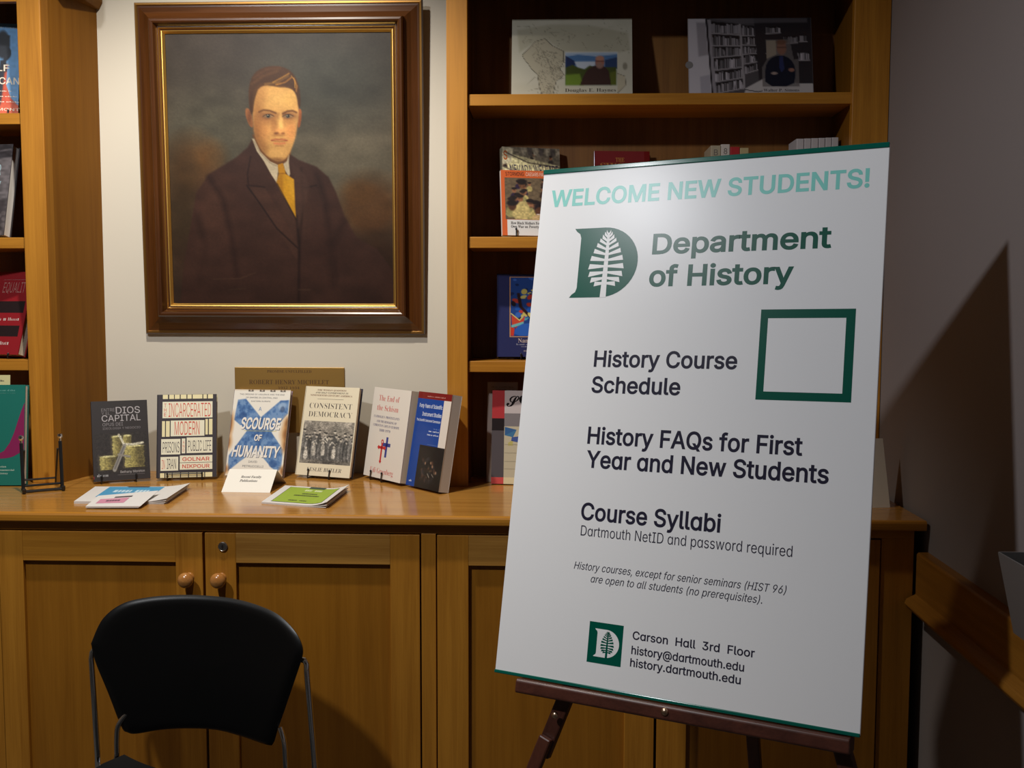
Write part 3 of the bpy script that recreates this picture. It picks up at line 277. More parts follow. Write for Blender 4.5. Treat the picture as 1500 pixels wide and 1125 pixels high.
[85,246,47,124,-6,-28,2,-22,7,-17,11,-11,16,-7,22,-2,26,0,111,-2,14,-5,9,-8,5,-15,2,0,9,113,0,0,-9,-19,-3,-5,-3,-3,-5,-3,-19,0,-119,3,-26,9,-18,9,-8,11,-5,15,-2,26,4,18,13,11,22,4,30,0,109,-1,14,-5,9,-10,5,-16,2,0,9,73,0,0,-9,-13,-3,-8,-5,-3,-9,-2,-13,0,-98,-2,-32,-7,-25,-12,-18,-17,-12,-22,-8],
[86,214,26,106,-6,-84,196,-11,20,-7,6,-11,3,0,9,112,0,0,-9,-22,-3,-5,-4,-2,-7,5,-16,48,-117,45,117,3,15,-1,8,-5,4,-22,3,0,9,72,0,0,-9,-9,-1,-8,-4,-6,-9,-7,-14,-76,-197],
[87,306,41,85,-5,-69,201,-8,18,-7,4,-9,1,0,9,98,0,0,-9,-15,-3,-4,-4,-1,-7,4,-19,37,-109,39,99,-7,23,-4,10,-5,6,-19,4,0,9,105,0,0,-9,-13,-1,-8,-5,-3,-7,3,-13,38,-110,33,102,4,18,-1,8,-4,4,-17,4,0,9,60,0,0,-9,-9,-3,-6,-5,-10,-21,-64,-195,-9,0,-56,159,-63,-159],
[88,235,57,6,0,0,9,14,2,13,9,12,13,52,71,-58,89,-15,20,-8,5,-8,1,-1,0,0,9,115,0,0,-9,-7,0,-11,-1,-7,-4,-2,-6,6,-14,31,-49,29,42,6,11,3,9,-3,7,-8,4,-13,1,0,9,83,0,0,-9,-2,0,-14,-2,-12,-6,-11,-10,-12,-14,-38,-55,67,-103,11,-15,6,-4,7,-1,1,0,0,-9,-113,0,0,9,3,0,13,1,7,4,3,6,-2,9,-6,11,-32,51,-36,-51,-5,-9,-2,-9,3,-7,8,-5,14,-1,0,-9],
[89,213,41,51,0,0,9,14,2,9,5,5,9,1,15,0,49,-57,104,-8,14,-8,8,-7,3,-7,1,0,9,110,0,0,-9,-5,0,-15,-3,-4,-3,-1,-5,4,-12,42,-83,43,70,5,12,2,9,-3,8,-8,5,-14,2,-2,0,0,9,73,0,0,-9,-9,-2,-7,-5,-13,-16,-57,-94,0,-62,1,-15,5,-9,9,-5,15,-2,0,-9],
[90,221,24,10,0,0,5,128,210,-31,0,-20,-1,-16,-4,-13,-7,-11,-10,-9,-15,-7,-20,-9,0,7,70,174,0,0,-6,-126,-208,43,0,21,2,19,6,15,9,12,12,9,18,7,21,9,0,-9,-82],
[48,188,27,94,-3,-19,1,-16,6,-14,8,-15,19,-11,24,-6,31,-2,35,2,34,6,30,11,25,15,18,14,8,16,5,19,2,27,-4,21,-11,15,-18,11,-25,6,-30,2,-35,-2,-35,-6,-30,-11,-24,-16,-19,-13,-8,-16,-6,20,94,18,11,3,8,9,6,15,4,32,1,43,-1,43,-4,32,-6,14,-8,9,-11,3,-11,-3,-8,-9,-5,-14,-5,-32,-2,-43,2,-43,5,-32,5,-15,8,-9],
[49,188,25,33,0,0,18,27,0,8,1,5,3,3,7,1,11,0,168,-23,-25,-10,-8,-10,-2,-8,2,-6,5,-4,8,-2,10,23,8,29,18,23,17,38,0,0,-201,3,-16,5,-5,9,-1,27,0,0,-18],
[50,188,45,12,0,0,35,49,50,32,38,10,15,6,15,3,16,1,17,-2,16,-5,12,-8,6,-11,3,-15,-4,-9,-11,-5,-18,-2,-25,-17,1,-14,6,-9,10,-3,16,2,11,6,11,11,10,14,7,18,5,23,1,23,-2,19,-5,15,-8,11,-11,7,-14,2,-16,-4,-22,-14,-25,-27,-30,-42,-41,-33,-32,78,0,10,1,8,5,6,7,4,10,2,11,20,0,-1,-71],
[51,188,70,82,-3,-23,1,-19,4,-13,7,-10,8,-6,10,-2,10,3,11,6,8,9,5,11,2,3,-19,8,-13,14,-8,16,-3,11,1,10,4,8,5,7,10,4,12,2,18,-4,17,-10,14,-16,9,-22,3,-21,0,0,21,22,0,19,4,13,10,8,16,2,20,-1,16,-6,12,-8,8,-12,3,-11,-2,-8,-6,-5,-9,-3,-10,-2,-25,-19,1,-13,6,-9,9,-3,13,2,12,6,10,11,9,23,9,32,3,32,-3,25,-11,12,-11,7,-13,2,-17,-4,-20,-11,-17,-16,-14,-21,-9,28,-9,12,-8,11,-10,7,-14,2,-18,-2,-19,-5,-15,-9,-13,-12,-10,-14,-7,-15,-5],
[52,188,23,60,0,0,18,10,0,10,1,9,3,6,7,2,13,0,20,-93,0,0,21,96,157,46,0,0,-155,35,0,0,-23,-35,0,0,-20,2,-13,6,-7,9,-3,11,-1,4,0,0,-18,9,28,85,69,0,0,58,1,32,2,33,-5,-11,-8,-14,-8,-14,-6,-9],
[53,188,53,82,-3,-22,1,-18,5,-13,6,-9,9,-5,9,-2,10,2,11,6,7,8,4,11,1,4,-18,4,-9,7,-7,10,-4,12,-2,11,1,10,4,8,7,7,10,4,14,2,18,-3,22,-9,15,-15,10,-19,3,-21,-2,-16,-4,-16,6,11,116,127,0,2,-61,-20,0,-2,11,-5,9,-4,3,-7,1,-70,0,-5,-62,16,3,21,2,24,-2,21,-6,17,-10,13,-14,8,-18,3,-22,-2,-20,-6,-17,-9,-13,-12,-10,-13,-8,-15,-5],
[54,188,48,98,-3,-23,3,-20,9,-17,15,-12,23,-8,28,-3,36,2,27,4,25,7,22,11,20,13,16,17,12,19,8,23,2,19,-1,16,-4,11,-6,7,-8,5,-8,1,-10,-2,-10,-7,-8,-12,-6,-19,-2,-2,20,-6,17,-6,5,-8,1,-13,-2,-10,-8,-9,-13,-9,-28,-5,-37,18,8,13,3,16,1,19,-2,16,-6,14,-10,10,-14,6,-17,2,-20,-2,-23,-7,-19,-11,-17,-15,-12,-19,-8,16,99,19,12,3,9,10,5,17,2,25,-2,24,-6,16,-10,9,-13,4,-9,-2,-10,-4,-15,-11,3,-41,8,-29,8,-12,9,-7],
[55,188,12,55,0,90,203,-89,0,-10,-2,-6,-5,-3,-10,-2,-17,-20,0,1,71,161,0,0,-17,-93,-223],
[56,188,40,92,-3,-26,2,-20,6,-16,11,-11,13,-7,15,-2,17,3,20,11,16,15,13,20,11,-17,13,-13,14,-9,16,-2,18,2,15,5,15,10,12,15,10,20,7,26,2,21,-2,18,-5,14,-10,10,-12,6,-14,2,-16,-3,-18,-9,-14,-14,-11,-19,-11,26,-15,17,-15,9,-17,4,-20,-3,-19,-7,-16,-13,-14,-17,-10,-21,-5,16,101,141,11,8,7,9,5,12,1,15,-4,18,-10,15,-8,4,-9,2,-12,-3,-9,-8,-6,-12,-2,-15,2,-15,8,-12,11,-9,16,93,16,16,3,12,9,7,13,3,17,-3,15,-9,12,-15,11,-22,12,-11,-9,-8,-10,-6,-13,-2,-16,3,-18,8,-14,12,-9],
[57,188,48,76,-3,-18,1,-14,4,-10,7,-7,7,-5,9,-1,10,1,6,3,6,5,4,8,3,5,-14,9,-12,11,-8,15,-2,19,6,15,18,9,31,4,42,-8,-9,-11,-7,-13,-5,-15,-2,-19,2,-15,6,-14,10,-10,14,-6,17,-2,21,2,23,7,19,11,17,16,12,18,8,23,2,23,-3,20,-9,17,-15,13,-21,8,-29,3,-36,-2,-26,-4,-26,-7,-22,-10,-20,-13,-17,-17,-12,-20,-8,16,92,117,11,1,9,5,8,7,5,9,-2,37,-7,25,-7,11,-9,6,-9,3,-13,-4,-10,-11,-6,-17,-2,-25,4,-26,10,-16],
[46,90,16,45,-5,-8,2,-7,4,-4,7,-2,10,2,11,4,7,7,3,8,2,8,-2,7,-3,4,-7,2,-11,-2,-10,-4,-7,-7,-4]]
G_C = [
[83,209,80,70,-2,-25,2,-18,8,-12,13,-4,16,2,12,8,10,10,7,13,2,10,-1,7,-4,5,-6,2,-7,-1,-7,-4,-5,-11,-6,-6,0,-5,-1,-4,-2,-2,-6,2,-6,7,-5,9,-4,12,-1,19,5,18,13,17,23,15,32,-24,5,-18,12,-12,16,-4,20,3,19,11,18,17,16,22,13,26,8,28,3,18,-1,4,-2,1,-3,-2,-3,-5,-2,-5,1,-5,0,-17,-2,-16,-5,-15,-7,-13,-10,-11,-11,-8,-13,-5,-14,-2,-14,2,-14,8,-11,11,-8,15,-2,11,24,13,23,15,21,15,18,16,15,16,11,16,7,14,2,11,-2,10,-6,6,-9,2,-11,-3,-16,-9,-17,-14,-17,-19,-16,-23,-15,-27,-13,-12,-25,-16,-22,-20,-18,-22,-14,-24,-8,11,191,100,29,19,23,23,15,24,6,20,-1,8,-4,5,-7,1,-14,-6,-16,-19,-16,-31]]

FONTS = {}
def signed_area(p):
    return .5 * sum(a[0] * b[1] - b[0] * a[1] for a, b in zip(p, p[1:] + p[:1]))
def winding(q, loops):
    n = 0
    for p in loops:
        for a, b in zip(p, p[1:] + p[:1]):
            if (a[1] <= q[1]) != (b[1] <= q[1]):
                s_ = (b[0] - a[0]) * (q[1] - a[1]) - (q[0] - a[0]) * (b[1] - a[1])
                if b[1] > a[1] and s_ > 0: n += 1
                if b[1] <= a[1] and s_ < 0: n -= 1
    return n
for fn, rows in (('A', G_A), ('B', G_B), ('C', G_C)):
    F = {}
    for row in rows:
        i = 2; cs = []
        while i < len(row):
            n = row[i]; i += 1; x = y = 0; pts = []
            for _ in range(n):
                x += row[i]; y += row[i + 1]; i += 2; pts.append((x / 500, y / 500))
            if n > 2: cs.append(pts)
        sg_ = signed_area(max(cs, key=lambda p: abs(signed_area(p))))
        F[chr(row[0])] = (row[1] / 500, cs if sg_ > 0 else [p[::-1] for p in cs])
    FONTS[fn] = F
CAPH = {f: max(p[1] for o in FONTS[f]['H' if 'H' in FONTS[f] else 'S'][1] for p in o) for f in 'ABC'}
def embolden(p, d):
    if not d: return p
    n = len(p); out = []
    for i in range(n):
        a, b, c = Vector(p[i - 1]), Vector(p[i]), Vector(p[(i + 1) % n])
        e, f = (b - a), (c - b)
        if e.length < 1e-6 or f.length < 1e-6: out.append(p[i]); continue
        e.normalize(); f.normalize(); m = Vector((e.y + f.y, -e.x - f.x)); k = m.length
        m = m / k if k > 1e-4 else Vector((e.y, -e.x)); out.append(tuple(b + m * d / max(.5, k / 2)))
    return out
GCACHE = {}
def glyph(font, ch, bold):
    key = (font, ch, bold)
    if key not in GCACHE:
        loops = [embolden(l, bold) for l in FONTS[font][ch][1]]; pts, links = [], []
        for l in loops:
            b = len(pts); pts += [Vector(q) for q in l]; links += [(b + k, b + (k + 1) % len(l)) for k in range(len(l))]
        r = delaunay_2d_cdt(pts, links, [], 0, 1e-6)
        vs = [(q.x, q.y) for q in r[0]]; fs = []
        for f in r[2]:
            q = [vs[k] for k in f]; c = (sum(p[0] for p in q) / len(q), sum(p[1] for p in q) / len(q))
            if winding(c, loops): fs.append(tuple(f) if signed_area(q) > 0 else tuple(f)[::-1])
        GCACHE[key] = (vs, fs)
    return GCACHE[key]
def text_mesh(txt, font, bold=0.0, track=0.0, res=3):
    x = 0.0; vs, fs = [], []
    for ch in txt:
        if ch not in FONTS[font]: x += .20 + track; continue
        gv, gf = glyph(font, ch, bold); b = len(vs)
        vs += [(p[0] + x, p[1]) for p in gv]; fs += [tuple(b + k for k in f) for f in gf]
        x += FONTS[font][ch][0] + track
    return np.array(vs), fs

# ---------------------------------------------------------------- mesh builder
class MB:
    def __init__(s):
        s.v = []; s.f = []; s.m = []; s.mats = []; s.c = []; s.col = (1, 1, 1)
    def mi(s, m):
        if m not in s.mats: s.mats.append(m)
        return s.mats.index(m)
    def add(s, vs, fs, m, T=None, cols=None):
        b = len(s.v); k = s.mi(m)
        for j, p in enumerate(vs):
            p = Vector(p)
            s.v.append(tuple(T @ p) if T else tuple(p)); s.c.append(s.col if cols is None else cols[j])
        for f in fs: s.f.append(tuple(b + q for q in f)); s.m.append(k)
        return s
    def box(s, x0, x1, y0, y1, z0, z1, m, T=None):
        vs = [(x, y, z) for x in (x0, x1) for y in (y0, y1) for z in (z0, z1)]
        return s.add(vs, [(0, 1, 3, 2), (4, 6, 7, 5), (0, 4, 5, 1), (2, 3, 7, 6), (0, 2, 6, 4), (1, 5, 7, 3)], m, T)
    def rbox(s, x0, x1, y0, y1, z0, z1, m, r=.003, T=None, seg=2):
        bm = bmesh.new(); bmesh.ops.create_cube(bm, size=1)
        for v in bm.verts:
            v.co = ((x0 + x1) / 2 + v.co.x * (x1 - x0), (y0 + y1) / 2 + v.co.y * (y1 - y0), (z0 + z1) / 2 + v.co.z * (z1 - z0))
        bmesh.ops.bevel(bm, geom=bm.edges[:], offset=r, segments=seg, affect='EDGES', profile=.5)
        bm.verts.index_update()
        s.add([v.co[:] for v in bm.verts], [tuple(v.index for v in f.verts) for f in bm.faces], m, T); bm.free()
        return s
    def prism(s, prof, axis, a0, a1, m, T=None, cap=True):
        """profile in the two other axes swept along axis"""
        n = len(prof); vs = []
        for a in (a0, a1):
            for p in prof:
                q = list(p); q.insert(axis, a); vs.append(q)
        fs = [(i, (i + 1) % n, n + (i + 1) % n, n + i) for i in range(n)]
        if cap: fs += [tuple(range(n - 1, -1, -1)), tuple(range(n, 2 * n))]
        return s.add(vs, fs, m, T)
    def tube(s, pts, r, m, n=10, T=None):
        P = [Vector(p) for p in pts]; rs = r if isinstance(r, (list, tuple)) else [r] * len(P)
        vs = []; fs = []; prev = None
        for i, p in enumerate(P):
            d = (P[min(i + 1, len(P) - 1)] - P[max(i - 1, 0)]).normalized()
            if prev is None:
                a = Vector((0, 0, 1)) if abs(d.z) < .9 else Vector((1, 0, 0))
                u = d.cross(a).normalized()
            else: u = (prev - d * prev.dot(d)).normalized()
            prev = u; w_ = d.cross(u)
            for k in range(n):
                t = 2 * pi * k / n; vs.append(p + (u * cos(t) + w_ * sin(t)) * rs[i])
        for i in range(len(P) - 1):
            for k in range(n):
                fs.append((i * n + k, i * n + (k + 1) % n, (i + 1) * n + (k + 1) % n, (i + 1) * n + k))
        fs.append(tuple(range(n - 1, -1, -1))); fs.append(tuple((len(P) - 1) * n + k for k in range(n)))
        return s.add(vs, fs, m, T)
    def lathe(s, prof, m, T=None, n=24):
        """profile [(r, h)] about z"""
        vs = []; fs = []
        for r_, h in prof:
            for k in range(n): vs.append((r_ * cos(2 * pi * k / n), r_ * sin(2 * pi * k / n), h))
        for i in range(len(prof) - 1):
            for k in range(n): fs.append((i * n + k, i * n + (k + 1) % n, (i + 1) * n + (k + 1) % n, (i + 1) * n + k))
        fs.append(tuple(range(n - 1, -1, -1))); fs.append(tuple((len(prof) - 1) * n + k for k in range(n)))
        return s.add(vs, fs, m, T)
    def quad(s, a, b, c, d, m, T=None): return s.add([a, b, c, d], [(0, 1, 2, 3)], m, T)
    # -------- flat print in a face frame: T maps (u, v, height) -> local
    def rect(s, T, u0, v0, u1, v1, col, m, h=.00015):
        s.col = col; s.quad((u0, v0, h), (u1, v0, h), (u1, v1, h), (u0, v1, h), m, T); s.col = (1, 1, 1)
    def poly(s, T, pts, col, m, h=.0002):
        s.col = col; s.add([(p[0], p[1], h) for p in pts], [tuple(range(len(pts)))], m, T); s.col = (1, 1, 1)
    def text(s, T, txt, u, v, width, cap, col, m, font='A', bold=0., shear=0., h=.0003, track=0., align='l', res=3):
        vs, fs = text_mesh(txt, font, bold, track, res)
        if not len(vs): return
        x0, x1 = vs[:, 0].min(), vs[:, 0].max(); sx = width / (x1 - x0); sy = cap / CAPH[font]
        if align == 'c': u -= width / 2
        if align == 'r': u -= width
        k0 = h
        s.col = col
        s.add([(u + (p[0] - x0) * sx + shear * p[1] * sy, v + p[1] * sy, k0) for p in vs], fs, m, T); s.col = (1, 1, 1)
    def scrawl(s, T, words, u, v, width, cap, col, m, h=.0003):
        """print too small to read: word-like rows of little strokes"""
        n = sum(words) + len(words) - 1; d = width / n; x = u; r = random.Random(n)
        for k in words:
            for _ in range(k):
                t_ = cap * r.choice((.65, .65, .8, 1)); s.rect(T, x + d * .12, v, x + d * r.choice((.55, .7, .88)), v + t_, col, m, h); x += d
            x += d
    def picture(s, T, P, u0, v0, u1, v1, m, h=.00015):
        """a painted image as a fine coloured mesh"""
        ny, nx = P.a.shape[:2]; us = np.linspace(u0, u1, nx); vv = np.linspace(v1, v0, ny); L_ = lin(P.a)
        vs = [(us[i], vv[j], h) for j in range(ny) for i in range(nx)]
        cs = [tuple(L_[j, i]) for j in range(ny) for i in range(nx)]
        fs = [(j * nx + i, (j + 1) * nx + i, (j + 1) * nx + i + 1, j * nx + i + 1) for j in range(ny - 1) for i in range(nx - 1)]
        s.add(vs, fs, m, T, cs)
    def build(s, name, parent=None, smooth=False, bevel=0.0, origin=None):
        me = bpy.data.meshes.new(name)
        vs = s.v
        if origin is not None: vs = [(v[0] - origin[0], v[1] - origin[1], v[2] - origin[2]) for v in vs]
        me.from_pydata(vs, [], s.f)
        for m in s.mats: me.materials.append(MT[m])
        me.polygons.foreach_set('material_index', s.m)
        if any(c != (1, 1, 1) for c in s.c):
            at = me.color_attributes.new('Col', 'FLOAT_COLOR', 'POINT')
            at.data.foreach_set('color', np.array([(*c, 1.0) for c in s.c], dtype=np.float32).ravel())
        if smooth:
            me.polygons.foreach_set('use_smooth', [True] * len(s.f))
            me.set_sharp_from_angle(angle=R(40))
        me.update()
        o = bpy.data.objects.new(name, me); COL.objects.link(o)
        if origin is not None: o.location = origin
        if parent: o.parent = parent
        if bevel:
            b = o.modifiers.new('bevel', 'BEVEL'); b.width = bevel; b.segments = 2; b.limit_method = 'ANGLE'
        return o

def tag(o, label, cat, group=None):
    o['label'] = label; o['category'] = cat
    if group: o['group'] = group
    return o
def thing(name, label, cat, loc=(0, 0, 0), rz=0., group=None):
    o = bpy.data.objects.new(name, None); COL.objects.link(o); o.empty_display_size = .05
    o.location = loc; o.rotation_euler = (0, 0, rz)
    return tag(o, label, cat, group)
def struct_(name, mb, **k):
    o = mb.build(name, **k); o['kind'] = 'structure'; return o

# ---------------------------------------------------------------- little painter for pictures
class Paint:
    def __init__(s, nx, ny, ext, base):
        s.x0, s.y0, s.x1, s.y1 = ext
        s.X, s.Y = np.meshgrid(np.linspace(s.x0, s.x1, nx), np.linspace(s.y0, s.y1, ny))
        s.a = np.zeros((ny, nx, 3)) + np.array(base, float); s.rs = np.random.RandomState(5)
    def mix(s, al, col):
        al = np.clip(al, 0, 1)[..., None]; s.a = s.a * (1 - al) + np.array(col, float) * al
    def dist(s, poly, closed=True):
        P = np.array(poly, float); n = len(P); d2 = np.full(s.X.shape, 1e18); ins = np.zeros(s.X.shape, bool)
        for i in range(n if closed else n - 1):
            a, b = P[i], P[(i + 1) % n]; e = b - a; L = max(e @ e, 1e-9)
            t = np.clip(((s.X - a[0]) * e[0] + (s.Y - a[1]) * e[1]) / L, 0, 1)
            d2 = np.minimum(d2, (s.X - a[0] - t * e[0]) ** 2 + (s.Y - a[1] - t * e[1]) ** 2)
            if closed and a[1] != b[1]:
                c = (a[1] > s.Y) != (b[1] > s.Y)
                ins ^= c & (s.X < (b[0] - a[0]) * (s.Y - a[1]) / (b[1] - a[1]) + a[0])
        d = np.sqrt(d2); return np.where(ins, -d, d) if closed else d
    def fill(s, poly, col, soft=1., al=1., smooth=0):
        for _ in range(smooth):
            q = []
            for i in range(len(poly)):
                a, b = poly[i], poly[(i + 1) % len(poly)]
                q += [(a[0] * .75 + b[0] * .25, a[1] * .75 + b[1] * .25), (a[0] * .25 + b[0] * .75, a[1] * .25 + b[1] * .75)]
            poly = q
        s.mix((.5 - s.dist(poly) / soft) * al if soft else al, col) if al == 1 else s.mix(np.clip(.5 - s.dist(poly) / soft, 0, 1) * al, col)
    def line(s, pts, wd, col, soft=1., al=1.):
        s.mix(np.clip(.5 - (s.dist(pts, False) - wd / 2) / soft, 0, 1) * al, col)
    def ell(s, cx, cy, rx, ry, col, soft=.3, al=1., rot=0.):
        c, q = cos(rot), sin(rot); u = ((s.X - cx) * c + (s.Y - cy) * q) / rx; v = (-(s.X - cx) * q + (s.Y - cy) * c) / ry
        s.mix(np.clip((1 - np.sqrt(u * u + v * v)) / soft + .5, 0, 1) * al, col)
    def noise(s, px, py, seed):
        r = np.random.RandomState(seed); g = r.rand(int((s.y1 - s.y0) / py) + 4, int((s.x1 - s.x0) / px) + 4)
        gx = (s.X - s.x0) / px; gy = (s.Y - s.y0) / py; i = gx.astype(int); j = gy.astype(int); fx = gx - i; fy = gy - j
        fx = fx * fx * (3 - 2 * fx); fy = fy * fy * (3 - 2 * fy)
        return (g[j, i] * (1 - fx) + g[j, i + 1] * fx) * (1 - fy) + (g[j + 1, i] * (1 - fx) + g[j + 1, i + 1] * fx) * fy
    def grain(s, amt, px, py, seed): s.a *= (1 + amt * (s.noise(px, py, seed) - .5) * 2)[..., None]

# ================================================================ the room
WY, CT = 2.69, .90                    # back wall, worktop height
struct_('floor', MB().box(-3.4, 1.3, -2.4, WY + .1, -.05, 0, 'carpet'))
struct_('ceiling', MB().box(-3.4, 1.3, -2.4, WY + .1, 2.66, 2.72, 'ceil'))
struct_('wall_back', MB().box(-3.4, 1.3, WY, WY + .1, 0, 2.66, 'wall'))
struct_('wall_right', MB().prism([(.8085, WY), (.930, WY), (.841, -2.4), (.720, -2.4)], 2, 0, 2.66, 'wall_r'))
struct_('wall_left', MB().box(-3.4, -3.3, -2.4, WY, 0, 2.66, 'wall_far'))
struct_('wall_front', MB().box(-3.4, 1.3, -2.5, -2.4, 0, 2.66, 'wall_far'))
def wallx(y): return .8085 - (WY - y) * .0174
# chair rail on the right wall: board with a splayed lower moulding
TR = Matrix.Translation((wallx(2.135), 2.135, 0)) @ Matrix.Rotation(-.0174, 4, 'Z')
mb = MB().prism([(.003, .832), (-.020, .832), (-.024, .828), (-.024, .742), (-.043, .732), (-.047, .722), (-.040, .712), (.003, .708)], 1, 0, -4.3, 'oak_rail', TR)
struct_('trim_1', mb, bevel=.0015)

# ================================================================ base cabinet
cab = thing('base_cabinet', 'long built-in oak base cabinet with panelled doors under the worktop', 'cabinet', (-.75, 2.40, 0))
OC = (-.75, 2.40, 0)
def part(mb, name, parent, org, **k):
    o = mb.build(name, origin=org, **k); o.parent = parent; o.location = (0, 0, 0); return o
FY = 2.145
mb = MB().box(-2.3, .773, FY + .022, WY, 0, .8775, 'oak_side')
part(mb, 'carcass', cab, OC)
part(MB().box(-2.3, .773, FY, FY + .021, .8585, .8775, 'oak_h'), 'frame_rail', cab, OC, bevel=.0012)
part(MB().box(-2.3, .773, FY, FY + .021, .0, .095, 'oak_h'), 'plinth', cab, OC, bevel=.0012)
for a, b in ((-1.245, -1.213), (-.2785, -.2465), (.7045, .773)):
    part(MB().box(a, b, FY, FY + .021, .095, .8585, 'oak_v'), 'frame_stile', cab, OC, bevel=.0012)
part(MB().box(-2.3, .773, FY + .018, FY + .0215, .09, .86, 'gap'), 'shadow_board', cab, OC)
def door(x0, x1, sl, sr, knob_x, lock_x=None, rail='oak_h'):
    z0, z1, rl = .098, .8555, .066
    mb = MB()
    mb.box(x0, x0 + sl, FY - .003, FY + .016, z0, z1, 'oak_v'); mb.box(x1 - sr, x1, FY - .003, FY + .016, z0, z1, 'oak_v')
    mb.box(x0 + sl, x1 - sr, FY - .0028, FY + .016, z1 - rl, z1, rail); mb.box(x0 + sl, x1 - sr, FY - .0028, FY + .016, z0, z0 + rl, 'oak_h')
    d = part(mb, 'door', cab, OC, bevel=.001)
    p = part(MB().box(x0 + sl, x1 - sr, FY + .007, FY + .014, z0 + rl, z1 - rl, 'oak_panel'), 'panel', d, OC)
    T = Matrix.Translation((knob_x, FY - .003, .7565)) @ Matrix.Rotation(pi / 2, 4, 'X')
    k = part(MB().lathe([(.011, 0), (.0095, .003), (.007, .008), (.0075, .012), (.0125, .016), (.0165, .022), (.0168, .028), (.0135, .034), (.007, .0375), (.0005, .0385)], 'knobwood', T), 'knob', d, OC, smooth=True)
    if lock_x:
        T = Matrix.Translation((lock_x, FY - .003, .826)) @ Matrix.Rotation(pi / 2, 4, 'X')
        mb = MB().lathe([(.0105, 0), (.0105, .003), (.009, .0045), (.0085, .004), (.0005, .004)], 'steel', T)
        mb.box(-.0016, .0016, -.0045, .004, .0038, .0046, 'gap', T); mb.lathe([(.0024, .0038), (.0024, .0047), (.0005, .0047)], 'gap', T, 12)
        l = part(mb, 'lock', d, OC, smooth=True); l['label'] = 'round steel cam lock'
    return d
door(-1.211, -.757, .054, .060, -.787)
door(-.7515, -.2815, .068, .064, -.716, -.7115, 'oak_h2')
door(-.2435, .2275, .068, .064, .198, None, 'oak_h2')
door(.2335, .7015, .064, .064, .265)
mb = MB(); mb.box(-2.3, -1.248, FY - .003, FY + .016, .098, .8555, 'oak_v')
part(mb, 'filler_panel', cab, OC, bevel=.001)

# worktop
prof = [(2.137, .879), (2.137, .90), (WY, .90), (WY, .879)]
mb = MB().prism(prof, 0, -2.3, .791, 'oak_top', cap=True)
o = mb.build('worktop', origin=(-.75, 2.4, .879))
e = MB().prism([(2.128, .879), (2.1255, .882), (2.125, .888), (2.125, .8945), (2.1268, .8985), (2.131, .90), (2.137, .90), (2.137, .879)], 0, -2.3, .791, 'oak_h').build('front_edge', origin=(-.75, 2.4, .879)); e.parent = o; e.location = (0, 0, 0)
tag(o, 'varnished oak worktop running along the wall on top of the base cabinet', 'worktop')

# ================================================================ bookcases
BF = 2.49
def shelves_z(): return (1.8245, 1.5185, 1.212)
OL = (-1.75, 2.6, CT)
bl = thing('bookcase', 'oak bookcase beside the portrait, holding the blue, grey, red and teal books', 'bookcase', OL)
part(MB().box(-1.3135, -1.255, BF, BF + .02, CT, 2.6, 'oak_v'), 'stile', bl, OL, bevel=.0015)
part(MB().box(-2.3, -2.25, BF, BF + .02, CT, 2.6, 'oak_v'), 'stile', bl, OL, bevel=.0015)
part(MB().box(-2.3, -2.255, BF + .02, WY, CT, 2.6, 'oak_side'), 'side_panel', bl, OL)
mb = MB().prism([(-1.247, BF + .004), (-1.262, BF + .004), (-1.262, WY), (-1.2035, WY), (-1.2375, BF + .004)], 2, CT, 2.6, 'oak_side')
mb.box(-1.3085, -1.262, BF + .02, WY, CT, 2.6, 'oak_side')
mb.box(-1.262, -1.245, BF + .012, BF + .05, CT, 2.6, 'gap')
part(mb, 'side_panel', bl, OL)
part(MB().box(-2.26, -1.30, 2.672, WY - .001, CT, 2.6, 'oak_back'), 'back_panel', bl, OL)
for z in (1.8245, 1.5185, 1.2125):
    part(MB().box(-2.255, -1.3087, BF + .008, 2.672, z - .0275, z, 'oak_h'), 'shelf', bl, OL, bevel=.0015)
part(MB().box(-2.25, -1.3135, BF + .001, BF + .019, 2.092, 2.6, 'oak_h'), 'top_rail', bl, OL)
part(MB().prism([(-1.195, 2.6), (-1.165, 2.6), (-1.184, 2.20), (-1.186, 2.145), (-1.195, 2.128), (-1.25, 2.128), (-1.25, 2.6)], 1, BF + .012, WY - .001, 'oak_side'), 'cornice', bl, OL, bevel=.002)

ORC = (.27, 2.6, CT)
br = thing('bookcase', 'oak bookcase behind the welcome sign, with two photo placards on top', 'bookcase', ORC)
for a, b in ((-.2565, -.2055), (.7175, .8040)):
    part(MB().box(a, b, BF, BF + .02, CT, 2.6, 'oak_v'), 'stile', br, ORC, bevel=.0015)
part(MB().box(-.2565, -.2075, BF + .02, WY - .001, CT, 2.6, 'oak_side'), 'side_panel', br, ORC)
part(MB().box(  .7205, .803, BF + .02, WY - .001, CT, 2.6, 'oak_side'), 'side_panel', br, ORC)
part(MB().box(-.2075, .7205, 2.672, WY - .001, CT, 2.6, 'oak_back'), 'back_panel', br, ORC)
for z in (1.8635, 1.5195, 1.2135):
    part(MB().box(-.2050, .7195, BF + .009, 2.672, z - .0275, z, 'oak_h'), 'shelf', br, ORC, bevel=.0015)
part(MB().box(-.2055, .7175, BF + .001, BF + .019, 2.092, 2.6, 'oak_h'), 'top_rail', br, ORC)

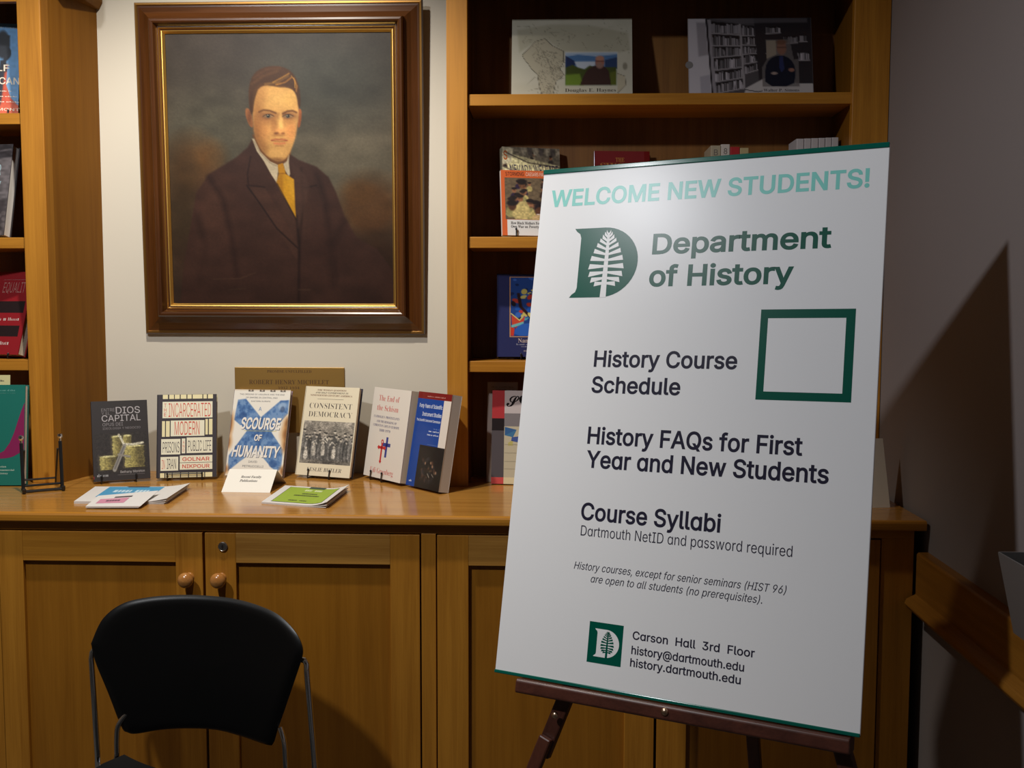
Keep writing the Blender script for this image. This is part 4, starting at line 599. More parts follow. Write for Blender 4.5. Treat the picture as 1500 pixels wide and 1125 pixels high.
# ================================================================ portrait
PW, PH = .754, .862
fr = thing('framed_portrait', 'large oil portrait of a man in a brown suit, in a dark wood frame', 'painting', (-.711, WY - .002, 1.274))
fr.rotation_euler = (R(1.7), 0, 0)
prof = [(0, 0, 'f'), (0, .008, 'f'), (.003, .0145, 'o'), (.0075, .0150, 'o'), (.010, .0118, 'f'), (.014, .012, 'f'), (.030, .017, 'f'), (.046, .026, 'f'), (.0475, .040, 'f'), (.051, .045, 'f'),
        (.056, .0455, 'f'), (.060, .043, 'f'), (.0635, .034, 'f'), (.066, .0285, 'f'), (.068, .0285, 'g'), (.070, .0305, 'g'), (.0715, .0275, 'f'), (.0745, .0255, 'f'), (.0755, .0265, 'g'), (.0775, .026, 'g'), (.0825, .0185, 'f'), (.0825, .008, 'f')]
def ring(sel):
    mb = MB()
    cor = lambda d, y: [(-PW / 2 + d, -y, d), (PW / 2 - d, -y, d), (PW / 2 - d, -y, PH - d), (-PW / 2 + d, -y, PH - d)]
    for p, q in zip(prof, prof[1:]):
        if (p[2] == 'g') != (sel == 'g'): continue
        om = p[2] == 'o'
        A, B = cor(p[0], p[1]), cor(q[0], q[1])
        for i in range(4):
            j = (i + 1) % 4
            mb.quad(A[i], A[j], B[j], B[i], ('gilt' if sel == 'g' else 'bronze' if om else 'frame' if i % 2 == 0 else 'frame_v'))
    return mb
ring('f').build('frame', fr, smooth=True)
g = ring('g').build('gilt_liner', fr, smooth=True); g['label'] = 'gilded slips of the frame'

P = Paint(268, 320, (235, 43, 569.5, 442), (72, 68, 60))
def z3(*a): return [(190 + x / 2.25, y / 2.25) for x, y in a]
def z4(*a): return [(320 + x / 4.327, 70 + y / 4.327) for x, y in a]
P.mix(np.clip(1 - (P.Y - 43) / 120, 0, 1) * .5, (66, 58, 56))
P.ell(500, 235, 110, 70, (112, 108, 92), 1.2, .8); P.ell(300, 190, 70, 60, (92, 92, 78), 1.2, .6); P.ell(480, 110, 90, 60, (66, 72, 66), 1.2, .6)
P.ell(270, 240, 38, 46, (96, 66, 34), .9, .75); P.ell(300, 225, 22, 24, (104, 72, 36), .9, .6); P.ell(250, 330, 30, 100, (62, 46, 28), 1., .8)
P.ell(535, 300, 48, 46, (88, 58, 30), .8, .85); P.ell(520, 275, 22, 16, (104, 72, 36), .8, .6); P.ell(550, 390, 60, 60, (52, 34, 22), .9, .9)
P.ell(390, 250, 70, 70, (96, 92, 78), 1., .5)
P.mix(np.clip((P.Y - 400) / 60, 0, 1) * .7, (34, 26, 20))
jk = z3((385, 442), (368, 470), (330, 502), (235, 558), (190, 620), (165, 740), (140, 860), (120, 1010), (860, 1010), (850, 880), (800, 810), (730, 770), (692, 700), (664, 620), (640, 570), (600, 535), (540, 512), (510, 492), (470, 560), (440, 520))
P.fill(jk, (66, 44, 37), 3)
P.ell(300, 300, 26, 46, (80, 54, 43), 1., .6); P.ell(420, 300, 22, 40, (78, 55, 44), 1., .5); P.ell(350, 330, 40, 50, (64, 42, 35), 1., .4)
P.line(z3((235, 570), (280, 640), (305, 760), (320, 900)), 7, (44, 28, 24), 9, .7); P.line(z3((600, 560), (625, 640), (640, 760), (660, 900)), 7, (44, 28, 24), 9, .7)
P.line(z3((190, 700), (215, 800), (190, 930)), 8, (46, 30, 25), 10, .6); P.line(z3((690, 720), (640, 800), (650, 930)), 10, (40, 26, 22), 12, .7)
P.ell(270, 385, 30, 34, (70, 48, 40), 1.1, .5); P.ell(470, 360, 40, 30, (60, 38, 32), 1.1, .6)
P.fill(z3((372, 600), (420, 600), (475, 690), (535, 800), (528, 850), (460, 740), (400, 650)), (74, 50, 41), 2.5)
P.line(z3((362, 596), (402, 652), (462, 742), (530, 806)), 2.2, (34, 22, 20), 2.2, .85); P.line(z3((378, 500), (365, 560), (368, 596), (422, 602)), 2, (38, 24, 21), 2.4, .8)
P.line(z3((530, 700), (536, 800), (530, 985)), 3.5, (32, 20, 18), 4, .9); P.line(z3((548, 540), (552, 640), (538, 790)), 3, (40, 26, 22), 4, .7); P.line(z3((560, 605), (598, 596)), 2, (36, 24, 21), 2, .8)
P.fill(z3((515, 520), (560, 560), (575, 600), (545, 700), (532, 740), (528, 600)), (76, 54, 46), 4, .7)
P.mix(np.clip((P.Y - 330) / 120, 0, 1) * .55, (44, 29, 24))
P.line(z3((240, 912), (330, 910), (385, 890)), 1.2, (82, 62, 48), 1.5, .6); P.line(z3((290, 948), (350, 944)), 1.2, (74, 56, 44), 1.5, .6); P.line(z3((530, 948), (570, 948)), 1.4, (84, 64, 50), 1.5, .6)
# neck, collar, tie
P.fill(z4((180, 520), (200, 600), (262, 700), (340, 740), (400, 700), (425, 640), (430, 560)), (112, 74, 44), 3)
P.fill(z4((176, 545), (190, 545), (228, 628), (290, 690), (345, 715), (338, 770), (332, 832), (290, 765), (250, 690), (205, 625)), (206, 196, 170), 1.6)
P.line(z4((186, 560), (226, 635), (290, 700), (338, 722)), 1.2, (150, 136, 110), 1.5, .7)
P.fill(z4((414, 648), (398, 690), (376, 706), (384, 745), (410, 790), (418, 770), (412, 700)), (200, 190, 164), 1.5)
P.fill(z4((340, 712), (372, 702), (384, 742), (390, 770), (442, 805), (444, 905), (450, 1055), (405, 970), (358, 890), (328, 830), (345, 770)), (204, 152, 34), 1.6)
P.fill(z4((340, 714), (372, 704), (386, 768), (362, 776), (345, 765)), (196, 140, 34), 1.5)
P.fill(z4((330, 820), (345, 775), (370, 775), (372, 900)), (160, 108, 26), 4, .6); P.line(z4((345, 768), (388, 768)), 1.1, (120, 76, 24), 1.4, .8); P.fill(z4((395, 790), (440, 808), (442, 940), (420, 900)), (222, 172, 48), 4, .6)
P.line(z4((332, 832), (380, 925), (450, 1060)), 1.6, (38, 24, 20), 2, .8)
# ears, head
P.fill(z4((140, 352), (160, 352), (178, 390), (188, 470), (168, 474), (146, 430), (136, 385)), (150, 98, 60), 1.8, smooth=1)
P.ell(*z4((163, 410))[0], 3.0, 9, (112, 70, 44), .9, .7)
P.fill(z4((480, 355), (502, 362), (500, 420), (488, 474), (472, 478)), (156, 92, 52), 1.6, smooth=1)
face = z4((205, 235), (190, 310), (183, 400), (190, 500), (205, 560), (240, 625), (290, 672), (345, 694), (388, 680), (425, 630), (455, 550), (474, 460), (484, 380), (478, 290), (452, 230), (340, 190), (240, 200))
P.fill(face, (182, 140, 90), 2.0, smooth=2)
msk = np.clip(.5 - P.dist(face) / 6, 0, 1)
def fe(cx, cy, rx, ry, col, soft, al, rot=0.):
    b = P.a.copy(); x, y = z4((cx, cy))[0]; P.ell(x, y, rx / 4.327, ry / 4.327, col, soft, al, rot); P.a = b + (P.a - b) * msk[..., None]
fe(215, 420, 42, 150, (138, 94, 58), 1.1, .75); fe(360, 290, 95, 56, (200, 160, 104), 1.3, .7); fe(240, 270, 40, 60, (158, 114, 72), 1.1, .6)
fe(430, 300, 45, 60, (196, 156, 96), 1., .5); fe(245, 500, 55, 70, (166, 112, 70), 1.1, .6); fe(430, 500, 40, 60, (188, 126, 80), 1., .7)
fe(200, 520, 30, 90, (124, 82, 50), 1., .6); fe(340, 640, 60, 34, (198, 156, 102), 1., .6); fe(235, 610, 40, 50, (126, 84, 52), 1., .7); fe(330, 690, 70, 22, (110, 74, 46), .9, .8); fe(275, 430, 40, 26, (150, 102, 66), 1., .6); fe(410, 432, 40, 24, (164, 114, 72), 1., .5)
fe(280, 400, 62, 26, (118, 78, 54), 1., .75); fe(415, 400, 55, 24, (112, 72, 50), 1., .75); fe(322, 460, 20, 60, (140, 94, 60), 1., .7); fe(366, 450, 14, 60, (214, 172, 112), .9, .8); fe(356, 500, 32, 20, (186, 130, 86), .9, .7)
fe(335, 512, 16, 8, (96, 58, 38), .9, .85); fe(378, 512, 12, 6, (112, 66, 42), .9, .8); fe(352, 524, 40, 8, (136, 92, 60), .9, .6)
def L4(pts, wd, col, soft, al=1.): P.line(z4(*pts), wd / 4.327, col, soft / 4.327, al)
L4([(226, 376), (255, 364), (295, 368), (335, 384)], 11, (84, 52, 32), 9, .85); L4([(380, 388), (410, 372), (445, 370), (468, 380)], 11, (78, 46, 28), 9, .85)
for ex, ey in ((285, 403), (412, 404)):
    x, y = z4((ex, ey))[0]
    P.ell(x, y, 7.6, 2.5, (126, 108, 92), .6, .7); P.ell(x, y - .1, 2.9, 2.6, (52, 52, 56), .6, .95); P.ell(x, y, 1.3, 1.3, (20, 16, 16), .7); P.ell(x - .9, y - .9, .6, .6, (220, 214, 200), .8)
    P.line([(x - 8, y + .4), (x - 3, y - 2.6), (x + 3, y - 2.8), (x + 8, y - .2)], 1.1, (52, 32, 24), 1.3, .9); P.line([(x - 6, y + 2.7), (x, y + 3.4), (x + 6, y + 2.5)], .6, (116, 76, 54), 1.3, .7)
L4([(302, 556), (330, 549), (350, 552), (372, 549), (404, 558)], 10, (150, 84, 62), 7, .9); L4([(302, 561), (352, 563), (404, 561)], 4, (92, 46, 34), 4, .95); L4([(320, 575), (352, 579), (388, 574)], 12, (176, 104, 76), 9, .85); L4([(328, 592), (378, 592)], 6, (132, 88, 58), 10, .6)
hair = z4((168, 388), (160, 300), (164, 210), (195, 135), (255, 96), (335, 84), (415, 102), (465, 150), (490, 220), (497, 300), (492, 352), (480, 350), (474, 285), (455, 242), (410, 222), (360, 222), (320, 214), (270, 208), (228, 226), (212, 262), (196, 312), (186, 388))
P.fill(hair, (78, 52, 32), 2.2, smooth=1)
for (a, b, c, cl, wd) in (((185, 200), (260, 150), (350, 120), (98, 68, 40), 16), ((200, 160), (280, 110), (370, 100), (92, 62, 38), 14), ((270, 200), (350, 190), (420, 150), (128, 94, 50), 12), ((320, 190), (370, 165), (425, 135), (196, 146, 62), 7),
                           ((340, 205), (400, 190), (440, 160), (180, 126, 54), 8), ((455, 165), (474, 215), (468, 250), (186, 132, 56), 8), ((440, 150), (462, 180), (462, 226), (206, 156, 66), 4), ((180, 260), (176, 320), (180, 370), (70, 44, 28), 12), ((440, 200), (450, 225), (470, 260), (72, 44, 26), 8), ((390, 215), (430, 190), (446, 170), (80, 50, 28), 6)):
    L4([a, b, c], wd, cl, wd * .9, .75)
P.grain(.035, 3.2, 1.6, 3); P.grain(.09, 22, 14, 4); P.grain(.04, 1.5, 1.5, 8)
P.grain(.05, 60, 40, 12); P.a *= np.array([.84, .80, .76]) * (1 + msk[..., None] * np.array([.22, .24, .14]))
cv = MB(); TC = Matrix.Translation((-PW / 2 + .0825, -.0165, .0825)) @ Matrix(((1, 0, 0, 0), (0, 0, -1, 0), (0, 1, 0, 0), (0, 0, 0, 1)))
cw, ch = PW - .165, PH - .165
cv.picture(TC, P, 0, 0, cw, ch, 'oil', 0)
cv.col = rgb(70, 60, 50); cv.box(-PW / 2 + .078, PW / 2 - .078, -.0162, -.004, .078, PH - .078, 'oil'); cv.col = (1, 1, 1)
cv.build('canvas', fr)

# brass plaque under the portrait
pl = MB(); X0, X1, Z0, Z1 = -.8505, -.5535, 1.008, 1.1845
pl.rbox(X0, X1, WY - .006, WY, Z0, Z1, 'brass', .0008)
TP = Matrix.Translation((0, WY - .006, 0)) @ Matrix(((1, 0, 0, 0), (0, 0, -1, 0), (0, 1, 0, 0), (0, 0, 0, 1)))
MT['engraved'] = mat('engraved lettering', (.10, .045, .012), .6)
def eng(t, x, z, w_, c, f='B', b=-.004): pl.text(TP, t, x, z, w_, c, (.9, .9, .9), 'engraved', f, b)
eng('PROMISE UNFULFILLED', -.762, 1.1705, .120, .0068); eng('ROBERT HENRY MICHELET', -.8115, 1.1395, .2165, .0115); eng('1912 1934', -.733, 1.1265, .058, .0062)
tag(pl.build('brass_plaque', origin=(-.702, WY, Z0)), 'engraved brass plaque on the wall below the portrait, behind the books', 'plaque')

# ================================================================ books
def face(tilt):
    c, s = cos(tilt), sin(tilt)
    return Matrix(((1, 0, 0, 0), (0, s, -c, 0), (0, c, s, 0), (0, 0, 0, 1)))   # (u, v, out) -> local
def book(label, loc, yaw, tilt, w, h, th, art, spine=(40, 40, 40), back=(60, 60, 60), hard=True, m='prg', pages='pages', cat='book', group=None, name='book', front=(230, 225, 215), stand=True):
    loc = (loc[0], loc[1], loc[2] + (.0028 if stand else .0) + th * sin(R(tilt)) + .0005)
    t = thing(name, label, cat, loc, R(yaw), group); T = face(R(tilt)); bt = .0024 if hard else .0006; ov = .003 if hard else .0
    mb = MB()
    mb.col = rgb(*front); mb.box(0, w, 0, h, -bt, 0, m, T)
    mb.col = rgb(*back); mb.box(0, w, 0, h, -th, -th + bt, m, T)
    mb.col = rgb(*spine); mb.rbox(-.0012 if hard else 0, bt, 0, h, -th, 0, m, .0006, T); mb.col = (1, 1, 1)
    if art: art(mb, T, w, h, m)
    mb.build('cover', t)
    p = MB(); p.box(bt, w - ov - .0004, ov, h - ov, -th + bt, -bt, pages, T); p.build('page_block', t)
    return t
def wire_stand(label, loc, yaw, tilt, x0, x1, depth, lip=.016, back=.10, group='black wire book easels', bar=False):
    """two bent wire sides: lip in front of the book, foot under it, back rest; joined by cross bars"""
    t = thing('book_stand', label, 'book stand', loc, R(yaw), group); tn = R(tilt)
    s, c = sin(tn), cos(tn)
    for x in (x0, x1):
        mb = MB()
        f = (-.006 / c, 0)
        pts = [(x, -.0055 + s * lip, .0035 + c * lip), (x, -.0055 + s * .003, .005), (x, -.0045, .0020), (x, .002, .0013), (x, depth + .012, .0013), (x, depth + .016, .004), (x, depth + .016 + s * back, .004 + c * back)]
        mb.tube(pts, [.0015, .0015, .0015, .0012, .0012, .0015, .0015], 'wire', 8)
        mb.tube([(x, -.0055 + s * (lip - .003), .0035 + c * (lip - .003)), (x, -.0055 + s * lip, .0035 + c * lip), (x, -.0055 + s * (lip + .003), .0035 + c * (lip + .003))], [.0018, .0028, .0018], 'wire', 10)
        mb.build('arm', t, smooth=True)
    mb = MB(); mb.tube([(x0, depth + .016 + s * back, .004 + c * back), (x1, depth + .016 + s * back, .004 + c * back)], .0016, 'wire', 8)
    mb.build('crossbar', t, smooth=True)
    MB().tube([(x0, depth + .013, .0016), (x1, depth + .013, .0016)], .0015, 'wire', 8).build('crossbar', t, smooth=True)
    if bar: MB().tube([(x0, -.0055 + s * lip, .0035 + c * lip), (x1, -.0055 + s * lip, .0035 + c * lip)], .0014, 'wire', 8).build('front_bar', t, smooth=True)
    return t
CREAM = (232, 220, 172)
# --- black book with coins
def art_coins(mb, T, w, h, m):
    P = Paint(90, 110, (90, 480, 740, 960), (44, 38, 36))
    def stack(x0, x1, y0, y1, n, seed):
        for k in range(n):
            y = y1 - (y1 - y0) * k / n; d = (np.random.RandomState(seed * 50 + k).rand() - .5) * 12
            P.fill([(x0 + d, y - (y1 - y0) / n * .9), (x1 + d, y - (y1 - y0) / n * .9), (x1 + d, y), (x0 + d, y)], (172, 160, 92), 7)
            P.line([(x0 + d, y), (x1 + d, y)], 5, (92, 80, 44), 6, .9)
        P.fill([(x0 - 10, y0 - 10), (x0 + (x1 - x0) * .35, y0 - 10), (x0 + (x1 - x0) * .3, y1), (x0 - 10, y1)], (196, 186, 120), 50, .35)
        P.fill([(x0 + (x1 - x0) * .55, y0 - 10), (x1 + 12, y0 - 10), (x1 + 12, y1 + 8), (x0 + (x1 - x0) * .65, y1 + 8)], (60, 52, 34), 70, .6)
        P.ell((x0 + x1) / 2, y0 - 4, (x1 - x0) / 2, 11, (204, 196, 140), .4)
    stack(312, 430, 530, 760, 13, 1); stack(450, 550, 525, 700, 10, 2); stack(150, 350, 760, 910, 8, 3); stack(455, 700, 650, 895, 13, 4)
    P.line([(395, 510), (425, 560), (450, 620), (560, 628), (690, 612)], 26, (206, 200, 176), 12); P.grain(.25, 12, 12, 3)
    P.line([(460, 640), (325, 915)], 46, (150, 146, 138), 6); P.line([(452, 650), (330, 900)], 22, (96, 92, 90), 8, .7); P.line([(380, 740), (520, 770)], 24, (140, 134, 124), 8)
    mb.picture(T, P, .035 * w, .085 * h, .96 * w, .60 * h, m)
    g = rgb(172, 166, 168); g2 = rgb(128, 122, 124)
    for s_, u, v, wd, cp, cl, bd in (('ENTRE', .18, .868, .235, .0080, g2, 0), ('Y EL', .18, .824, .15, .0074, g2, 0), ('DIOS', .435, .836, .43, .0172, g, .004), ('CAPITAL', .18, .742, .69, .0160, g, .004), ('OPUS DEI', .19, .684, .36, .0082, g2, .006), ('IDEOLOGÍA Y NEGOCIO'.replace('Í', 'I'), .19, .640, .67, .0056, g2, 0)):
        mb.text(T, s_, u * w, v * h, wd * w, cp, cl, m, bold=bd)
    mb.text(T, 'Bethany Moreton', .47 * w, .088 * h, .43 * w, .0062, rgb(170, 165, 165), m, bold=.004); mb.rect(T, .42 * w, .066 * h, .9 * w, .07 * h, rgb(110, 104, 104), m)
    mb.scrawl(T, (3, 4), .06 * w, .055 * h, .2 * w, .0075, rgb(170, 170, 172), m)
    mb.rect(T, 0, .03 * h, .012 * w, .065 * h, rgb(150, 30, 40), m)
book('black paperback with stacks of gold coins printed on its cover', (-1.146, 2.471, CT), 27.6, 12.9, .135, .204, .016, art_coins, (40, 34, 34), (40, 34, 34), hard=False, front=(44, 38, 38), m='prt')
wire_stand('black wire book easel holding the black book with gold coins', (-1.146, 2.471, CT), 27.6, 12.9, .018, .100, .022)
# --- dark book with cream boxes and red tall lettering
def art_bars(mb, T, w, h, m):
    W, H = 705., 985.; cr = rgb(*CREAM); wh = rgb(232, 226, 200); red = rgb(206, 74, 56); dk = rgb(56, 46, 52)
    def b(x0, y0, x1, y1, c=cr): mb.rect(T, (x0 - 45) / W * w, 1 * h - (y1 - 70) / H * h, (x1 - 45) / W * w, h - (y0 - 70) / H * h, c, m)
    def t(s_, x0, y0, x1, y1, c, bold=.0, f='A'): mb.text(T, s_, (x0 - 45) / W * w, h - (y1 - 70) / H * h, (x1 - x0) / W * w, (y1 - y0) / H * h, c, m, f, bold)
    for x0, x1 in ((108, 168), (184, 240), (250, 308), (320, 388), (400, 450), (462, 578), (590, 632), (645, 705)): b(x0, 72, x1, 122)
    b(106, 156, 700, 350, wh); t('INCARCERATED', 178, 172, 682, 338, red, -.006)
    for i, c in enumerate('THE'): t(c, 124, 178 + i * 54, 152, 222 + i * 54, red)
    b(102, 385, 136, 570); b(148, 385, 192, 570); b(204, 380, 604, 566, wh); b(616, 368, 645, 552); b(658, 366, 700, 552)
    t('MODERN', 250, 392, 546, 552, red, -.004)
    b(94, 598, 320, 780, wh); t('PRISONS', 112, 632, 308, 758, dk, -.004); b(336, 594, 378, 770, wh)
    for i, c in enumerate('AND'): t(c, 348, 622 + i * 46, 368, 656 + i * 46, red)
    b(394, 584, 700, 768, wh); t('PUBLIC LIFE', 412, 620, 684, 744, dk, -.004)
    b(88, 808, 296, 970, wh); t('IN', 104, 842, 138, 950, red, -.004); t('IRAN', 162, 830, 270, 950, dk, -.004)
    b(314, 795, 700, 878, wh); t('GOLNAR', 344, 818, 668, 860, red, .012); b(314, 884, 700, 962, wh); t('NIKPOUR', 344, 902, 668, 944, red, .012)
    for x0, x1 in ((84, 134), (148, 220), (232, 318), (330, 412), (424, 512), (524, 604), (616, 700)): b(x0, 998, x1, 1052)
book('dark book with cream boxes and tall red lettering on its cover', (-1.009, 2.530, CT), 12.6, 11.9, .148, .216, .020, art_bars, (38, 32, 38), (200, 190, 150), front=(48, 40, 46), m='prt')
wire_stand('black wire book easel holding the cream and red lettered book', (-1.009, 2.530, CT), 12.6, 11.9, .026, .112, .026, lip=.015, bar=True)
# --- white book with a blue X
def art_cross(mb, T, w, h, m):
    P = Paint(100, 140, (0, 0, 100, 145), (236, 230, 218))
    bl = (88, 124, 174)
    P.fill([(8, 18), (22, 16), (52, 47), (84, 18), (99, 17), (99, 40), (74, 72), (97, 100), (97, 132), (90, 136), (80, 130), (50, 101), (22, 122), (4, 138), (3, 112), (30, 70), (5, 52)], bl, 1.5)
    P.fill([(3, 112), (28, 74), (50, 101), (22, 122), (4, 138)], (84, 120, 172), 2, .9)
    n = P.noise(5, 6, 2) + .5 * P.noise(2, 2, 3)
    isb = (np.abs(P.a - np.array(bl)).sum(2) < 60).astype(float)
    P.mix(np.clip((n - .62) * 2.2, 0, .6) * isb, (140, 168, 202)); P.mix(np.clip((.55 - n) * 2.0, 0, .5) * isb, (56, 84, 134))
    P.fill([(40, 78), (52, 60), (62, 76), (54, 100)], (60, 92, 146), 3, .5)
    for (x, y, rx, ry) in ((99, 58, 5, 14), (99, 90, 4, 16), (1, 60, 3, 20), (0, 90, 4, 12), (100, 74, 7, 12), (0, 135, 4, 8), (99, 135, 4, 8)):
        P.ell(x, y, rx * 1.5, ry, (206, 150, 90), .9, .7); P.ell(x + (2 if x > 50 else -2), y, rx, ry * .8, (120, 74, 40), .8, .7)
    for x in (25, 45, 64, 82): P.fill([(x, 0), (x + 9, 0), (x + 9, 3.4), (x, 3.4)], (70, 66, 64), 1); P.fill([(x + 3, .5), (x + 6, .5), (x + 6, 2.5), (x + 3, 2.5)], (220, 210, 200), 1)
    P.line([(0, .5), (100, .5)], 2, (190, 160, 120), 2, .6); P.ell(88, 28, 7, 6, (168, 190, 214), .5, .7); P.ell(89, 33, 4, 5, (60, 76, 110), .5, .6); P.ell(20, 45, 7, 6, (54, 84, 136), .4, .7); P.ell(82, 124, 7, 6, (54, 84, 136), .4, .6)
    P.line([(25, 70), (82, 70)], .7, (196, 180, 90), .8, .8)
    mb.picture(T, P, 0, 0, w, h, m)
    g = rgb(96, 96, 104); wt = rgb(238, 232, 224)
    def t(s_, x0, x1, y, cap, c, b=0., f='A', sh=0.): mb.text(T, s_, x0 / 100 * w, h - y / 145 * h, (x1 - x0) / 100 * w, cap / 145 * h, c, m, f, b, sh, .00045)
    t('THE ORIGINS OF VIOLENCE AND THE END', 10, 90, 9.5, 2.3, g); t('OF EMPIRE IN CENTRAL AND', 22, 78, 15, 2.3, g); t('EASTERN EUROPE', 32, 66, 21, 2.2, g); t('A', 47, 52, 36, 6.5, rgb(96, 130, 178))
    for dx, c in ((.7, rgb(52, 60, 84)), (0, wt)):
        hh = .00035 if dx else .0006
        for s_, x0, x1, y, cap in (('SCOURGE', 17, 87, 66.5, 18), ('OF', 44, 57, 86, 9.5), ('HUMANITY', 7.5, 90.5, 113, 17.5)):
            mb.text(T, s_, (x0 + dx) / 100 * w, h - (y + dx) / 145 * h, (x1 - x0) / 100 * w, cap / 145 * h, c, m, 'A', .026, .12, hh)
    t('DAVID', 39, 54, 123, 3.4, g); t('PETRUCCELLI', 29, 66, 130.5, 3.4, g)
book('white book with a large blue painted X across its cover', (-.854, 2.598, CT), -7.7, 17.2, .158, .232, .016, art_cross, (120, 110, 120), (150, 130, 140), pages='pages_w', front=(236, 230, 220), stand=False)
# --- cream book with an engraving
def art_crowd(mb, T, w, h, m):
    P = Paint(120, 92, (0, 0, 120, 92), (150, 142, 130)); r = np.random.RandomState(11)
    P.mix(np.clip((P.Y) / 92, 0, 1) * .35, (90, 84, 78)); P.fill([(0, 76), (120, 72), (120, 92), (0, 92)], (122, 116, 106), 6)
    P.fill([(8, 8), (28, 6), (30, 40), (6, 44)], (112, 106, 98), 6, .7); P.fill([(70, 4), (96, 8), (94, 30), (72, 28)], (128, 122, 112), 6, .7)
    for i in range(30):
        x = 4 + i * 3.95 + r.rand() * 2; y = 22 + r.rand() * 16 + (i % 3) * 5; c = (56 + 30 * r.rand()) if i % 2 else (84 + 60 * r.rand())
        P.fill([(x - 4, y + 5), (x + 4, y + 5), (x + 5.5, y + 30), (x + 4, 84), (x - 4, 84), (x - 5.5, y + 28)], (c, c * .97, c * .93), 2, .85, smooth=1)
        P.ell(x, y, 2.6, 3.2, (196, 186, 170), .5, .9); P.ell(x, y - 2.4, 3.4, 1.8, (48, 46, 44), .5, .9)
    for x, y, q in ((48, 40, 1), (60, 46, -1), (24, 48, 1), (80, 50, -1)):
        P.line([(x, y), (x + 8 * q, y - 6), (x + 13 * q, y + 2)], 2.4, (206, 198, 184), 1.5, .9)
    for x, y, a in ((30, 62, 9), (78, 66, 8), (52, 60, 10), (12, 70, 8)):
        P.fill([(x - 4, y - a), (x + 4, y - a), (x + 6, y + 14), (x - 5, y + 14)], (206, 198, 184), 2.5, .8, smooth=1); P.ell(x, y - a - 3, 2.6, 3, (200, 190, 174), .5)
    for i in range(26): P.line([(r.rand() * 120, 82 + r.rand() * 9), (r.rand() * 120, 84 + r.rand() * 8)], .8, (64, 60, 56), 1, .5)
    P.grain(.25, 2.2, 1.6, 4); P.grain(.2, 7, 7, 6)
    mb.picture(T, P, .045 * w, .135 * h, .985 * w, .61 * h, m)
    br_ = rgb(120, 74, 54); g = rgb(84, 76, 72)
    def t(s_, x0, x1, y, cap, c, f='B', b=-.008, sh=0.): mb.text(T, s_, x0 * w, y * h, (x1 - x0) * w, cap * h, c, m, f, b, sh)
    t('THE WOMAN QUESTION', .22, .76, .952, .017, br_, b=-.002, sh=.2); t('AND SELF GOVERNMENT IN', .19, .80, .922, .017, g, b=-.002, sh=.2); t('NINETEENTH CENTURY AMERICA', .10, .88, .892, .017, br_, b=-.002, sh=.2)
    mb.rect(T, .24 * w, .858 * h, .73 * w, .861 * h, g, m)
    t('CONSISTENT', .11, .90, .752, .062, g, b=-.012); t('DEMOCRACY', .11, .92, .658, .060, g, b=-.012); t('LESLIE BUTLER', .20, .84, .05, .042, g, b=-.010, sh=.15)
book('cream book with a grey crowd engraving on its cover', (-.670, 2.608, CT), -19.4, 14.1, .163, .236, .018, art_crowd, (220, 208, 180), (34, 38, 62), pages='pages', front=(228, 216, 188), m='prt')
wire_stand('black wire book easel holding the cream book with the crowd engraving', (-.670, 2.608, CT), -19.4, 14.1, .040, .104, .024, lip=.020)
# --- white book with red and blue crosses
def art_cross2(mb, T, w, h, m):
    red = rgb(206, 84, 78); bl = rgb(60, 66, 140); W, H = 100., 134.
    def t(s_, x0, x1, y, cap, c, f='B', b=-.01, sh=0.): mb.text(T, s_, x0 / W * w, h - y / H * h, (x1 - x0) / W * w, cap / H * h, c, m, f, b, sh)
    t('The End of', 17, 72, 19.5, 8.5, red); t('the Schism', 15, 72, 34, 8.5, red)
    for s_, x0, x1, y in (('CATHOLICS, PROTESTANTS', 9, 78, 45), ('AND THE REMAKING OF', 18, 72, 52), ('CHRISTIAN LIFE IN EUROPE,', 10, 80, 58), ('1880-1970', 28, 58, 65)): t(s_, x0, x1, y, 3.4, rgb(86, 84, 128), b=-.006)
    def X(x, y): return (x / W * w, h - y / H * h)
    def cross(cx, y0, y1, ya, aw, hw, c, hh, tip):
        for p in ([X(cx - hw, y0), X(cx - hw, y1), X(cx + hw, y1), X(cx + hw, y0)], [X(cx - aw, ya - hw), X(cx - aw, ya + hw), X(cx + aw, ya + hw), X(cx + aw, ya - hw)]): mb.poly(T, p, c, m, hh)
        if tip:
            for x_, y_ in ((cx, y1), (cx - aw, ya), (cx + aw, ya)): mb.poly(T, [X(x_ - 3.2, y_), X(x_, y_ + 3.4), X(x_ + 3.2, y_), X(x_, y_ - 3.4)], c, m, hh + .00005)
            mb.poly(T, [X(cx + 3.4 * cos(a * pi / 5), y0 - 2 + 3.8 * sin(a * pi / 5)) for a in range(10)][::-1], c, m, hh + .00005); mb.poly(T, [X(cx + 1.5 * cos(a * pi / 5), y0 - 2 + 1.8 * sin(a * pi / 5)) for a in range(10)][::-1], rgb(226, 216, 204), m, hh + .0001)
    cross(53, 72, 102, 83.5, 10, 2.6, bl, .0002, False); cross(41, 82, 109, 88.5, 8.5, 1.9, rgb(196, 50, 46), .0004, True)
    t('Udi Greenberg', 17, 79, 127, 8.0, red)
book('thick white book with small red and blue crosses on its cover', (-.490, 2.608, CT), -48., 9.2, .173, .232, .034, art_cross2, (226, 216, 204), (226, 216, 204), hard=False, front=(226, 217, 206), m='prt')
wire_stand('black wire book easel holding the thick white book with crosses', (-.490, 2.608, CT), -48., 9.2, .040, .092, .040, lip=.020)
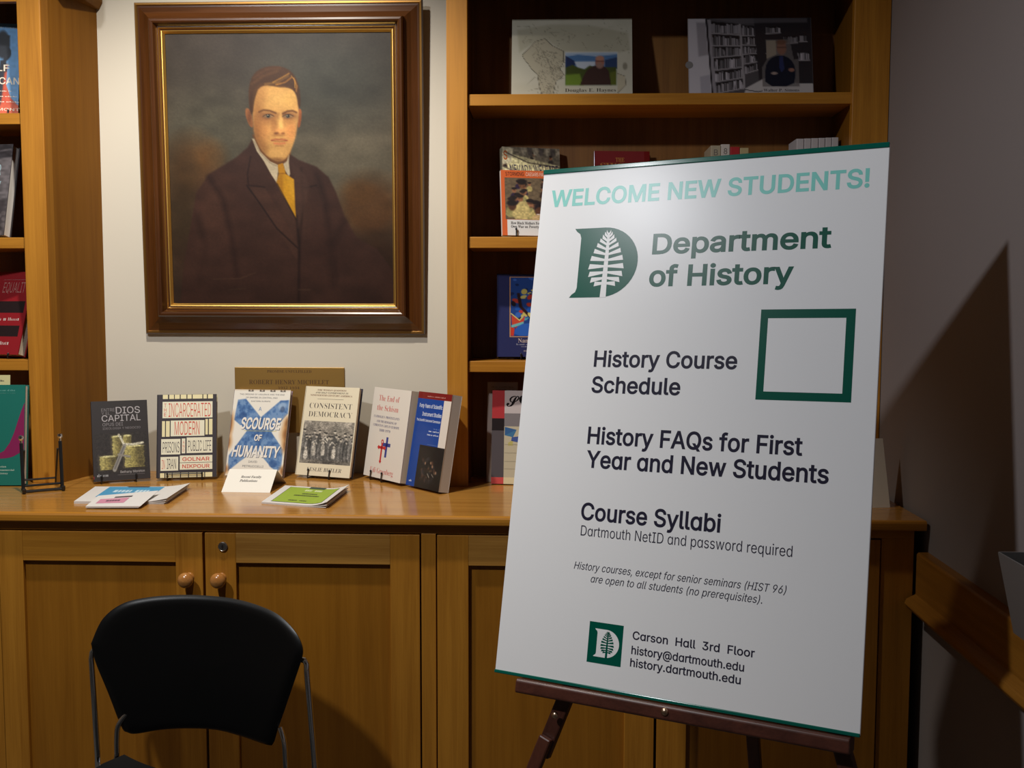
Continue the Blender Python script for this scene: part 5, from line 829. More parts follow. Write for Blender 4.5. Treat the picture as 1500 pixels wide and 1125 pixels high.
# --- blue book
def art_blue(mb, T, w, h, m):
    W, H = 100., 134.
    def X(x, y): return (x / W * w, h - y / H * h)
    def rc(x0, y0, x1, y1, c, hh=.00015): mb.poly(T, [X(x0, y1), X(x1, y1), X(x1, y0), X(x0, y0)], c, m, hh)
    rc(0, 0, 100, 9.5, rgb(122, 26, 26)); rc(0, 9.5, 79, 134, rgb(18, 66, 150)); rc(79, 9.5, 100, 75, rgb(224, 214, 204))
    P = Paint(70, 74, (0, 0, 74, 78), (28, 22, 22)); r = np.random.RandomState(4)
    for i in range(46):
        x, y = 14 + r.rand() * 46, 22 + r.rand() * 44; c = r.choice([0, 1, 2]); P.ell(x, y, 1 + 3 * r.rand(), 1.5 + 4 * r.rand(), [(92, 60, 44), (60, 56, 62), (120, 92, 70)][c], .8, .25 + .4 * r.rand())
    for x, y in ((24, 32), (46, 36), (58, 46), (40, 30)): P.ell(x, y, 2, 2.6, (170, 130, 100), .6, .8)
    P.line([(34, 50), (40, 56)], 1.6, (196, 186, 170), 1.5, .7); P.line([(47, 50), (52, 54)], 1.6, (190, 180, 166), 1.5, .7)
    mb.picture(T, P, 26 / W * w, 0, w, h - 74.5 / H * h, m, .0003)
    wt = rgb(214, 222, 236)
    def t(s_, x0, x1, y, cap, c=wt, b=.014, f='A'): mb.text(T, s_, x0 / W * w, h - y / H * h, (x1 - x0) / W * w, cap / H * h, c, m, f, b)
    mb.scrawl(T, (10, 9, 7), .28 * w, h - 6.5 / H * h, .54 * w, 1.8 / H * h, rgb(200, 140, 130), m, .0003)
    t('Forty Years of Scientific', 8, 77, 22, 5.2); t('Instrument Studies', 20, 77, 33.5, 5.2); t('The Scientific Instrument Commission', 5, 77, 41.5, 3.4)
    mb.scrawl(T, (6, 2), .60 * w, h - 51 / H * h, .17 * w, .011 * h, rgb(110, 140, 200), m, .0003); mb.scrawl(T, (4, 8), .46 * w, h - 55 / H * h, .31 * w, .017 * h, wt, m, .0003); mb.scrawl(T, (6, 6), .43 * w, h - 60 / H * h, .34 * w, .017 * h, wt, m, .0003); mb.scrawl(T, (4,), .08 * w, h - 128 / H * h, .09 * w, .022 * h, wt, m, .0003)
    rc(47, 79.5 - 7, 77, 80 - 7, rgb(120, 150, 200))
book('blue book with a dark red top band and a dark picture', (-.360, 2.480, CT), -47.3, 10.5, .138, .235, .030, art_blue, (18, 60, 140), (214, 206, 198), hard=False, pages='pages_w', front=(230, 222, 212), stand=False)

# ---------------------------------------------------------------- empty stand on the left
t = thing('book_stand', 'empty black easel stand with silver ball tips, beside the teal book', 'book stand', (-1.225, 2.372, CT), R(33))
for x in (-.043, .043):
    mb = MB(); mb.tube([(x, .005, .006), (x, .020, .118)], .0042, 'wire', 10); mb.tube([(x, -.016, .0035), (x, .0, .0035), (x, .02, .006)], .0042, 'wire', 10)
    mb.tube([(x, -.016, .0035), (x, -.019, .012)], .0042, 'wire', 10)
    up_ = mb.build('upright', t, smooth=True)
    mb = MB(); Tb = Matrix.Translation((x, .020, .118)); mb.lathe([(.0025, 0), (.0028, .006), (.0048, .008), (.0062, .013), (.0048, .018), (.0005, .0195)], 'chrome', Tb, 14)
    k = mb.build('ball_tip', up_, smooth=True); k['label'] = 'silver ball tip'
    mb = MB(); mb.tube([(x * .86, .02, .10), (x * .86, .085, .004)], .0022, 'wire', 8); mb.build('rear_leg', t, smooth=True)
for p, q, r_ in (((-.043, -.004, .0042), (.043, -.004, .0042), .0034), ((-.043, .008, .016), (.043, .008, .016), .0028), ((-.037, .074, .02), (.037, .074, .02), .0026)):
    MB().tube([p, q], r_, 'wire', 8).build('crossbar', t, smooth=True)

# ---------------------------------------------------------------- booklets and cards on the worktop
def flat_print(name, label, cat, quad, z, th, art, edge=(222, 218, 214), sheets=3, lift=0., group=None, tip=0.):
    """stapled paper booklet lying flat; quad = four corners on the table (bl, br, tr, tl)"""
    c = np.mean(np.array(quad), 0); o = thing(name, label, cat, (c[0], c[1], z), 0, group); o.rotation_euler = (tip, 0, 0)
    q = [np.array(p) - c for p in quad]
    def at(u, v): return (q[0] * (1 - u) + q[1] * u) * (1 - v) + (q[3] * (1 - u) + q[2] * u) * v
    ztop = lambda u, v: th + lift * max(0, (u - .68) / .32) ** 2
    n = 12
    mb = MB(); mb.col = rgb(*edge)
    for k in range(sheets):
        f = (k + 1) / sheets; vs = []; fs = []
        for i in range(n + 1):
            for v in (0, 1):
                p = at(i / n * (1 - .012 * (sheets - 1 - k)), v); zt_ = th * f - .0004 + (ztop(i / n, v) - th) * f * f; vs += [(p[0], p[1], zt_), (p[0], p[1], zt_ - th / sheets + .0003)]
        for i in range(n):
            a = i * 4; b = a + 4
            fs += [(a, b, b + 2, a + 2), (a + 1, a + 3, b + 3, b + 1), (a, a + 1, b + 1, b), (a + 2, b + 2, b + 3, a + 3)]
        fs += [(0, 2, 3, 1), (n * 4, n * 4 + 1, n * 4 + 3, n * 4 + 2)]
        if k == sheets - 1: top = (vs, fs)
        else: mb.add(vs, fs, 'prt')
    if sheets > 1: mb.build('inner_pages', o)
    cv_ = MB(); cv_.col = rgb(*edge); cv_.add(*top, 'prt')
    def patch(u0, v0, u1, v1, col, hh=.0003, skew=0.):
        cv_.col = rgb(*col); m_ = 8; vs = []
        for i in range(m_ + 1):
            u = u0 + (u1 - u0) * i / m_
            for v in (v0, v1):
                p = at(u, v); vs.append((p[0], p[1], ztop(u, v) - .0004 + hh))
        cv_.add(vs, [(2 * i, 2 * i + 2, 2 * i + 3, 2 * i + 1) for i in range(m_)], 'prt'); cv_.col = (1, 1, 1)
    def words(s_, u0, v0, u1, cap, col, b=.004, f='A'):
        vs, fs = text_mesh(s_, f, b); x0, x1 = vs[:, 0].min(), vs[:, 0].max(); sc_ = (u1 - u0) / (x1 - x0); out = []
        for p in vs:
            u = u0 + (p[0] - x0) * sc_; v = v0 + p[1] / CAPH[f] * cap; r_ = at(u, v); out.append((r_[0], r_[1], ztop(u, v) + .0003))
        cv_.col = rgb(*col); cv_.add(out, fs, 'prt'); cv_.col = (1, 1, 1)
    art(patch, words)
    cv_.build('front_cover', o)
    return o
def a_blue(p, t):
    p(.16, .28, .74, .97, (70, 152, 196)); p(.34, .985, .56, 1.0, (60, 60, 64)); p(.36, .93, .58, .985, (64, 60, 66), .0005); [p(a, .58, b, .74, (196, 224, 238), .0005) for a, b in ((.27, .31), (.32, .345), (.355, .385), (.395, .425), (.435, .455), (.50, .53), (.54, .57), (.58, .605), (.615, .635))]; p(.22, .22, .60, .245, (196, 192, 192), .0006)
flat_print('booklet', 'white booklet with a blue heading panel, lying under the pink one', 'booklet', [(-1.080, 2.227), (-.866, 2.229), (-.884, 2.426), (-1.117, 2.415)], CT + .0003, .0058, a_blue, sheets=4, lift=.009)
def a_pink(p, t):
    p(.12, .24, .62, .62, (204, 138, 160)); p(.34, .66, .64, .76, (70, 62, 68)); [p(a, .38, b, .48, (104, 76, 90), .0005) for a, b in ((.26, .31), (.32, .355), (.365, .40), (.41, .45), (.46, .50))]; p(.28, .53, .50, .55, (224, 176, 192), .0005)
flat_print('booklet', 'white booklet with a pink panel, lying partly on the blue headed booklet', 'booklet', [(-1.025, 2.167), (-.905, 2.173), (-.916, 2.306), (-1.037, 2.256)], CT + .0074, .0040, a_pink, sheets=4, tip=R(4.6))
def a_green(p, t):
    p(.115, .07, .885, .93, (36, 44, 30), .0003); p(.125, .08, .875, .92, (150, 176, 52), .0005); p(.42, .87, .66, .985, (48, 74, 62), .0007)
    for a, b in ((.40, .43), (.435, .46), (.465, .485), (.49, .505), (.55, .58), (.585, .61), (.615, .64), (.645, .66)): p(a, .72, b, .81, (214, 226, 172), .0007)
    for v, c, x0, x1 in ((.55, .05, .42, .66), (.44, .055, .33, .72), (.17, .045, .34, .47), (.17, .04, .51, .62)):
        x = x0; k = 0
        while x < x1 - .012: p(x, v, min(x1, x + .016 + .008 * (k % 3)), v + c, (62, 74, 30), .0007); x += .022 + .008 * (k % 3); k += 1
flat_print('booklet', 'white booklet with a lime green panel, its edge curling up, on the worktop', 'booklet', [(-.656, 2.248), (-.494, 2.199), (-.488, 2.412), (-.659, 2.464)], CT + .0003, .0042, a_green, sheets=3, lift=.012)
# folded name card
def tent(name, label, cat, loc, rz, w, hgt, d0, d1, art=None, m='prt'):
    t = thing(name, label, cat, loc, rz)
    mb = MB(); th = .0008; mb.col = rgb(240, 234, 222)
    mb.prism([(0, 0), (d0, hgt), (d0 + .0003, hgt + .0004), (d0, hgt - .0016), (.0012, 0)], 0, 0, w, m); mb.col = (1, 1, 1)
    a = math.atan2(hgt, d0); T = Matrix(((1, 0, 0, 0), (0, cos(a), -sin(a), 0), (0, sin(a), cos(a), 0), (0, 0, 0, 1)))
    if art: art(mb, T, w, hgt / sin(a), m)
    mb.build('front_leaf', t)
    mb = MB(); mb.col = rgb(226, 218, 204); mb.prism([(d1, 0), (d0, hgt), (d0, hgt - .0016), (d1 - .0012, 0)], 0, 0, w, m); mb.build('back_leaf', t)
    return t
def a_card(mb, T, w, h, m):
    for s_, v, x1 in (('Recent Faculty', .62, .72), ('Publications', .45, .66)): mb.text(T, s_, .30 * w, v * h, (x1 - .30) * w, .10 * h, rgb(58, 54, 54), m, 'B', .0, .12)
tent('folded_card', 'small folded white card with two printed lines, in front of the blue X book', 'card', (-.795, 2.389, CT), R(-2), .120, .046, .060, .135, a_card)
tent('folded_leaflet', 'tall folded white paper standing on the worktop against the side wall', 'leaflet', (.625, 2.255, CT), R(8), .140, .150, .045, .085)

# ================================================================ books on the right-hand shelves
S1, S2, S3 = 1.8635, 1.5195, 1.2135
def art_map(mb, T, w, h, m):
    P = Paint(110, 76, (0, 0, 1500, 1012), (186, 182, 166)); P.x = 0
    P.X = P.X * 1335 / 1500 + 65; P.Y = P.Y * 865 / 1012 + 80
    P.mix(np.clip((P.noise(160, 120, 3) - .35) * 1.2, 0, .5), (176, 172, 154))
    ind = [(180, 480), (260, 400), (330, 330), (430, 300), (520, 380), (640, 440), (640, 560), (600, 640), (650, 700), (560, 770), (540, 860), (510, 960), (440, 985), (400, 920), (370, 800), (350, 690), (290, 640), (250, 580), (200, 520)]
    P.fill(ind, (168, 160, 138), 14, .8); P.fill([(120, 200), (500, 140), (900, 150), (1350, 240), (1380, 430), (1250, 460), (640, 440), (430, 300), (300, 350), (150, 450)], (150, 146, 124), 30, .5)
    P.line(ind + ind[:1], 6, (70, 66, 58), 5, .8)
    r = np.random.RandomState(2)
    for i in range(70):
        x, y = 350 + r.rand() * 260, 420 + r.rand() * 520; P.line([(x, y), (x + r.randn() * 45, y + r.randn() * 45), (x + r.randn() * 70, y + r.randn() * 60)], 3, (96, 92, 80), 4, .6)
    for i in range(60):
        x, y = 120 + r.rand() * 1250, 130 + r.rand() * 320; P.line([(x, y), (x + r.randn() * 60, y + r.randn() * 40)], 3, (92, 90, 78), 5, .5)
    P.fill([(1240, 690), (1320, 720), (1330, 820), (1240, 900), (1230, 800)], (176, 168, 146), 8); P.line([(1240, 690), (1320, 720), (1330, 820), (1240, 900)], 5, (80, 76, 66), 5, .8)
    P.ell(1320, 610, 26, 40, (110, 106, 92), .5, .7); P.line([(370, 680), (640, 610)], 3, (100, 96, 84), 4, .6)
    # inset photograph
    P.fill([(655, 450), (1240, 450), (1230, 820), (655, 820)], (206, 206, 204), 5); P.fill([(664, 460), (1232, 460), (1224, 816), (662, 816)], (150, 168, 190), 4)
    P.fill([(664, 500), (800, 480), (1000, 500), (1232, 480), (1232, 620), (660, 620)], (72, 108, 152), 10); P.fill([(664, 490), (800, 570), (760, 600), (664, 620)], (34, 48, 84), 8); P.fill([(1100, 540), (1232, 510), (1232, 640), (1100, 630)], (40, 60, 96), 10)
    P.fill([(760, 555), (990, 555), (990, 640), (800, 640)], (176, 184, 196), 14); P.fill([(662, 620), (740, 590), (800, 620), (870, 640), (930, 600), (1000, 620), (1226, 620), (1224, 816), (662, 816)], (62, 72, 34), 12); P.fill([(662, 700), (820, 690), (860, 816), (662, 816)], (112, 140, 50), 20, .8); P.fill([(1150, 680), (1226, 660), (1224, 816), (1160, 816)], (96, 104, 40), 20, .7)
    P.fill([(820, 816), (860, 720), (900, 650), (980, 600), (1090, 610), (1140, 660), (1166, 816)], (58, 40, 38), 8); P.ell(1042, 565, 50, 66, (150, 96, 82), .3); P.ell(1040, 600, 38, 34, (132, 110, 100), .6, .7); P.ell(1042, 520, 48, 26, (166, 118, 100), .5); P.line([(1000, 556), (1090, 556)], 8, (70, 46, 44), 6, .8)
    mb.picture(T, P, 0, 0, w, h, m)
    f = lambda x, y: ((x - 65) / 1335 * w, h - (y - 80) / 865 * h)
    u, v = f(658, 888); mb.text(T, 'Douglas E. Haynes', u, v, 560 / 1335 * w, .0088, rgb(60, 54, 50), m, 'B', -.004)
    u, v = f(660, 932); mb.text(T, 'Professor of History', u, v, 250 / 1335 * w, .0036, rgb(90, 84, 76), m, 'B', -.004)
def placard(label, loc, yaw, tilt, w, h, art):
    t = thing('photo_placard', label, 'placard', (loc[0], loc[1], loc[2] + .0012), R(yaw)); T = face(R(tilt)); mb = MB(); mb.col = rgb(200, 196, 186); mb.box(0, w, 0, h, -.003, 0, 'prg', T); mb.col = (1, 1, 1)
    art(mb, T, w, h, 'prg'); mb.build('panel', t)
    st = MB(); st.add([(w * .40, .006 + .12 * sin(R(tilt)), .12), (w * .60, .006 + .12 * sin(R(tilt)), .12), (w * .60, .058, .0), (w * .40, .058, .0)], [(0, 1, 2, 3)], 'paper'); st.add([(w * .40, .0075 + .12 * sin(R(tilt)), .12), (w * .60, .0075 + .12 * sin(R(tilt)), .12), (w * .60, .0595, .0), (w * .40, .0595, .0)], [(3, 2, 1, 0)], 'paper'); st.build('strut', t)
    return t
placard('grey map placard with an inset colour photo of a man outdoors', (-.101, 2.545, S1), 0, 13, .299, .207, art_map)
def art_office(mb, T, w, h, m):
    P = Paint(130, 88, (65, 75, 1435, 935), (78, 74, 78)); r = np.random.RandomState(9)
    P.fill([(65, 75), (265, 75), (325, 935), (65, 935)], (186, 180, 186), 6); P.fill([(160, 120), (262, 120), (285, 480), (180, 500)], (120, 114, 120), 20, .6); P.fill([(190, 720), (300, 700), (312, 920), (200, 930)], (150, 146, 156), 14, .7)
    P.fill([(262, 80), (300, 80), (345, 935), (320, 935)], (40, 36, 40), 5); P.fill([(285, 90), (320, 90), (370, 935), (335, 935)], (140, 134, 140), 5)
    def shelf(x0, x1, ya0, ya1, yb0, yb1, n, seed):
        q = np.random.RandomState(seed)
        P.fill([(x0, ya0), (x1, ya1), (x1, yb1), (x0, yb0)], (40, 36, 38), 4)
        for i in range(n):
            a = i / n; b = (i + .82) / n; c = 70 + 110 * q.rand(); tp = .06 + .25 * q.rand()
            xa, xb = x0 + (x1 - x0) * a, x0 + (x1 - x0) * b; t0, t1 = ya0 + (ya1 - ya0) * a, yb0 + (yb1 - yb0) * a
            sl = 10 * q.randn() if q.rand() < .3 else 0
            P.fill([(xa + sl, t0 + (t1 - t0) * tp), (xb + sl, t0 + (t1 - t0) * tp), (xb, t1 - 6), (xa, t1 - 6)], (c, c * .96, c), 4)
        P.line([(x0, yb0), (x1, yb1)], 12, (150, 144, 148), 5)
    for k, (a0, a1, b0, b1) in enumerate(((110, 140, 240, 262), (255, 275, 378, 385), (390, 395, 510, 488), (520, 500, 650, 618), (665, 630, 780, 735), (790, 745, 905, 850))): shelf(325 + k * 8, 640 + k * 6, a0, a1, b0, b1, 13, k)
    P.fill([(632, 140), (655, 140), (690, 850), (665, 860)], (150, 144, 148), 5)
    for k, (a0, a1, b0, b1) in enumerate(((150, 165, 270, 275), (280, 282, 375, 378), (385, 388, 478, 470), (485, 475, 585, 560))): shelf(660 + k * 6, 800 + k * 10, a0, a1, b0, b1, 8, 20 + k)
    P.fill([(800, 75), (1430, 75), (1430, 860), (850, 860), (830, 600)], (46, 42, 46), 10); P.fill([(300, 75), (1390, 80), (1390, 130), (900, 130), (640, 140)], (100, 95, 100), 16, .7)
    for k in range(3): shelf(930 + 190 * (k % 2), 1090 + 190 * (k % 2), 170 + 110 * k, 165 + 110 * k, 250 + 110 * k, 245 + 110 * k, 8, 40 + k)
    shelf(1285, 1405, 455, 450, 550, 545, 6, 50); shelf(1300, 1380, 270, 268, 345, 342, 3, 51); shelf(690, 830, 600, 570, 690, 650, 7, 61)
    P.fill([(690, 850), (900, 740), (1280, 800), (1430, 800), (1435, 935), (670, 935)], (186, 180, 180), 8); P.line([(690, 865), (830, 890), (870, 880)], 9, (50, 46, 50), 5)
    P.fill([(925, 320), (1190, 315), (1230, 540), (1280, 530), (1285, 835), (880, 835), (880, 620), (930, 540)], (110, 104, 104), 5, .8); P.fill([(930, 325), (1040, 325), (1040, 480), (930, 530)], (150, 138, 124), 8)
    P.fill([(905, 830), (910, 620), (960, 530), (1050, 490), (1150, 500), (1225, 570), (1250, 680), (1215, 835)], (26, 30, 44), 8, smooth=1); P.fill([(1075, 500), (1110, 500), (1120, 640), (1090, 680), (1065, 620)], (44, 52, 92), 6)
    P.ell(1098, 410, 54, 78, (136, 98, 84), .3); P.ell(1098, 345, 56, 26, (112, 80, 66), .6); P.line([(1050, 405), (1150, 405)], 9, (62, 44, 40), 6, .8); P.ell(1200, 652, 34, 20, (150, 106, 92), .4); P.ell(1010, 688, 38, 13, (160, 140, 132), .4)
    mb.picture(T, P, 0, 0, w, h, m)
    mb.text(T, 'Walter P. Simons', .60 * w, .055 * h, .285 * w, .0075, rgb(60, 54, 58), m, 'B', -.004); mb.scrawl(T, (9, 2, 7, 6), .60 * w, .022 * h, .28 * w, .003, rgb(100, 96, 96), m)
    mb.lathe([(.0095, 0), (.0095, .0006), (.0005, .0006)], 'acrylic', T @ Matrix.Translation((.002, .40 * h, .0)), 20)
placard('dim grey placard picturing a man in an office lined with bookshelves', (.336, 2.545, S1), 0, 13, .304, .205, art_office)
# crowd with banners, and orange book in front
def crowd(P, n, x0, x1, y0, y1, seed, tones):
    r = np.random.RandomState(seed)
    for i in range(n):
        x, y = x0 + (x1 - x0) * r.rand(), y0 + (y1 - y0) * i / n; c = tones[r.randint(len(tones))]; s_ = 3 + 6 * i / n
        P.fill([(x - s_, y + s_), (x + s_, y + s_), (x + s_ * 1.5, y + s_ * 4), (x - s_ * 1.5, y + s_ * 4)], c, 2, smooth=1)
        P.ell(x, y, s_ * .72, s_ * .95, (146, 98, 68), .4); P.ell(x, y - s_ * .75, s_ * .85, s_ * .5, (34, 24, 24), .5); P.ell(x, y - s_ * .05, s_ * .5, s_ * .12, (60, 36, 28), .8, .7)
def art_march(mb, T, w, h, m):
    P = Paint(90, 130, (0, 0, 90, 130), (120, 110, 92)); crowd(P, 26, 0, 90, 10, 120, 3, [(70, 60, 56), (150, 138, 112), (44, 38, 40)])
    P.fill([(6, 8), (90, 26), (90, 52), (60, 50), (8, 30)], (206, 196, 150), 2); P.fill([(0, 28), (66, 44), (66, 76), (0, 66)], (214, 204, 160), 2); P.fill([(0, 0), (18, 2), (14, 22), (0, 26)], (190, 180, 150), 2)
    P.line([(6, 8), (40, 22), (90, 28)], 1.5, (70, 60, 56), 1.5); P.line([(0, 28), (30, 40), (66, 46)], 1.5, (90, 80, 70), 1.5)
    for i in range(7): P.fill([(30 + i * 9, 0), (38 + i * 9, 1), (37 + i * 9, 12), (31 + i * 9, 11)], ((150, 140, 120), (80, 72, 66))[i % 2], 2)
    P.grain(.25, 2.5, 2.5, 3); mb.picture(T, P, 0, 0, w, h, m)
    pr = rgb(52, 44, 74)
    mb.text(T, 'NEVADA WELFARE', .14 * w, .70 * h, .84 * w, .024, pr, m, bold=.006, shear=-.12); mb.text(T, 'RIGHTS', .30 * w, .575 * h, .40 * w, .026, pr, m, bold=.006); mb.text(T, 'OF', .10 * w, .66 * h, .10 * w, .008, pr, m); mb.text(T, 'THE', .06 * w, .62 * h, .14 * w, .008, pr, m)
    mb.text(T, 'S', .02 * w, .86 * h, .07 * w, .022, rgb(170, 90, 40), m, bold=.02)
book('black and white book with protest banners, behind the orange bordered book', (-.118, 2.566, S2), 16, 8, .152, .232, .026, art_march, (150, 142, 120), (120, 110, 100), hard=False, front=(150, 140, 120), m='prt', stand=False)
def art_orange(mb, T, w, h, m):
    org = rgb(214, 98, 44)
    P = Paint(80, 86, (0, 0, 80, 86), (110, 92, 70)); crowd(P, 16, 6, 76, 6, 60, 8, [(196, 176, 110), (64, 40, 34), (46, 30, 58), (120, 70, 44), (150, 140, 90)])
    P.fill([(20, 50), (40, 48), (46, 86), (8, 86)], (206, 184, 120), 3, smooth=1); P.ell(12, 58, 7, 10, (86, 52, 36), .4); P.ell(12, 52, 9, 6, (28, 20, 22), .5); P.ell(62, 62, 12, 13, (34, 22, 26), .4); P.ell(60, 70, 8, 10, (96, 58, 40), .4); P.fill([(44, 84), (52, 76), (74, 76), (80, 86)], (206, 170, 120), 3); P.line([(55, 75), (65, 75)], 2, (214, 200, 190), 1.5); P.ell(30, 14, 6, 8, (110, 70, 46), .4); P.ell(30, 8, 9, 6, (30, 20, 20), .5)
    P.grain(.15, 3, 3, 2); mb.rect(T, 0, 0, w, h, org, m, .0001); mb.picture(T, P, .07 * w, .245 * h, .97 * w, .885 * h, m, .0003); mb.rect(T, .10 * w, 0, w, .24 * h, rgb(226, 224, 222), m, .0003)
    mb.text(T, 'STORMING', .09 * w, .915 * h, .36 * w, .0095, rgb(60, 24, 20), m, h=.0004); mb.text(T, 'CAESARS PALACE', .49 * w, .915 * h, .48 * w, .0095, rgb(238, 214, 196), m, h=.0004)
    for s_, v in (('How Black Mothers Fought Their', .170), ('Own War on Poverty', .115)): mb.text(T, s_, .17 * w, v * h, (.80 if v > .15 else .55) * w, .0066, rgb(40, 30, 32), m, 'B', .006, h=.0004)
book('orange bordered book with a crowd photo on its cover', (-.121, 2.520, S2), 14, 9, .130, .165, .014, art_orange, (206, 200, 196), (206, 120, 60), hard=False, front=(214, 98, 44), m='prt')
wire_stand('black wire book easel under the orange bordered book on the second shelf', (-.121, 2.520, S2), 14, 9, .034, .10, .010, lip=.018, back=.07)
def art_red(mb, T, w, h, m):
    gd = rgb(196, 132, 70); mb.text(T, 'THE', .38 * w, .875 * h, .16 * w, .011, gd, m, 'B'); mb.text(T, 'SWORD', .10 * w, .79 * h, .74 * w, .016, gd, m, 'B')
    mb.rect(T, .90 * w, 0, w, h, rgb(120, 26, 26), m)
book('red book with gold lettering peeking over the top edge of the sign', (.112, 2.600, S2), 5, 8, .142, .226, .022, art_red, (110, 24, 26), (110, 24, 26), front=(132, 44, 46), stand=False)
# small standing volumes: spine towards the room
def spine_book(label, x0, x1, ztop, z, y, depth, col, group=None, letters=None, name='book', cat='book'):
    t = thing(name, label, cat, ((x0 + x1) / 2, y, z + .0008), 0, group); w, h = x1 - x0, ztop - z
    mb = MB(); mb.col = rgb(*col); mb.rbox(-w / 2, w / 2, 0, .006, 0, h, 'prt', .0015); mb.box(-w / 2, -w / 2 + .0015, .004, depth, 0, h, 'prt'); mb.box(w / 2 - .0015, w / 2, .004, depth, 0, h, 'prt'); mb.col = (1, 1, 1)
    T = Matrix.Translation((-w / 2, 0, 0)) @ face(0)
    if letters: mb.text(T, letters, w * .3, h - .024, w * .4, .014, rgb(112, 104, 98), 'prt', 'A', .004)
    mb.build('cover', t); p = MB(); p.box(-w / 2 + .0016, w / 2 - .0016, .006, depth - .003, .002, h - .003, 'pages'); p.build('page_block', t)
    return t
spine_book('cream volume at the left of four small spines showing above the sign', .3935, .4180, 1.7465, S2, 2.555, .11, (176, 164, 138), letters='B')
spine_book('white volume, tallest of the four small spines above the sign', .4188, .4400, 1.7495, S2, 2.555, .11, (206, 196, 186), letters='8')
spine_book('red volume among the four small spines above the sign', .4410, .4645, 1.7430, S2, 2.555, .11, (176, 34, 38))
spine_book('low cream volume at the right end of the four small spines above the sign', .4652, .4865, 1.7405, S2, 2.555, .11, (186, 168, 122))
names = ['leftmost', 'second from the left', 'third from the left', 'third from the right', 'second from the right', 'rightmost']
xs = [.6075, .6265, .6440, .6620, .6785, .6945, .7115]
for i in range(6):
    spine_book('white spine in the row of six matching small volumes, ' + names[i], xs[i] + .0006, xs[i + 1] - .0006, 1.7655 + .0006 * i, S2, 2.575, .085, (196, 190, 190), 'matching white volumes on the second shelf')
# navy jacket book, third shelf
def art_navy(mb, T, w, h, m):
    P = Paint(80, 110, (200, 110, 460, 750), (34, 66, 132)); r = np.random.RandomState(21)
    cs = [(190, 60, 44), (206, 186, 96), (36, 84, 166), (24, 40, 84), (96, 160, 160), (30, 26, 36), (176, 44, 40), (60, 100, 180)]
    for i in range(60):
        x, y = 200 + r.rand() * 260, 110 + r.rand() * 640; a = r.rand() * pi; P.ell(x, y, 10 + 26 * r.rand(), 8 + 14 * r.rand(), cs[r.randint(8)], .3, .95, a)
    P.fill([(205, 520), (265, 580), (300, 530), (290, 600), (210, 640)], (196, 70, 50), 5); P.line([(205, 505), (262, 578), (286, 535)], 9, (214, 194, 110), 4); P.fill([(205, 630), (290, 590), (290, 620), (205, 660)], (110, 176, 176), 4); P.fill([(230, 660), (300, 600), (380, 640), (390, 745), (225, 745)], (44, 92, 176), 8, smooth=1); P.fill([(200, 650), (228, 660), (222, 745), (200, 745)], (196, 60, 44), 4)
    P.line([(255, 290), (270, 430), (350, 560)], 22, (44, 24, 28), 8); P.ell(290, 320, 24, 14, (206, 190, 110), .3, 1, -.5); P.ell(385, 340, 18, 38, (206, 186, 100), .3, 1, .3); P.ell(335, 520, 14, 30, (206, 190, 110), .3, 1, -.4)
    mb.rect(T, .195 * w, .235 * h, .83 * w, .965 * h, rgb(188, 140, 90), m, .0001); mb.picture(T, P, .21 * w, .245 * h, .815 * w, .957 * h, m, .0003)
    mb.text(T, 'Naming the', .33 * w, .17 * h, .46 * w, .0105, rgb(190, 170, 160), m, 'B', -.002); mb.scrawl(T, (7, 9, 6), .30 * w, .140 * h, .46 * w, .004, rgb(130, 130, 150), m); mb.scrawl(T, (6, 8), .38 * w, .115 * h, .28 * w, .004, rgb(130, 130, 150), m); mb.scrawl(T, (7, 7), .42 * w, .06 * h, .2 * w, .006, rgb(170, 160, 160), m)
book('navy blue book with an abstract red, yellow and blue picture, on the third shelf', (-.136, 2.566, S3), 3, 11, .160, .215, .024, art_navy, (30, 32, 66), (30, 32, 66), front=(42, 46, 88))
wire_stand('black wire book easel under the navy blue book on the third shelf', (-.136, 2.566, S3), 3, 11, .060, .125, .028, lip=.011)
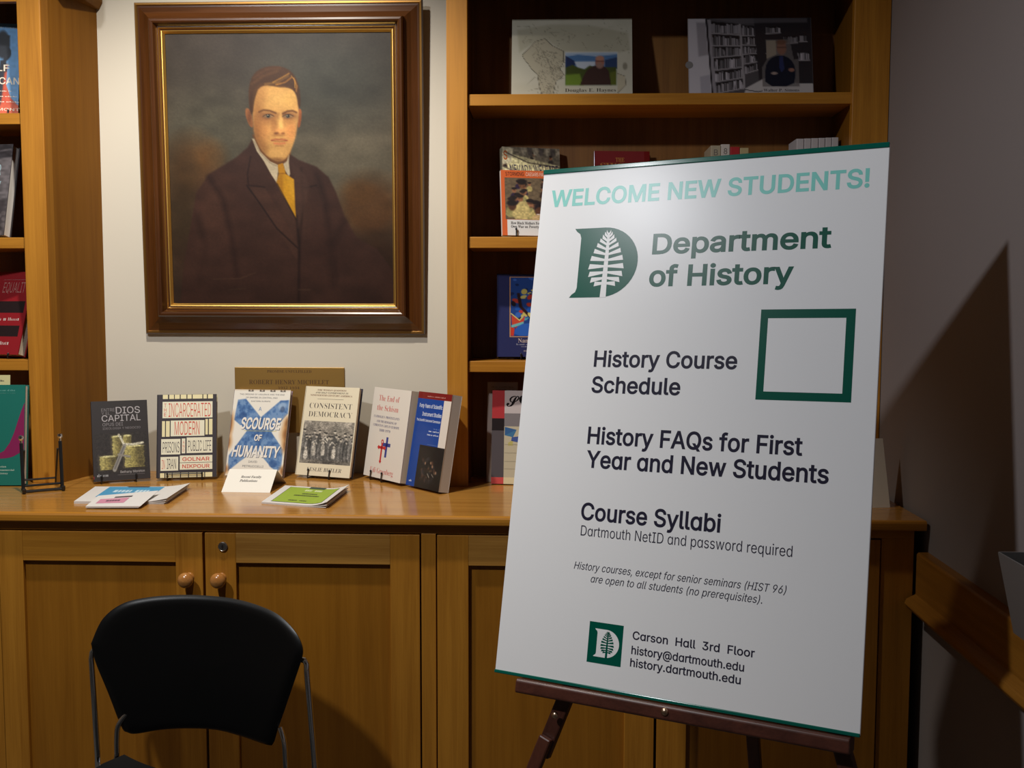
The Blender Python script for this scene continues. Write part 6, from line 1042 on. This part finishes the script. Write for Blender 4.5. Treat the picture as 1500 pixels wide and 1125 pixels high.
# grey book with a pink strip and the card behind it, on the worktop inside the bookcase
def art_son(mb, T, w, h, m):
    g = rgb(196, 186, 186)
    mb.rect(T, 0, .775 * h, w, h, g, m, .0001); mb.rect(T, 0, .615 * h, w, .775 * h, rgb(128, 122, 124), m, .0001); mb.rect(T, 0, .07 * h, w, .615 * h, rgb(196, 186, 160), m, .0001); mb.rect(T, 0, 0, w, .07 * h, rgb(226, 210, 170), m, .0001)
    mb.rect(T, 0, .755 * h, .073, h, rgb(196, 186, 186), m, .00012)
    s_ = .21 * w
    mb.rect(T, 0, .70 * h, s_, h, rgb(176, 58, 62), m, .0002); mb.rect(T, 0, .07 * h, s_, .70 * h, rgb(86, 80, 84), m, .0002); mb.rect(T, 0, .57 * h, s_, .70 * h, rgb(40, 34, 36), m, .0003); mb.rect(T, 0, 0, s_, .07 * h, rgb(206, 82, 80), m, .0002)
    def pol(p, c, hh=.0003): mb.poly(T, [(x * w, y * h) for x, y in p], rgb(*c), m, hh)
    pol([(.22, .52), (.42, .58), (.22, .61)], (60, 100, 150)); pol([(.22, .52), (.36, .50), (.42, .58)], (70, 120, 160)); pol([(.33, .46), (.5, .44), (.5, .36), (.75, .36), (.75, .56), (.6, .52), (.34, .50)], (74, 92, 156)); pol([(.45, .33), (.75, .33), (.75, .22), (.45, .22)], (206, 92, 92)); pol([(.45, .33), (.58, .33), (.58, .28), (.45, .28)], (214, 186, 80), .0004); pol([(.58, .37), (.75, .37), (.75, .32), (.58, .32)], (220, 110, 70), .0004); pol([(.60, .68), (.8, .68), (.8, .63), (.60, .63)], (130, 50, 76), .0003); pol([(.28, .44), (.36, .47), (.36, .41), (.28, .41)], (190, 180, 110))
    for y in (.42, .33, .24, .16): mb.rect(T, .22 * w, y * h, w, y * h + .0006, rgb(150, 142, 126), m, .0005)
    mb.text(T, 'S', .24 * w, .83 * h, .22 * w, .026, rgb(26, 22, 24), m, 'C', .008); mb.text(T, 'ongs', .455 * w, .865 * h, .50 * w, .027, rgb(26, 22, 24), m, 'B', .012)
book('grey book with a red and charcoal strip down its side, partly behind the sign', (-.1495, 2.523, CT), -4, 7, .150, .236, .016, art_son, (150, 60, 60), (120, 116, 116), hard=False, front=(196, 186, 180), m='prg', stand=False)
mb = MB(); T = face(R(6)); mb.col = rgb(150, 134, 126); mb.box(0, .078, 0, .256, -.002, 0, 'prt', T); mb.col = (1, 1, 1)
for k in range(3): mb.scrawl(T, (6, 8, 5), .01, .242 - k * .0075, .058, .0032, rgb(96, 84, 80), 'prt')
o = tag(mb.build('card'), 'plain grey printed card leaning behind the grey book with the red strip', 'card'); o.location = (-.163, 2.556, CT + .001); o.rotation_euler = (0, 0, R(-2))

# ================================================================ books on the left-hand shelves
L1, L2, L3 = 1.8245, 1.5185, 1.2125
def art_sky(mb, T, w, h, m):
    P = Paint(80, 110, (-95, 28, 25, 166), (104, 158, 208)); P.mix(np.clip((P.Y - 40) / 110, 0, 1) * .3, (136, 176, 212))
    P.fill([(-30, 166), (-20, 120), (-6, 100), (5, 88), (3, 120), (12, 140), (26, 152), (26, 168)], (206, 84, 56), 2); P.fill([(-60, 166), (-40, 120), (-20, 100), (0, 100), (-4, 140), (-10, 166)], (40, 44, 58), 3); P.ell(-4, 60, 12, 21, (34, 40, 50), .25); P.fill([(2, 62), (10, 66), (11, 76), (4, 84), (-4, 88)], (34, 40, 50), 1.5, smooth=1); P.fill([(-10, 44), (8, 46), (7, 62), (-8, 62)], (28, 32, 40), 2); P.fill([(-8, 84), (2, 82), (4, 100), (-10, 104)], (36, 40, 50), 2)
    P.fill([(-95, 152), (26, 150), (26, 168), (-95, 168)], (214, 100, 66), 6, .8); P.grain(.06, 4, 4, 3)
    mb.picture(T, P, 0, 0, w, h, m); c = rgb(236, 226, 206); X = lambda x: (x + 95) / 120 * w; Y = lambda y: h - (y - 28) / 138 * h
    mb.text(T, 'HALF', X(-45), Y(99.5), X(8.5) - X(-45), .0165, c, m, bold=.012); mb.text(T, 'AMERICAN', X(-66), Y(119), X(26) - X(-66), .0175, c, m, bold=.012)
    for s_, x0, x1, y in ((('9', '5', '2'), -40, 13, 130), (('9', '8', '8'), -50, 23, 138), (('8', '9', '8'), -52, 27, 146)): mb.scrawl(T, [int(q) for q in s_], X(x0), Y(y), X(x1) - X(x0), .003, c, m)
    mb.text(T, 'DELMONT', X(-36), Y(158.5), X(27) - X(-36), .0068, c, m, bold=.008); mb.scrawl(T, (10, 8), X(-30), Y(35), X(21) - X(-30), .002, c, m)
book('blue book with a dark profile head on its cover', (-1.528, 2.545, L1), 10, 9, .168, .243, .022, art_sky, (60, 110, 160), (60, 110, 160), front=(70, 124, 178), m='prt')
wire_stand('black wire book easel holding the blue book with the profile head', (-1.528, 2.545, L1), 10, 9, .05, .145, .026, lip=.016)
def art_war(mb, T, w, h, m):
    P = Paint(70, 100, (-90, 150, 190, 1045), (92, 86, 88)); P.fill([(-90, 150), (190, 150), (185, 270), (60, 230), (-90, 280)], (66, 60, 62), 20); P.fill([(60, 240), (150, 200), (185, 190), (185, 210)], (120, 112, 112), 10); P.fill([(-90, 640), (190, 700), (190, 1045), (-90, 1045)], (52, 46, 48), 40); r = np.random.RandomState(5)
    for i in range(40): P.ell(-90 + r.rand() * 280, 780 + r.rand() * 260, 14, 22, (96, 88, 88) if i % 3 else (36, 32, 34), .5, .7)
    P.grain(.2, 20, 20, 1); mb.picture(T, P, 0, 0, w, h, m); c = rgb(150, 172, 178); X = lambda x: (x + 360) / 540 * w; Y = lambda y: h - (y - 150) / 895 * h
    mb.text(T, 'CIVIL WAR', X(-250), Y(452), X(88) - X(-250), .027, c, m, bold=.012); mb.text(T, 'DEMOCRACY', X(-250), Y(620), X(100) - X(-250), .028, c, m, bold=.012); mb.scrawl(T, (6, 6), X(-60), Y(740), X(68) - X(-60), .005, rgb(190, 180, 176), m)
book('grey book with tall pale blue lettering on its cover', (-1.535, 2.540, L2), -8, 12, .155, .240, .030, art_war, (40, 34, 36), (40, 34, 36), front=(80, 74, 76), m='prt', pages='pages_w', stand=False)
def art_equal(mb, T, w, h, m):
    dk = rgb(30, 14, 16); c = rgb(196, 176, 170); X = lambda v: v * w; Y = lambda v: v * h
    mb.text(T, 'EQUALITY', X(.40), Y(.745), X(.56), .028, rgb(170, 110, 104), m, shear=.05)
    mb.rect(T, X(.14), Y(.50), X(.94), Y(.64), dk, m, .0002); mb.rect(T, X(.10), Y(.215), X(.92), Y(.345), dk, m, .0002)
    mb.scrawl(T, (9, 2, 7), X(.2), Y(.405), X(.68), .008, c, m); mb.scrawl(T, (7, 7), X(.2), Y(.115), X(.56), .009, c, m); mb.rect(T, X(.38), Y(.90), X(.95), Y(.905), rgb(150, 90, 90), m)
book('red book with two black bars across its cover', (-1.500, 2.560, L3), -16, 17, .150, .222, .028, art_equal, (126, 20, 28), (126, 20, 28), front=(140, 18, 28), m='prt')
wire_stand('black wire book easel holding the red book with black bars', (-1.500, 2.560, L3), -16, 17, .05, .122, .030, lip=.010)
def art_teal(mb, T, w, h, m):
    mg = rgb(124, 12, 76); X = lambda x: (w - (41 - x) / 41 * .071); Y = lambda y: h - (y - 566) / 149 * h
    cu = [(-8, 669.5), (3, 669), (12, 664), (20, 652), (26, 637), (31, 620), (36, 604), (40.5, 592)]; lo = [(41, 662), (34, 667), (26, 672), (17, 674.5), (8, 675.5), (-2, 676), (-8, 676)]
    n = len(cu); bot = [(-8, 676), (3, 675.8), (12, 675.2), (20, 674), (26, 672), (31, 669), (36, 666), (40.5, 662)]
    for i in range(n - 1): mb.poly(T, [(X(bot[i][0]), Y(bot[i][1])), (X(bot[i + 1][0]), Y(bot[i + 1][1])), (X(cu[i + 1][0]), Y(cu[i + 1][1])), (X(cu[i][0]), Y(cu[i][1]))], mg, m, .0002)
    c = rgb(176, 196, 182)
    mb.text(T, 'Asian', X(4), Y(688.5), X(15.5) - X(4), .0042, c, m, 'B'); mb.text(T, 'Commercial', X(4), Y(693.5), X(27) - X(4), .0042, c, m, 'B'); mb.text(T, 'History', X(4), Y(698.5), X(18) - X(4), .0042, c, m, 'B')
    mb.scrawl(T, (6, 2, 5), X(5), Y(575.5), X(27) - X(5), .0045, rgb(90, 150, 140), m); mb.scrawl(T, (8, 2, 7), X(5), Y(579), X(27) - X(5), .0025, rgb(70, 130, 120), m)
book('tall teal book with a magenta curve on its cover', (-1.468, 2.430, CT), 3, 6, .160, .250, .022, art_teal, (0, 92, 84), (0, 92, 84), front=(0, 104, 92), m='prt', pages='pages_w', stand=False)
mb = MB(); mb.col = rgb(196, 190, 140); mb.box(-.09, .022, .004, .0048, 0, .052, 'prt', Matrix.Rotation(R(-6), 4, 'X')); mb.col = (1, 1, 1)
mb.scrawl(face(R(6)) @ Matrix.Translation((0, 0, -.0038)), (6,), -.012, .036, .02, .004, rgb(70, 70, 60), 'prt')
o = tag(mb.build('paper_slip'), 'pale yellow paper slip sticking up from the top of the teal book', 'slip'); o.location = (-1.372, 2.4600, 1.124); o.rotation_euler = (0, 0, R(5))

# ================================================================ welcome sign on its easel
BC = (.22086607, 1.68488305, 1.15997177)
BM = Matrix(((.9022, .0884, -.4222, BC[0]), (-.4312, .2122, -.8769, BC[1]), (.0120, .9732, .2296, BC[2]), (0, 0, 0, 1)))   # (u right, v up, out of the face)
sg = bpy.data.objects.new('welcome_sign', None); COL.objects.link(sg); sg.empty_display_size = .05
sg.matrix_world = BM @ Matrix.Translation((0, -.4575, 0))
tag(sg, 'large white foam board sign with green lettering standing on the easel', 'sign')
I4 = Matrix.Translation((0, .4575, 0))
mb = MB(); mb.rbox(-.305, .305, -.4555, .4555, -.006, 0, 'foam', .0008, I4)
GR = (.0, .085, .055); NV = (.024, .022, .042); W0 = (.80, .80, .815); TL = (.22, .62, .56)
mb.rect(I4, -.304, -.4545, .304, .4545, W0, 'brd', .0001)
def st(s_, u, v, w_, cap, col=NV, bold=.0, shear=0., f='A', geo=True, track=0.): mb.text(I4, s_.replace('a', '\u0251') if geo else s_, u, v, w_, cap, col, 'brd', f, bold, shear, .0003, track, res=5)
st('WELCOME NEW STUDENTS!', -.2847, .3856, .5620, .0300, TL, .020)
st('Department', -.0789, .2884, .3026, .0345, GR, .020, geo=False); st('of History', -.0803, .2308, .2472, .0350, GR, .020, geo=False)
st('History Course', -.1700, .0876, .2545, .0275, NV, .017); st('Schedule', -.1705, .0415, .1615, .0275, NV, .017)
st('History FAQs for First', -.1692, -.0483, .3670, .0283, NV, .017); st('Year and New Students', -.1680, -.0896, .4080, .0283, NV, .017)
st('Course Syllabi', -.1690, -.1796, .2450, .0280, NV, .017); st('Dartmouth NetID and password required', -.1663, -.2072, .3580, .0174, NV, -.002)
st('History courses, except for senior seminars (HIST 96)', -.1733, -.2644, .3580, .0124, NV, -.001, .2); st('are open to all students (no prerequisites).', -.1411, -.2836, .2910, .0124, NV, -.001, .2)
st('Carson  Hall  3rd  Floor', -.0577, -.3666, .2015, .0128, NV, .012); st('history@dartmouth.edu', -.0578, -.3902, .1866, .0128, NV, .012); st('history.dartmouth.edu', -.0583, -.4102, .1832, .0128, NV, .012)
# emblem: a slab letter with a pine cut out of it
def emblem(u, v, s_, fg, bg, hh):
    """u, v = lower left; s_ = height"""
    f = lambda x, y: (u + x * s_, v + y * s_)
    arc = [f(.46 + .52 * sin(t_ * pi / 24), .5 - .5 * cos(t_ * pi / 24)) for t_ in range(25)]
    outer = [f(0, 1.0), f(.035, .955), f(.085, .92), f(.105, .86), f(.105, .14), f(.085, .08), f(.035, .045), f(0, 0)] + [(p[0], p[1]) for p in arc]
    mb.poly(I4, outer[::1], fg, 'brd', hh)
    c = .52
    mb.poly(I4, [f(c - .055, .0), f(c + .035, .0), f(c + .018, .90), f(c, .93), f(c - .018, .90)], bg, 'brd', hh + .0001)
    rows = [(.20, .16, -.04, .055), (.275, .22, -.06, .06), (.355, .255, -.055, .062), (.44, .265, -.03, .062), (.525, .245, .005, .058), (.605, .205, .03, .052), (.675, .165, .045, .046), (.74, .125, .05, .040), (.795, .09, .05, .034), (.845, .06, .045, .028), (.885, .034, .035, .022)]
    for k_, (y, wd, dr, th) in enumerate(rows):
        for q in (-1, 1):
            p = [f(c, y - dr * 0 - .012), f(c + q * wd, y + dr + .0 + (.03 if wd > .1 else .015) - th * .6), f(c + q * wd * .93, y + dr + .03 + th * .62), f(c, y + .014)]
            mb.poly(I4, p if q > 0 else p[::-1], bg, 'brd', hh + .00015 + .00002 * k_ + .00001 * q)
emblem(-.2300, .2120, .1284, GR, W0, .0003)
mb.rect(I4, -.1352, -.4142, -.0745, -.3475, GR, 'brd', .0003); emblem(-.1245, -.4035, .0455, W0, GR, .0004)
# green square panel (its code left out)
mb.rect(I4, .1182, .0378, .2670, .1870, GR, 'brd', .0003); mb.rect(I4, .1304, .0514, .2531, .1722, W0, 'brd', .0004)
mb.build('board', sg)
for v0, v1 in ((.4488, .4578), (-.4578, -.4522)):
    e = MB().rbox(-.3058, .3048, v0, v1, -.0072, .0022, 'trimg', .0012, I4).build('edge_strip', sg); e['label'] = 'glossy dark green edge strip'

ez = bpy.data.objects.new('display_easel', None); COL.objects.link(ez); ez.empty_display_size = .05
ez.location = (BC[0], BC[1], 0); tag(ez, 'dark mahogany tripod easel with brass bolts holding up the welcome sign', 'easel')
EI = Matrix.Translation((-BC[0], -BC[1], 0))
EB = EI @ BM
mb = MB()
def bar(m_, a, b, w_, t_, mat_, T):
    """flat bar in the board plane from a to b (u, v), depth from t_[0] to t_[1]"""
    d = Vector((b[0] - a[0], b[1] - a[1], 0)).normalized(); n = Vector((-d.y, d.x, 0)) * w_ / 2
    P_ = [Vector((a[0], a[1], 0)) + n, Vector((a[0], a[1], 0)) - n, Vector((b[0], b[1], 0)) - n, Vector((b[0], b[1], 0)) + n]
    vs = [(p.x, p.y, q) for q in t_ for p in P_]
    return m_.add(vs, [(3, 2, 1, 0), (4, 5, 6, 7), (0, 1, 5, 4), (1, 2, 6, 5), (2, 3, 7, 6), (3, 0, 4, 7)], mat_, T)
mb.prism([(-.4592, -.030), (-.4592, .0135), (-.4625, .0165), (-.4805, .0165), (-.4830, .0135), (-.4830, -.030)], 0, -.2555, .2935, 'mahog_h', EB)
o = mb.build('ledge', ez, bevel=.002)
for (a, b) in (((.044, .18), (-.408, -1.182)), ((.056, .18), (.515, -1.188))):
    sgn = -1 if b[0] < 0 else 1; mb = MB()
    k = (-.43 - a[1]) / (b[1] - a[1]); mid = (a[0] + (b[0] - a[0]) * k, -.43)
    bar(mb, a, (a[0] + (b[0] - a[0]) * .56, a[1] + (b[1] - a[1]) * .56), .027, (-.028, -.012), 'mahog', EB); mb.build('leg', ez, bevel=.003)
    mb = MB(); bar(mb, (a[0] + (b[0] - a[0]) * .535, a[1] + (b[1] - a[1]) * .535), b, .0235, (-.012, .002), 'mahog', EB)
    lg = mb.build('leg', ez, bevel=.003)
def bolt(u, v, h0, par):
    mb = MB().lathe([(.0062, 0), (.0060, .0018), (.0045, .0035), (.002, .0044), (.0004, .0046)], 'bolt', EB @ Matrix.Translation((u, v, h0)), 16)
    q = mb.build('bolt', par, smooth=True); q['label'] = 'round brass bolt head'
bolt(.0118, -.4690, .0165, ez); bolt(-.1830, -.5095, .0020, ez)
mb = MB(); a = Vector((.285, 1.765, 1.43)) - Vector((BC[0], BC[1], 0)); b = Vector((.47, 2.085, .012)) - Vector((BC[0], BC[1], 0))
d = (b - a).normalized(); s_ = Vector((.9022, -.4312, 0)); n_ = d.cross(s_).normalized()
vs = [p + s_ * i * .0125 + n_ * j * .008 for p in (a, b) for i, j in ((-1, -1), (1, -1), (1, 1), (-1, 1))]
mb.add(vs, [(0, 1, 2, 3), (7, 6, 5, 4), (0, 4, 5, 1), (1, 5, 6, 2), (2, 6, 7, 3), (3, 7, 4, 0)], 'mahog'); mb.build('rear_leg', ez, bevel=.002)
mb = MB(); mb.rbox(-.02, .09, .22, .30, -.040, -.028, 'mahog', .003, EB); mb.build('head_block', ez)

# ================================================================ chair
chr_ = thing('stacking_chair', 'black stacking chair with thin chrome legs in front of the cabinet doors', 'chair', (-.68, 1.985, 0), R(-11))
K = 1.2
hi = [(-.2372, .667), (-.2168, .7152), (-.1834, .7442), (-.1393, .7560), (-.0764, .7615), (-.0146, .7626), (.0481, .7610), (.1062, .7547), (.1547, .7448), (.1933, .7252), (.2144, .7049), (.2215, .684), (.2135, .6585)]
lo_ = [(-.2372, .667), (-.2310, .6265), (-.2125, .5615), (-.1920, .4878), (-.1808, .4738), (-.1635, .4702), (-.1140, .4770), (-.0485, .4805), (.0041, .4806), (.0607, .4748), (.1210, .4695), (.1366, .4780), (.1500, .5115), (.1910, .6065), (.2135, .6585)]
def catmull(p, n=8):
    out = []
    for i in range(len(p) - 1):
        p0, p1, p2, p3 = p[max(i - 1, 0)], p[i], p[i + 1], p[min(i + 2, len(p) - 1)]
        for k in range(n):
            t_ = k / n; out.append(tuple(.5 * (2 * b_ + (c_ - a_) * t_ + (2 * a_ - 5 * b_ + 4 * c_ - d_) * t_ ** 2 + (3 * b_ - a_ - 3 * c_ + d_) * t_ ** 3) for a_, b_, c_, d_ in zip(p0, p1, p2, p3)))
    return out + [p[-1]]
loop = catmull(hi) + catmull(lo_)[::-1][1:-1]
cen = (-.01, .615); NR = 10
mb = MB(); vs = []; n = len(loop)
def bpos(s_, z, h_):   # h_ = offset towards the room (+) or the cabinet (-)
    y = -K * s_ * s_; nx = 2 * K * s_; L_ = math.sqrt(1 + nx * nx)
    return (s_ - nx / L_ * h_, y - h_ / L_ + (z - .615) * -.02, z)
for side in (1, -1):
    for r_ in range(NR + 1):
        f = 1 - (r_ / NR) ** 1.7; e = 1 - f; hgt = .0085 * math.sqrt(max(0, 1 - max(0, 1 - e / .10) ** 2)) if e < .10 else .0085
        for (x, z) in loop: vs.append(bpos(cen[0] + (x - cen[0]) * f, cen[1] + (z - cen[1]) * f, side * hgt))
fs = []
for sd in (0, 1):
    o_ = sd * (NR + 1) * n
    for r_ in range(NR):
        for k in range(n):
            q = (o_ + r_ * n + k, o_ + r_ * n + (k + 1) % n, o_ + (r_ + 1) * n + (k + 1) % n, o_ + (r_ + 1) * n + k); fs.append(q if sd else q[::-1])
mb.add(vs, fs, 'vinyl'); mb.build('backrest', chr_, smooth=True)
def sm(pts, n=6): return catmull([tuple(p) for p in pts], n)
# chrome rods: one outer rod per side from the back edge to the floor runner, one inner rod from the lower back corner to the seat
for q, top, low, inn in ((-1, (-.2372, -.058, .652), -.229, -.194), (1, (.2190, -.050, .662), .245, .168)):
    mb = MB(); x0, y0, z0 = top
    mb.tube([(x0 + q * -.014, y0 + .004, z0 + .002), (x0 + q * .001, y0 + .002, z0 + .001), (x0 + q * .0055, y0, z0 - .006), (x0 + q * .0065, y0 - .002, z0 - .02), (low, y0 - .012, .44), (low + q * .006, y0 - .004, .25), (low + q * .016, y0 + .012, .04), (low + q * .018, y0 + .008, .016), (low + q * .019, y0 - .008, .007), (low + q * .016, -.38, .007), (low + q * .014, -.42, .012), (low + q * .012, -.432, .03), (low + q * .004, -.40, .25), (low - q * .004, -.385, .375), (low - q * .008, -.378, .390), (low - q * .02, -.37, .396)], .0058, 'chrome', 12)
    mb.build('leg', chr_, smooth=True)
    mb = MB(); yb = -K * inn * inn
    mb.tube(sm([(inn * .93, yb + .004, .515), (inn, yb - .004, .492), (inn + q * .003, yb - .006, .46), (inn + q * .004, yb - .006, .428), (inn + q * .010, yb - .012, .414), (inn + q * .02, yb - .020, .404), (low - q * .004, -.085, .398)]), .0054, 'chrome', 12)
    mb.build('back_strut', chr_, smooth=True)
# moulded seat
ns, nt_ = 22, 22; top_, bot_ = [], []
for j in range(nt_ + 1):
    v = j / nt_
    for i in range(ns + 1):
        u = i / ns * 2 - 1; wd = .205 + .02 * sin(pi * min(1, v * 1.1)); rr = 1 - max(0, abs(v - .5) * 2 - .80) / .20 * .10
        x = u * wd * rr; y = -.045 - v * .40 - .02 * (1 - u * u) * (1 if v > .9 else 0)
        z = .399 + .020 * abs(u) ** 3 - .008 * (1 - u * u) + (.012 * (1 - v / .2) if v < .2 else 0) - (.03 * ((v - .85) / .15) ** 2 if v > .85 else 0)
        top_.append((x, y, z)); bot_.append((x * .985, y, z - .011))
nn = ns + 1; N0 = len(top_); fs = []
for j in range(nt_):
    for i in range(ns):
        a_ = j * nn + i; fs += [(a_ + nn, a_ + nn + 1, a_ + 1, a_), (N0 + a_, N0 + a_ + 1, N0 + a_ + nn + 1, N0 + a_ + nn)]
for j in range(nt_):
    for i, fl in ((0, 0), (ns, 1)):
        a_ = j * nn + i; q = (a_, N0 + a_, N0 + a_ + nn, a_ + nn); fs.append(q if not fl else q[::-1])
for i in range(ns):
    for j, fl in ((0, 1), (nt_, 0)):
        a_ = j * nn + i; q = (a_, N0 + a_, N0 + a_ + 1, a_ + 1); fs.append(q if not fl else q[::-1])
MB().add(top_ + bot_, fs, 'seat').build('seat', chr_, smooth=True)
MB().tube([(-.205, -.37, .384), (.225, -.37, .384)], .0055, 'chrome', 10).build('seat_bar', chr_, smooth=True); MB().tube([(-.229, -.075, .386), (.245, -.075, .386)], .0055, 'chrome', 10).build('seat_bar', chr_, smooth=True)

# ================================================================ literature holder on the right wall
wxh = wallx(1.55)
hd = thing('wall_pocket', 'pale wedge shaped literature pocket on the side wall above the chair rail', 'literature holder', (wxh, 1.60, .79), R(-1))
z0, zt, d0, d1, y0, y1 = .0, .172, .012, .078, -.34, .0
mb = MB()
mb.box(-.004, 0, y0, y1, z0, zt + .06, 'acrylic'); mb.build('back_plate', hd)
mb = MB(); mb.add([(-d0, y0, z0), (-d0, y1 + .075, z0), (-d1, y1, zt), (-d1, y0, zt), (-d0 - .003, y0, z0), (-d0 - .003, y1 + .075, z0), (-d1 - .003, y1, zt), (-d1 - .003, y0, zt)], [(0, 1, 2, 3), (7, 6, 5, 4), (0, 4, 5, 1), (1, 5, 6, 2), (2, 6, 7, 3), (3, 7, 4, 0)], 'acrylic'); mb.build('front_plate', hd)
mb = MB(); mb.add([(-d0, y1 + .075, z0), (-d1, y1, zt), (0, y1, zt), (0, y1 + .075, z0), (-d0, y1 + .078, z0), (-d1, y1 + .003, zt), (0, y1 + .003, zt), (0, y1 + .078, z0)], [(0, 1, 2, 3), (7, 6, 5, 4), (0, 4, 5, 1), (1, 5, 6, 2), (2, 6, 7, 3), (3, 7, 4, 0)], 'acrylic'); mb.build('end_plate', hd)
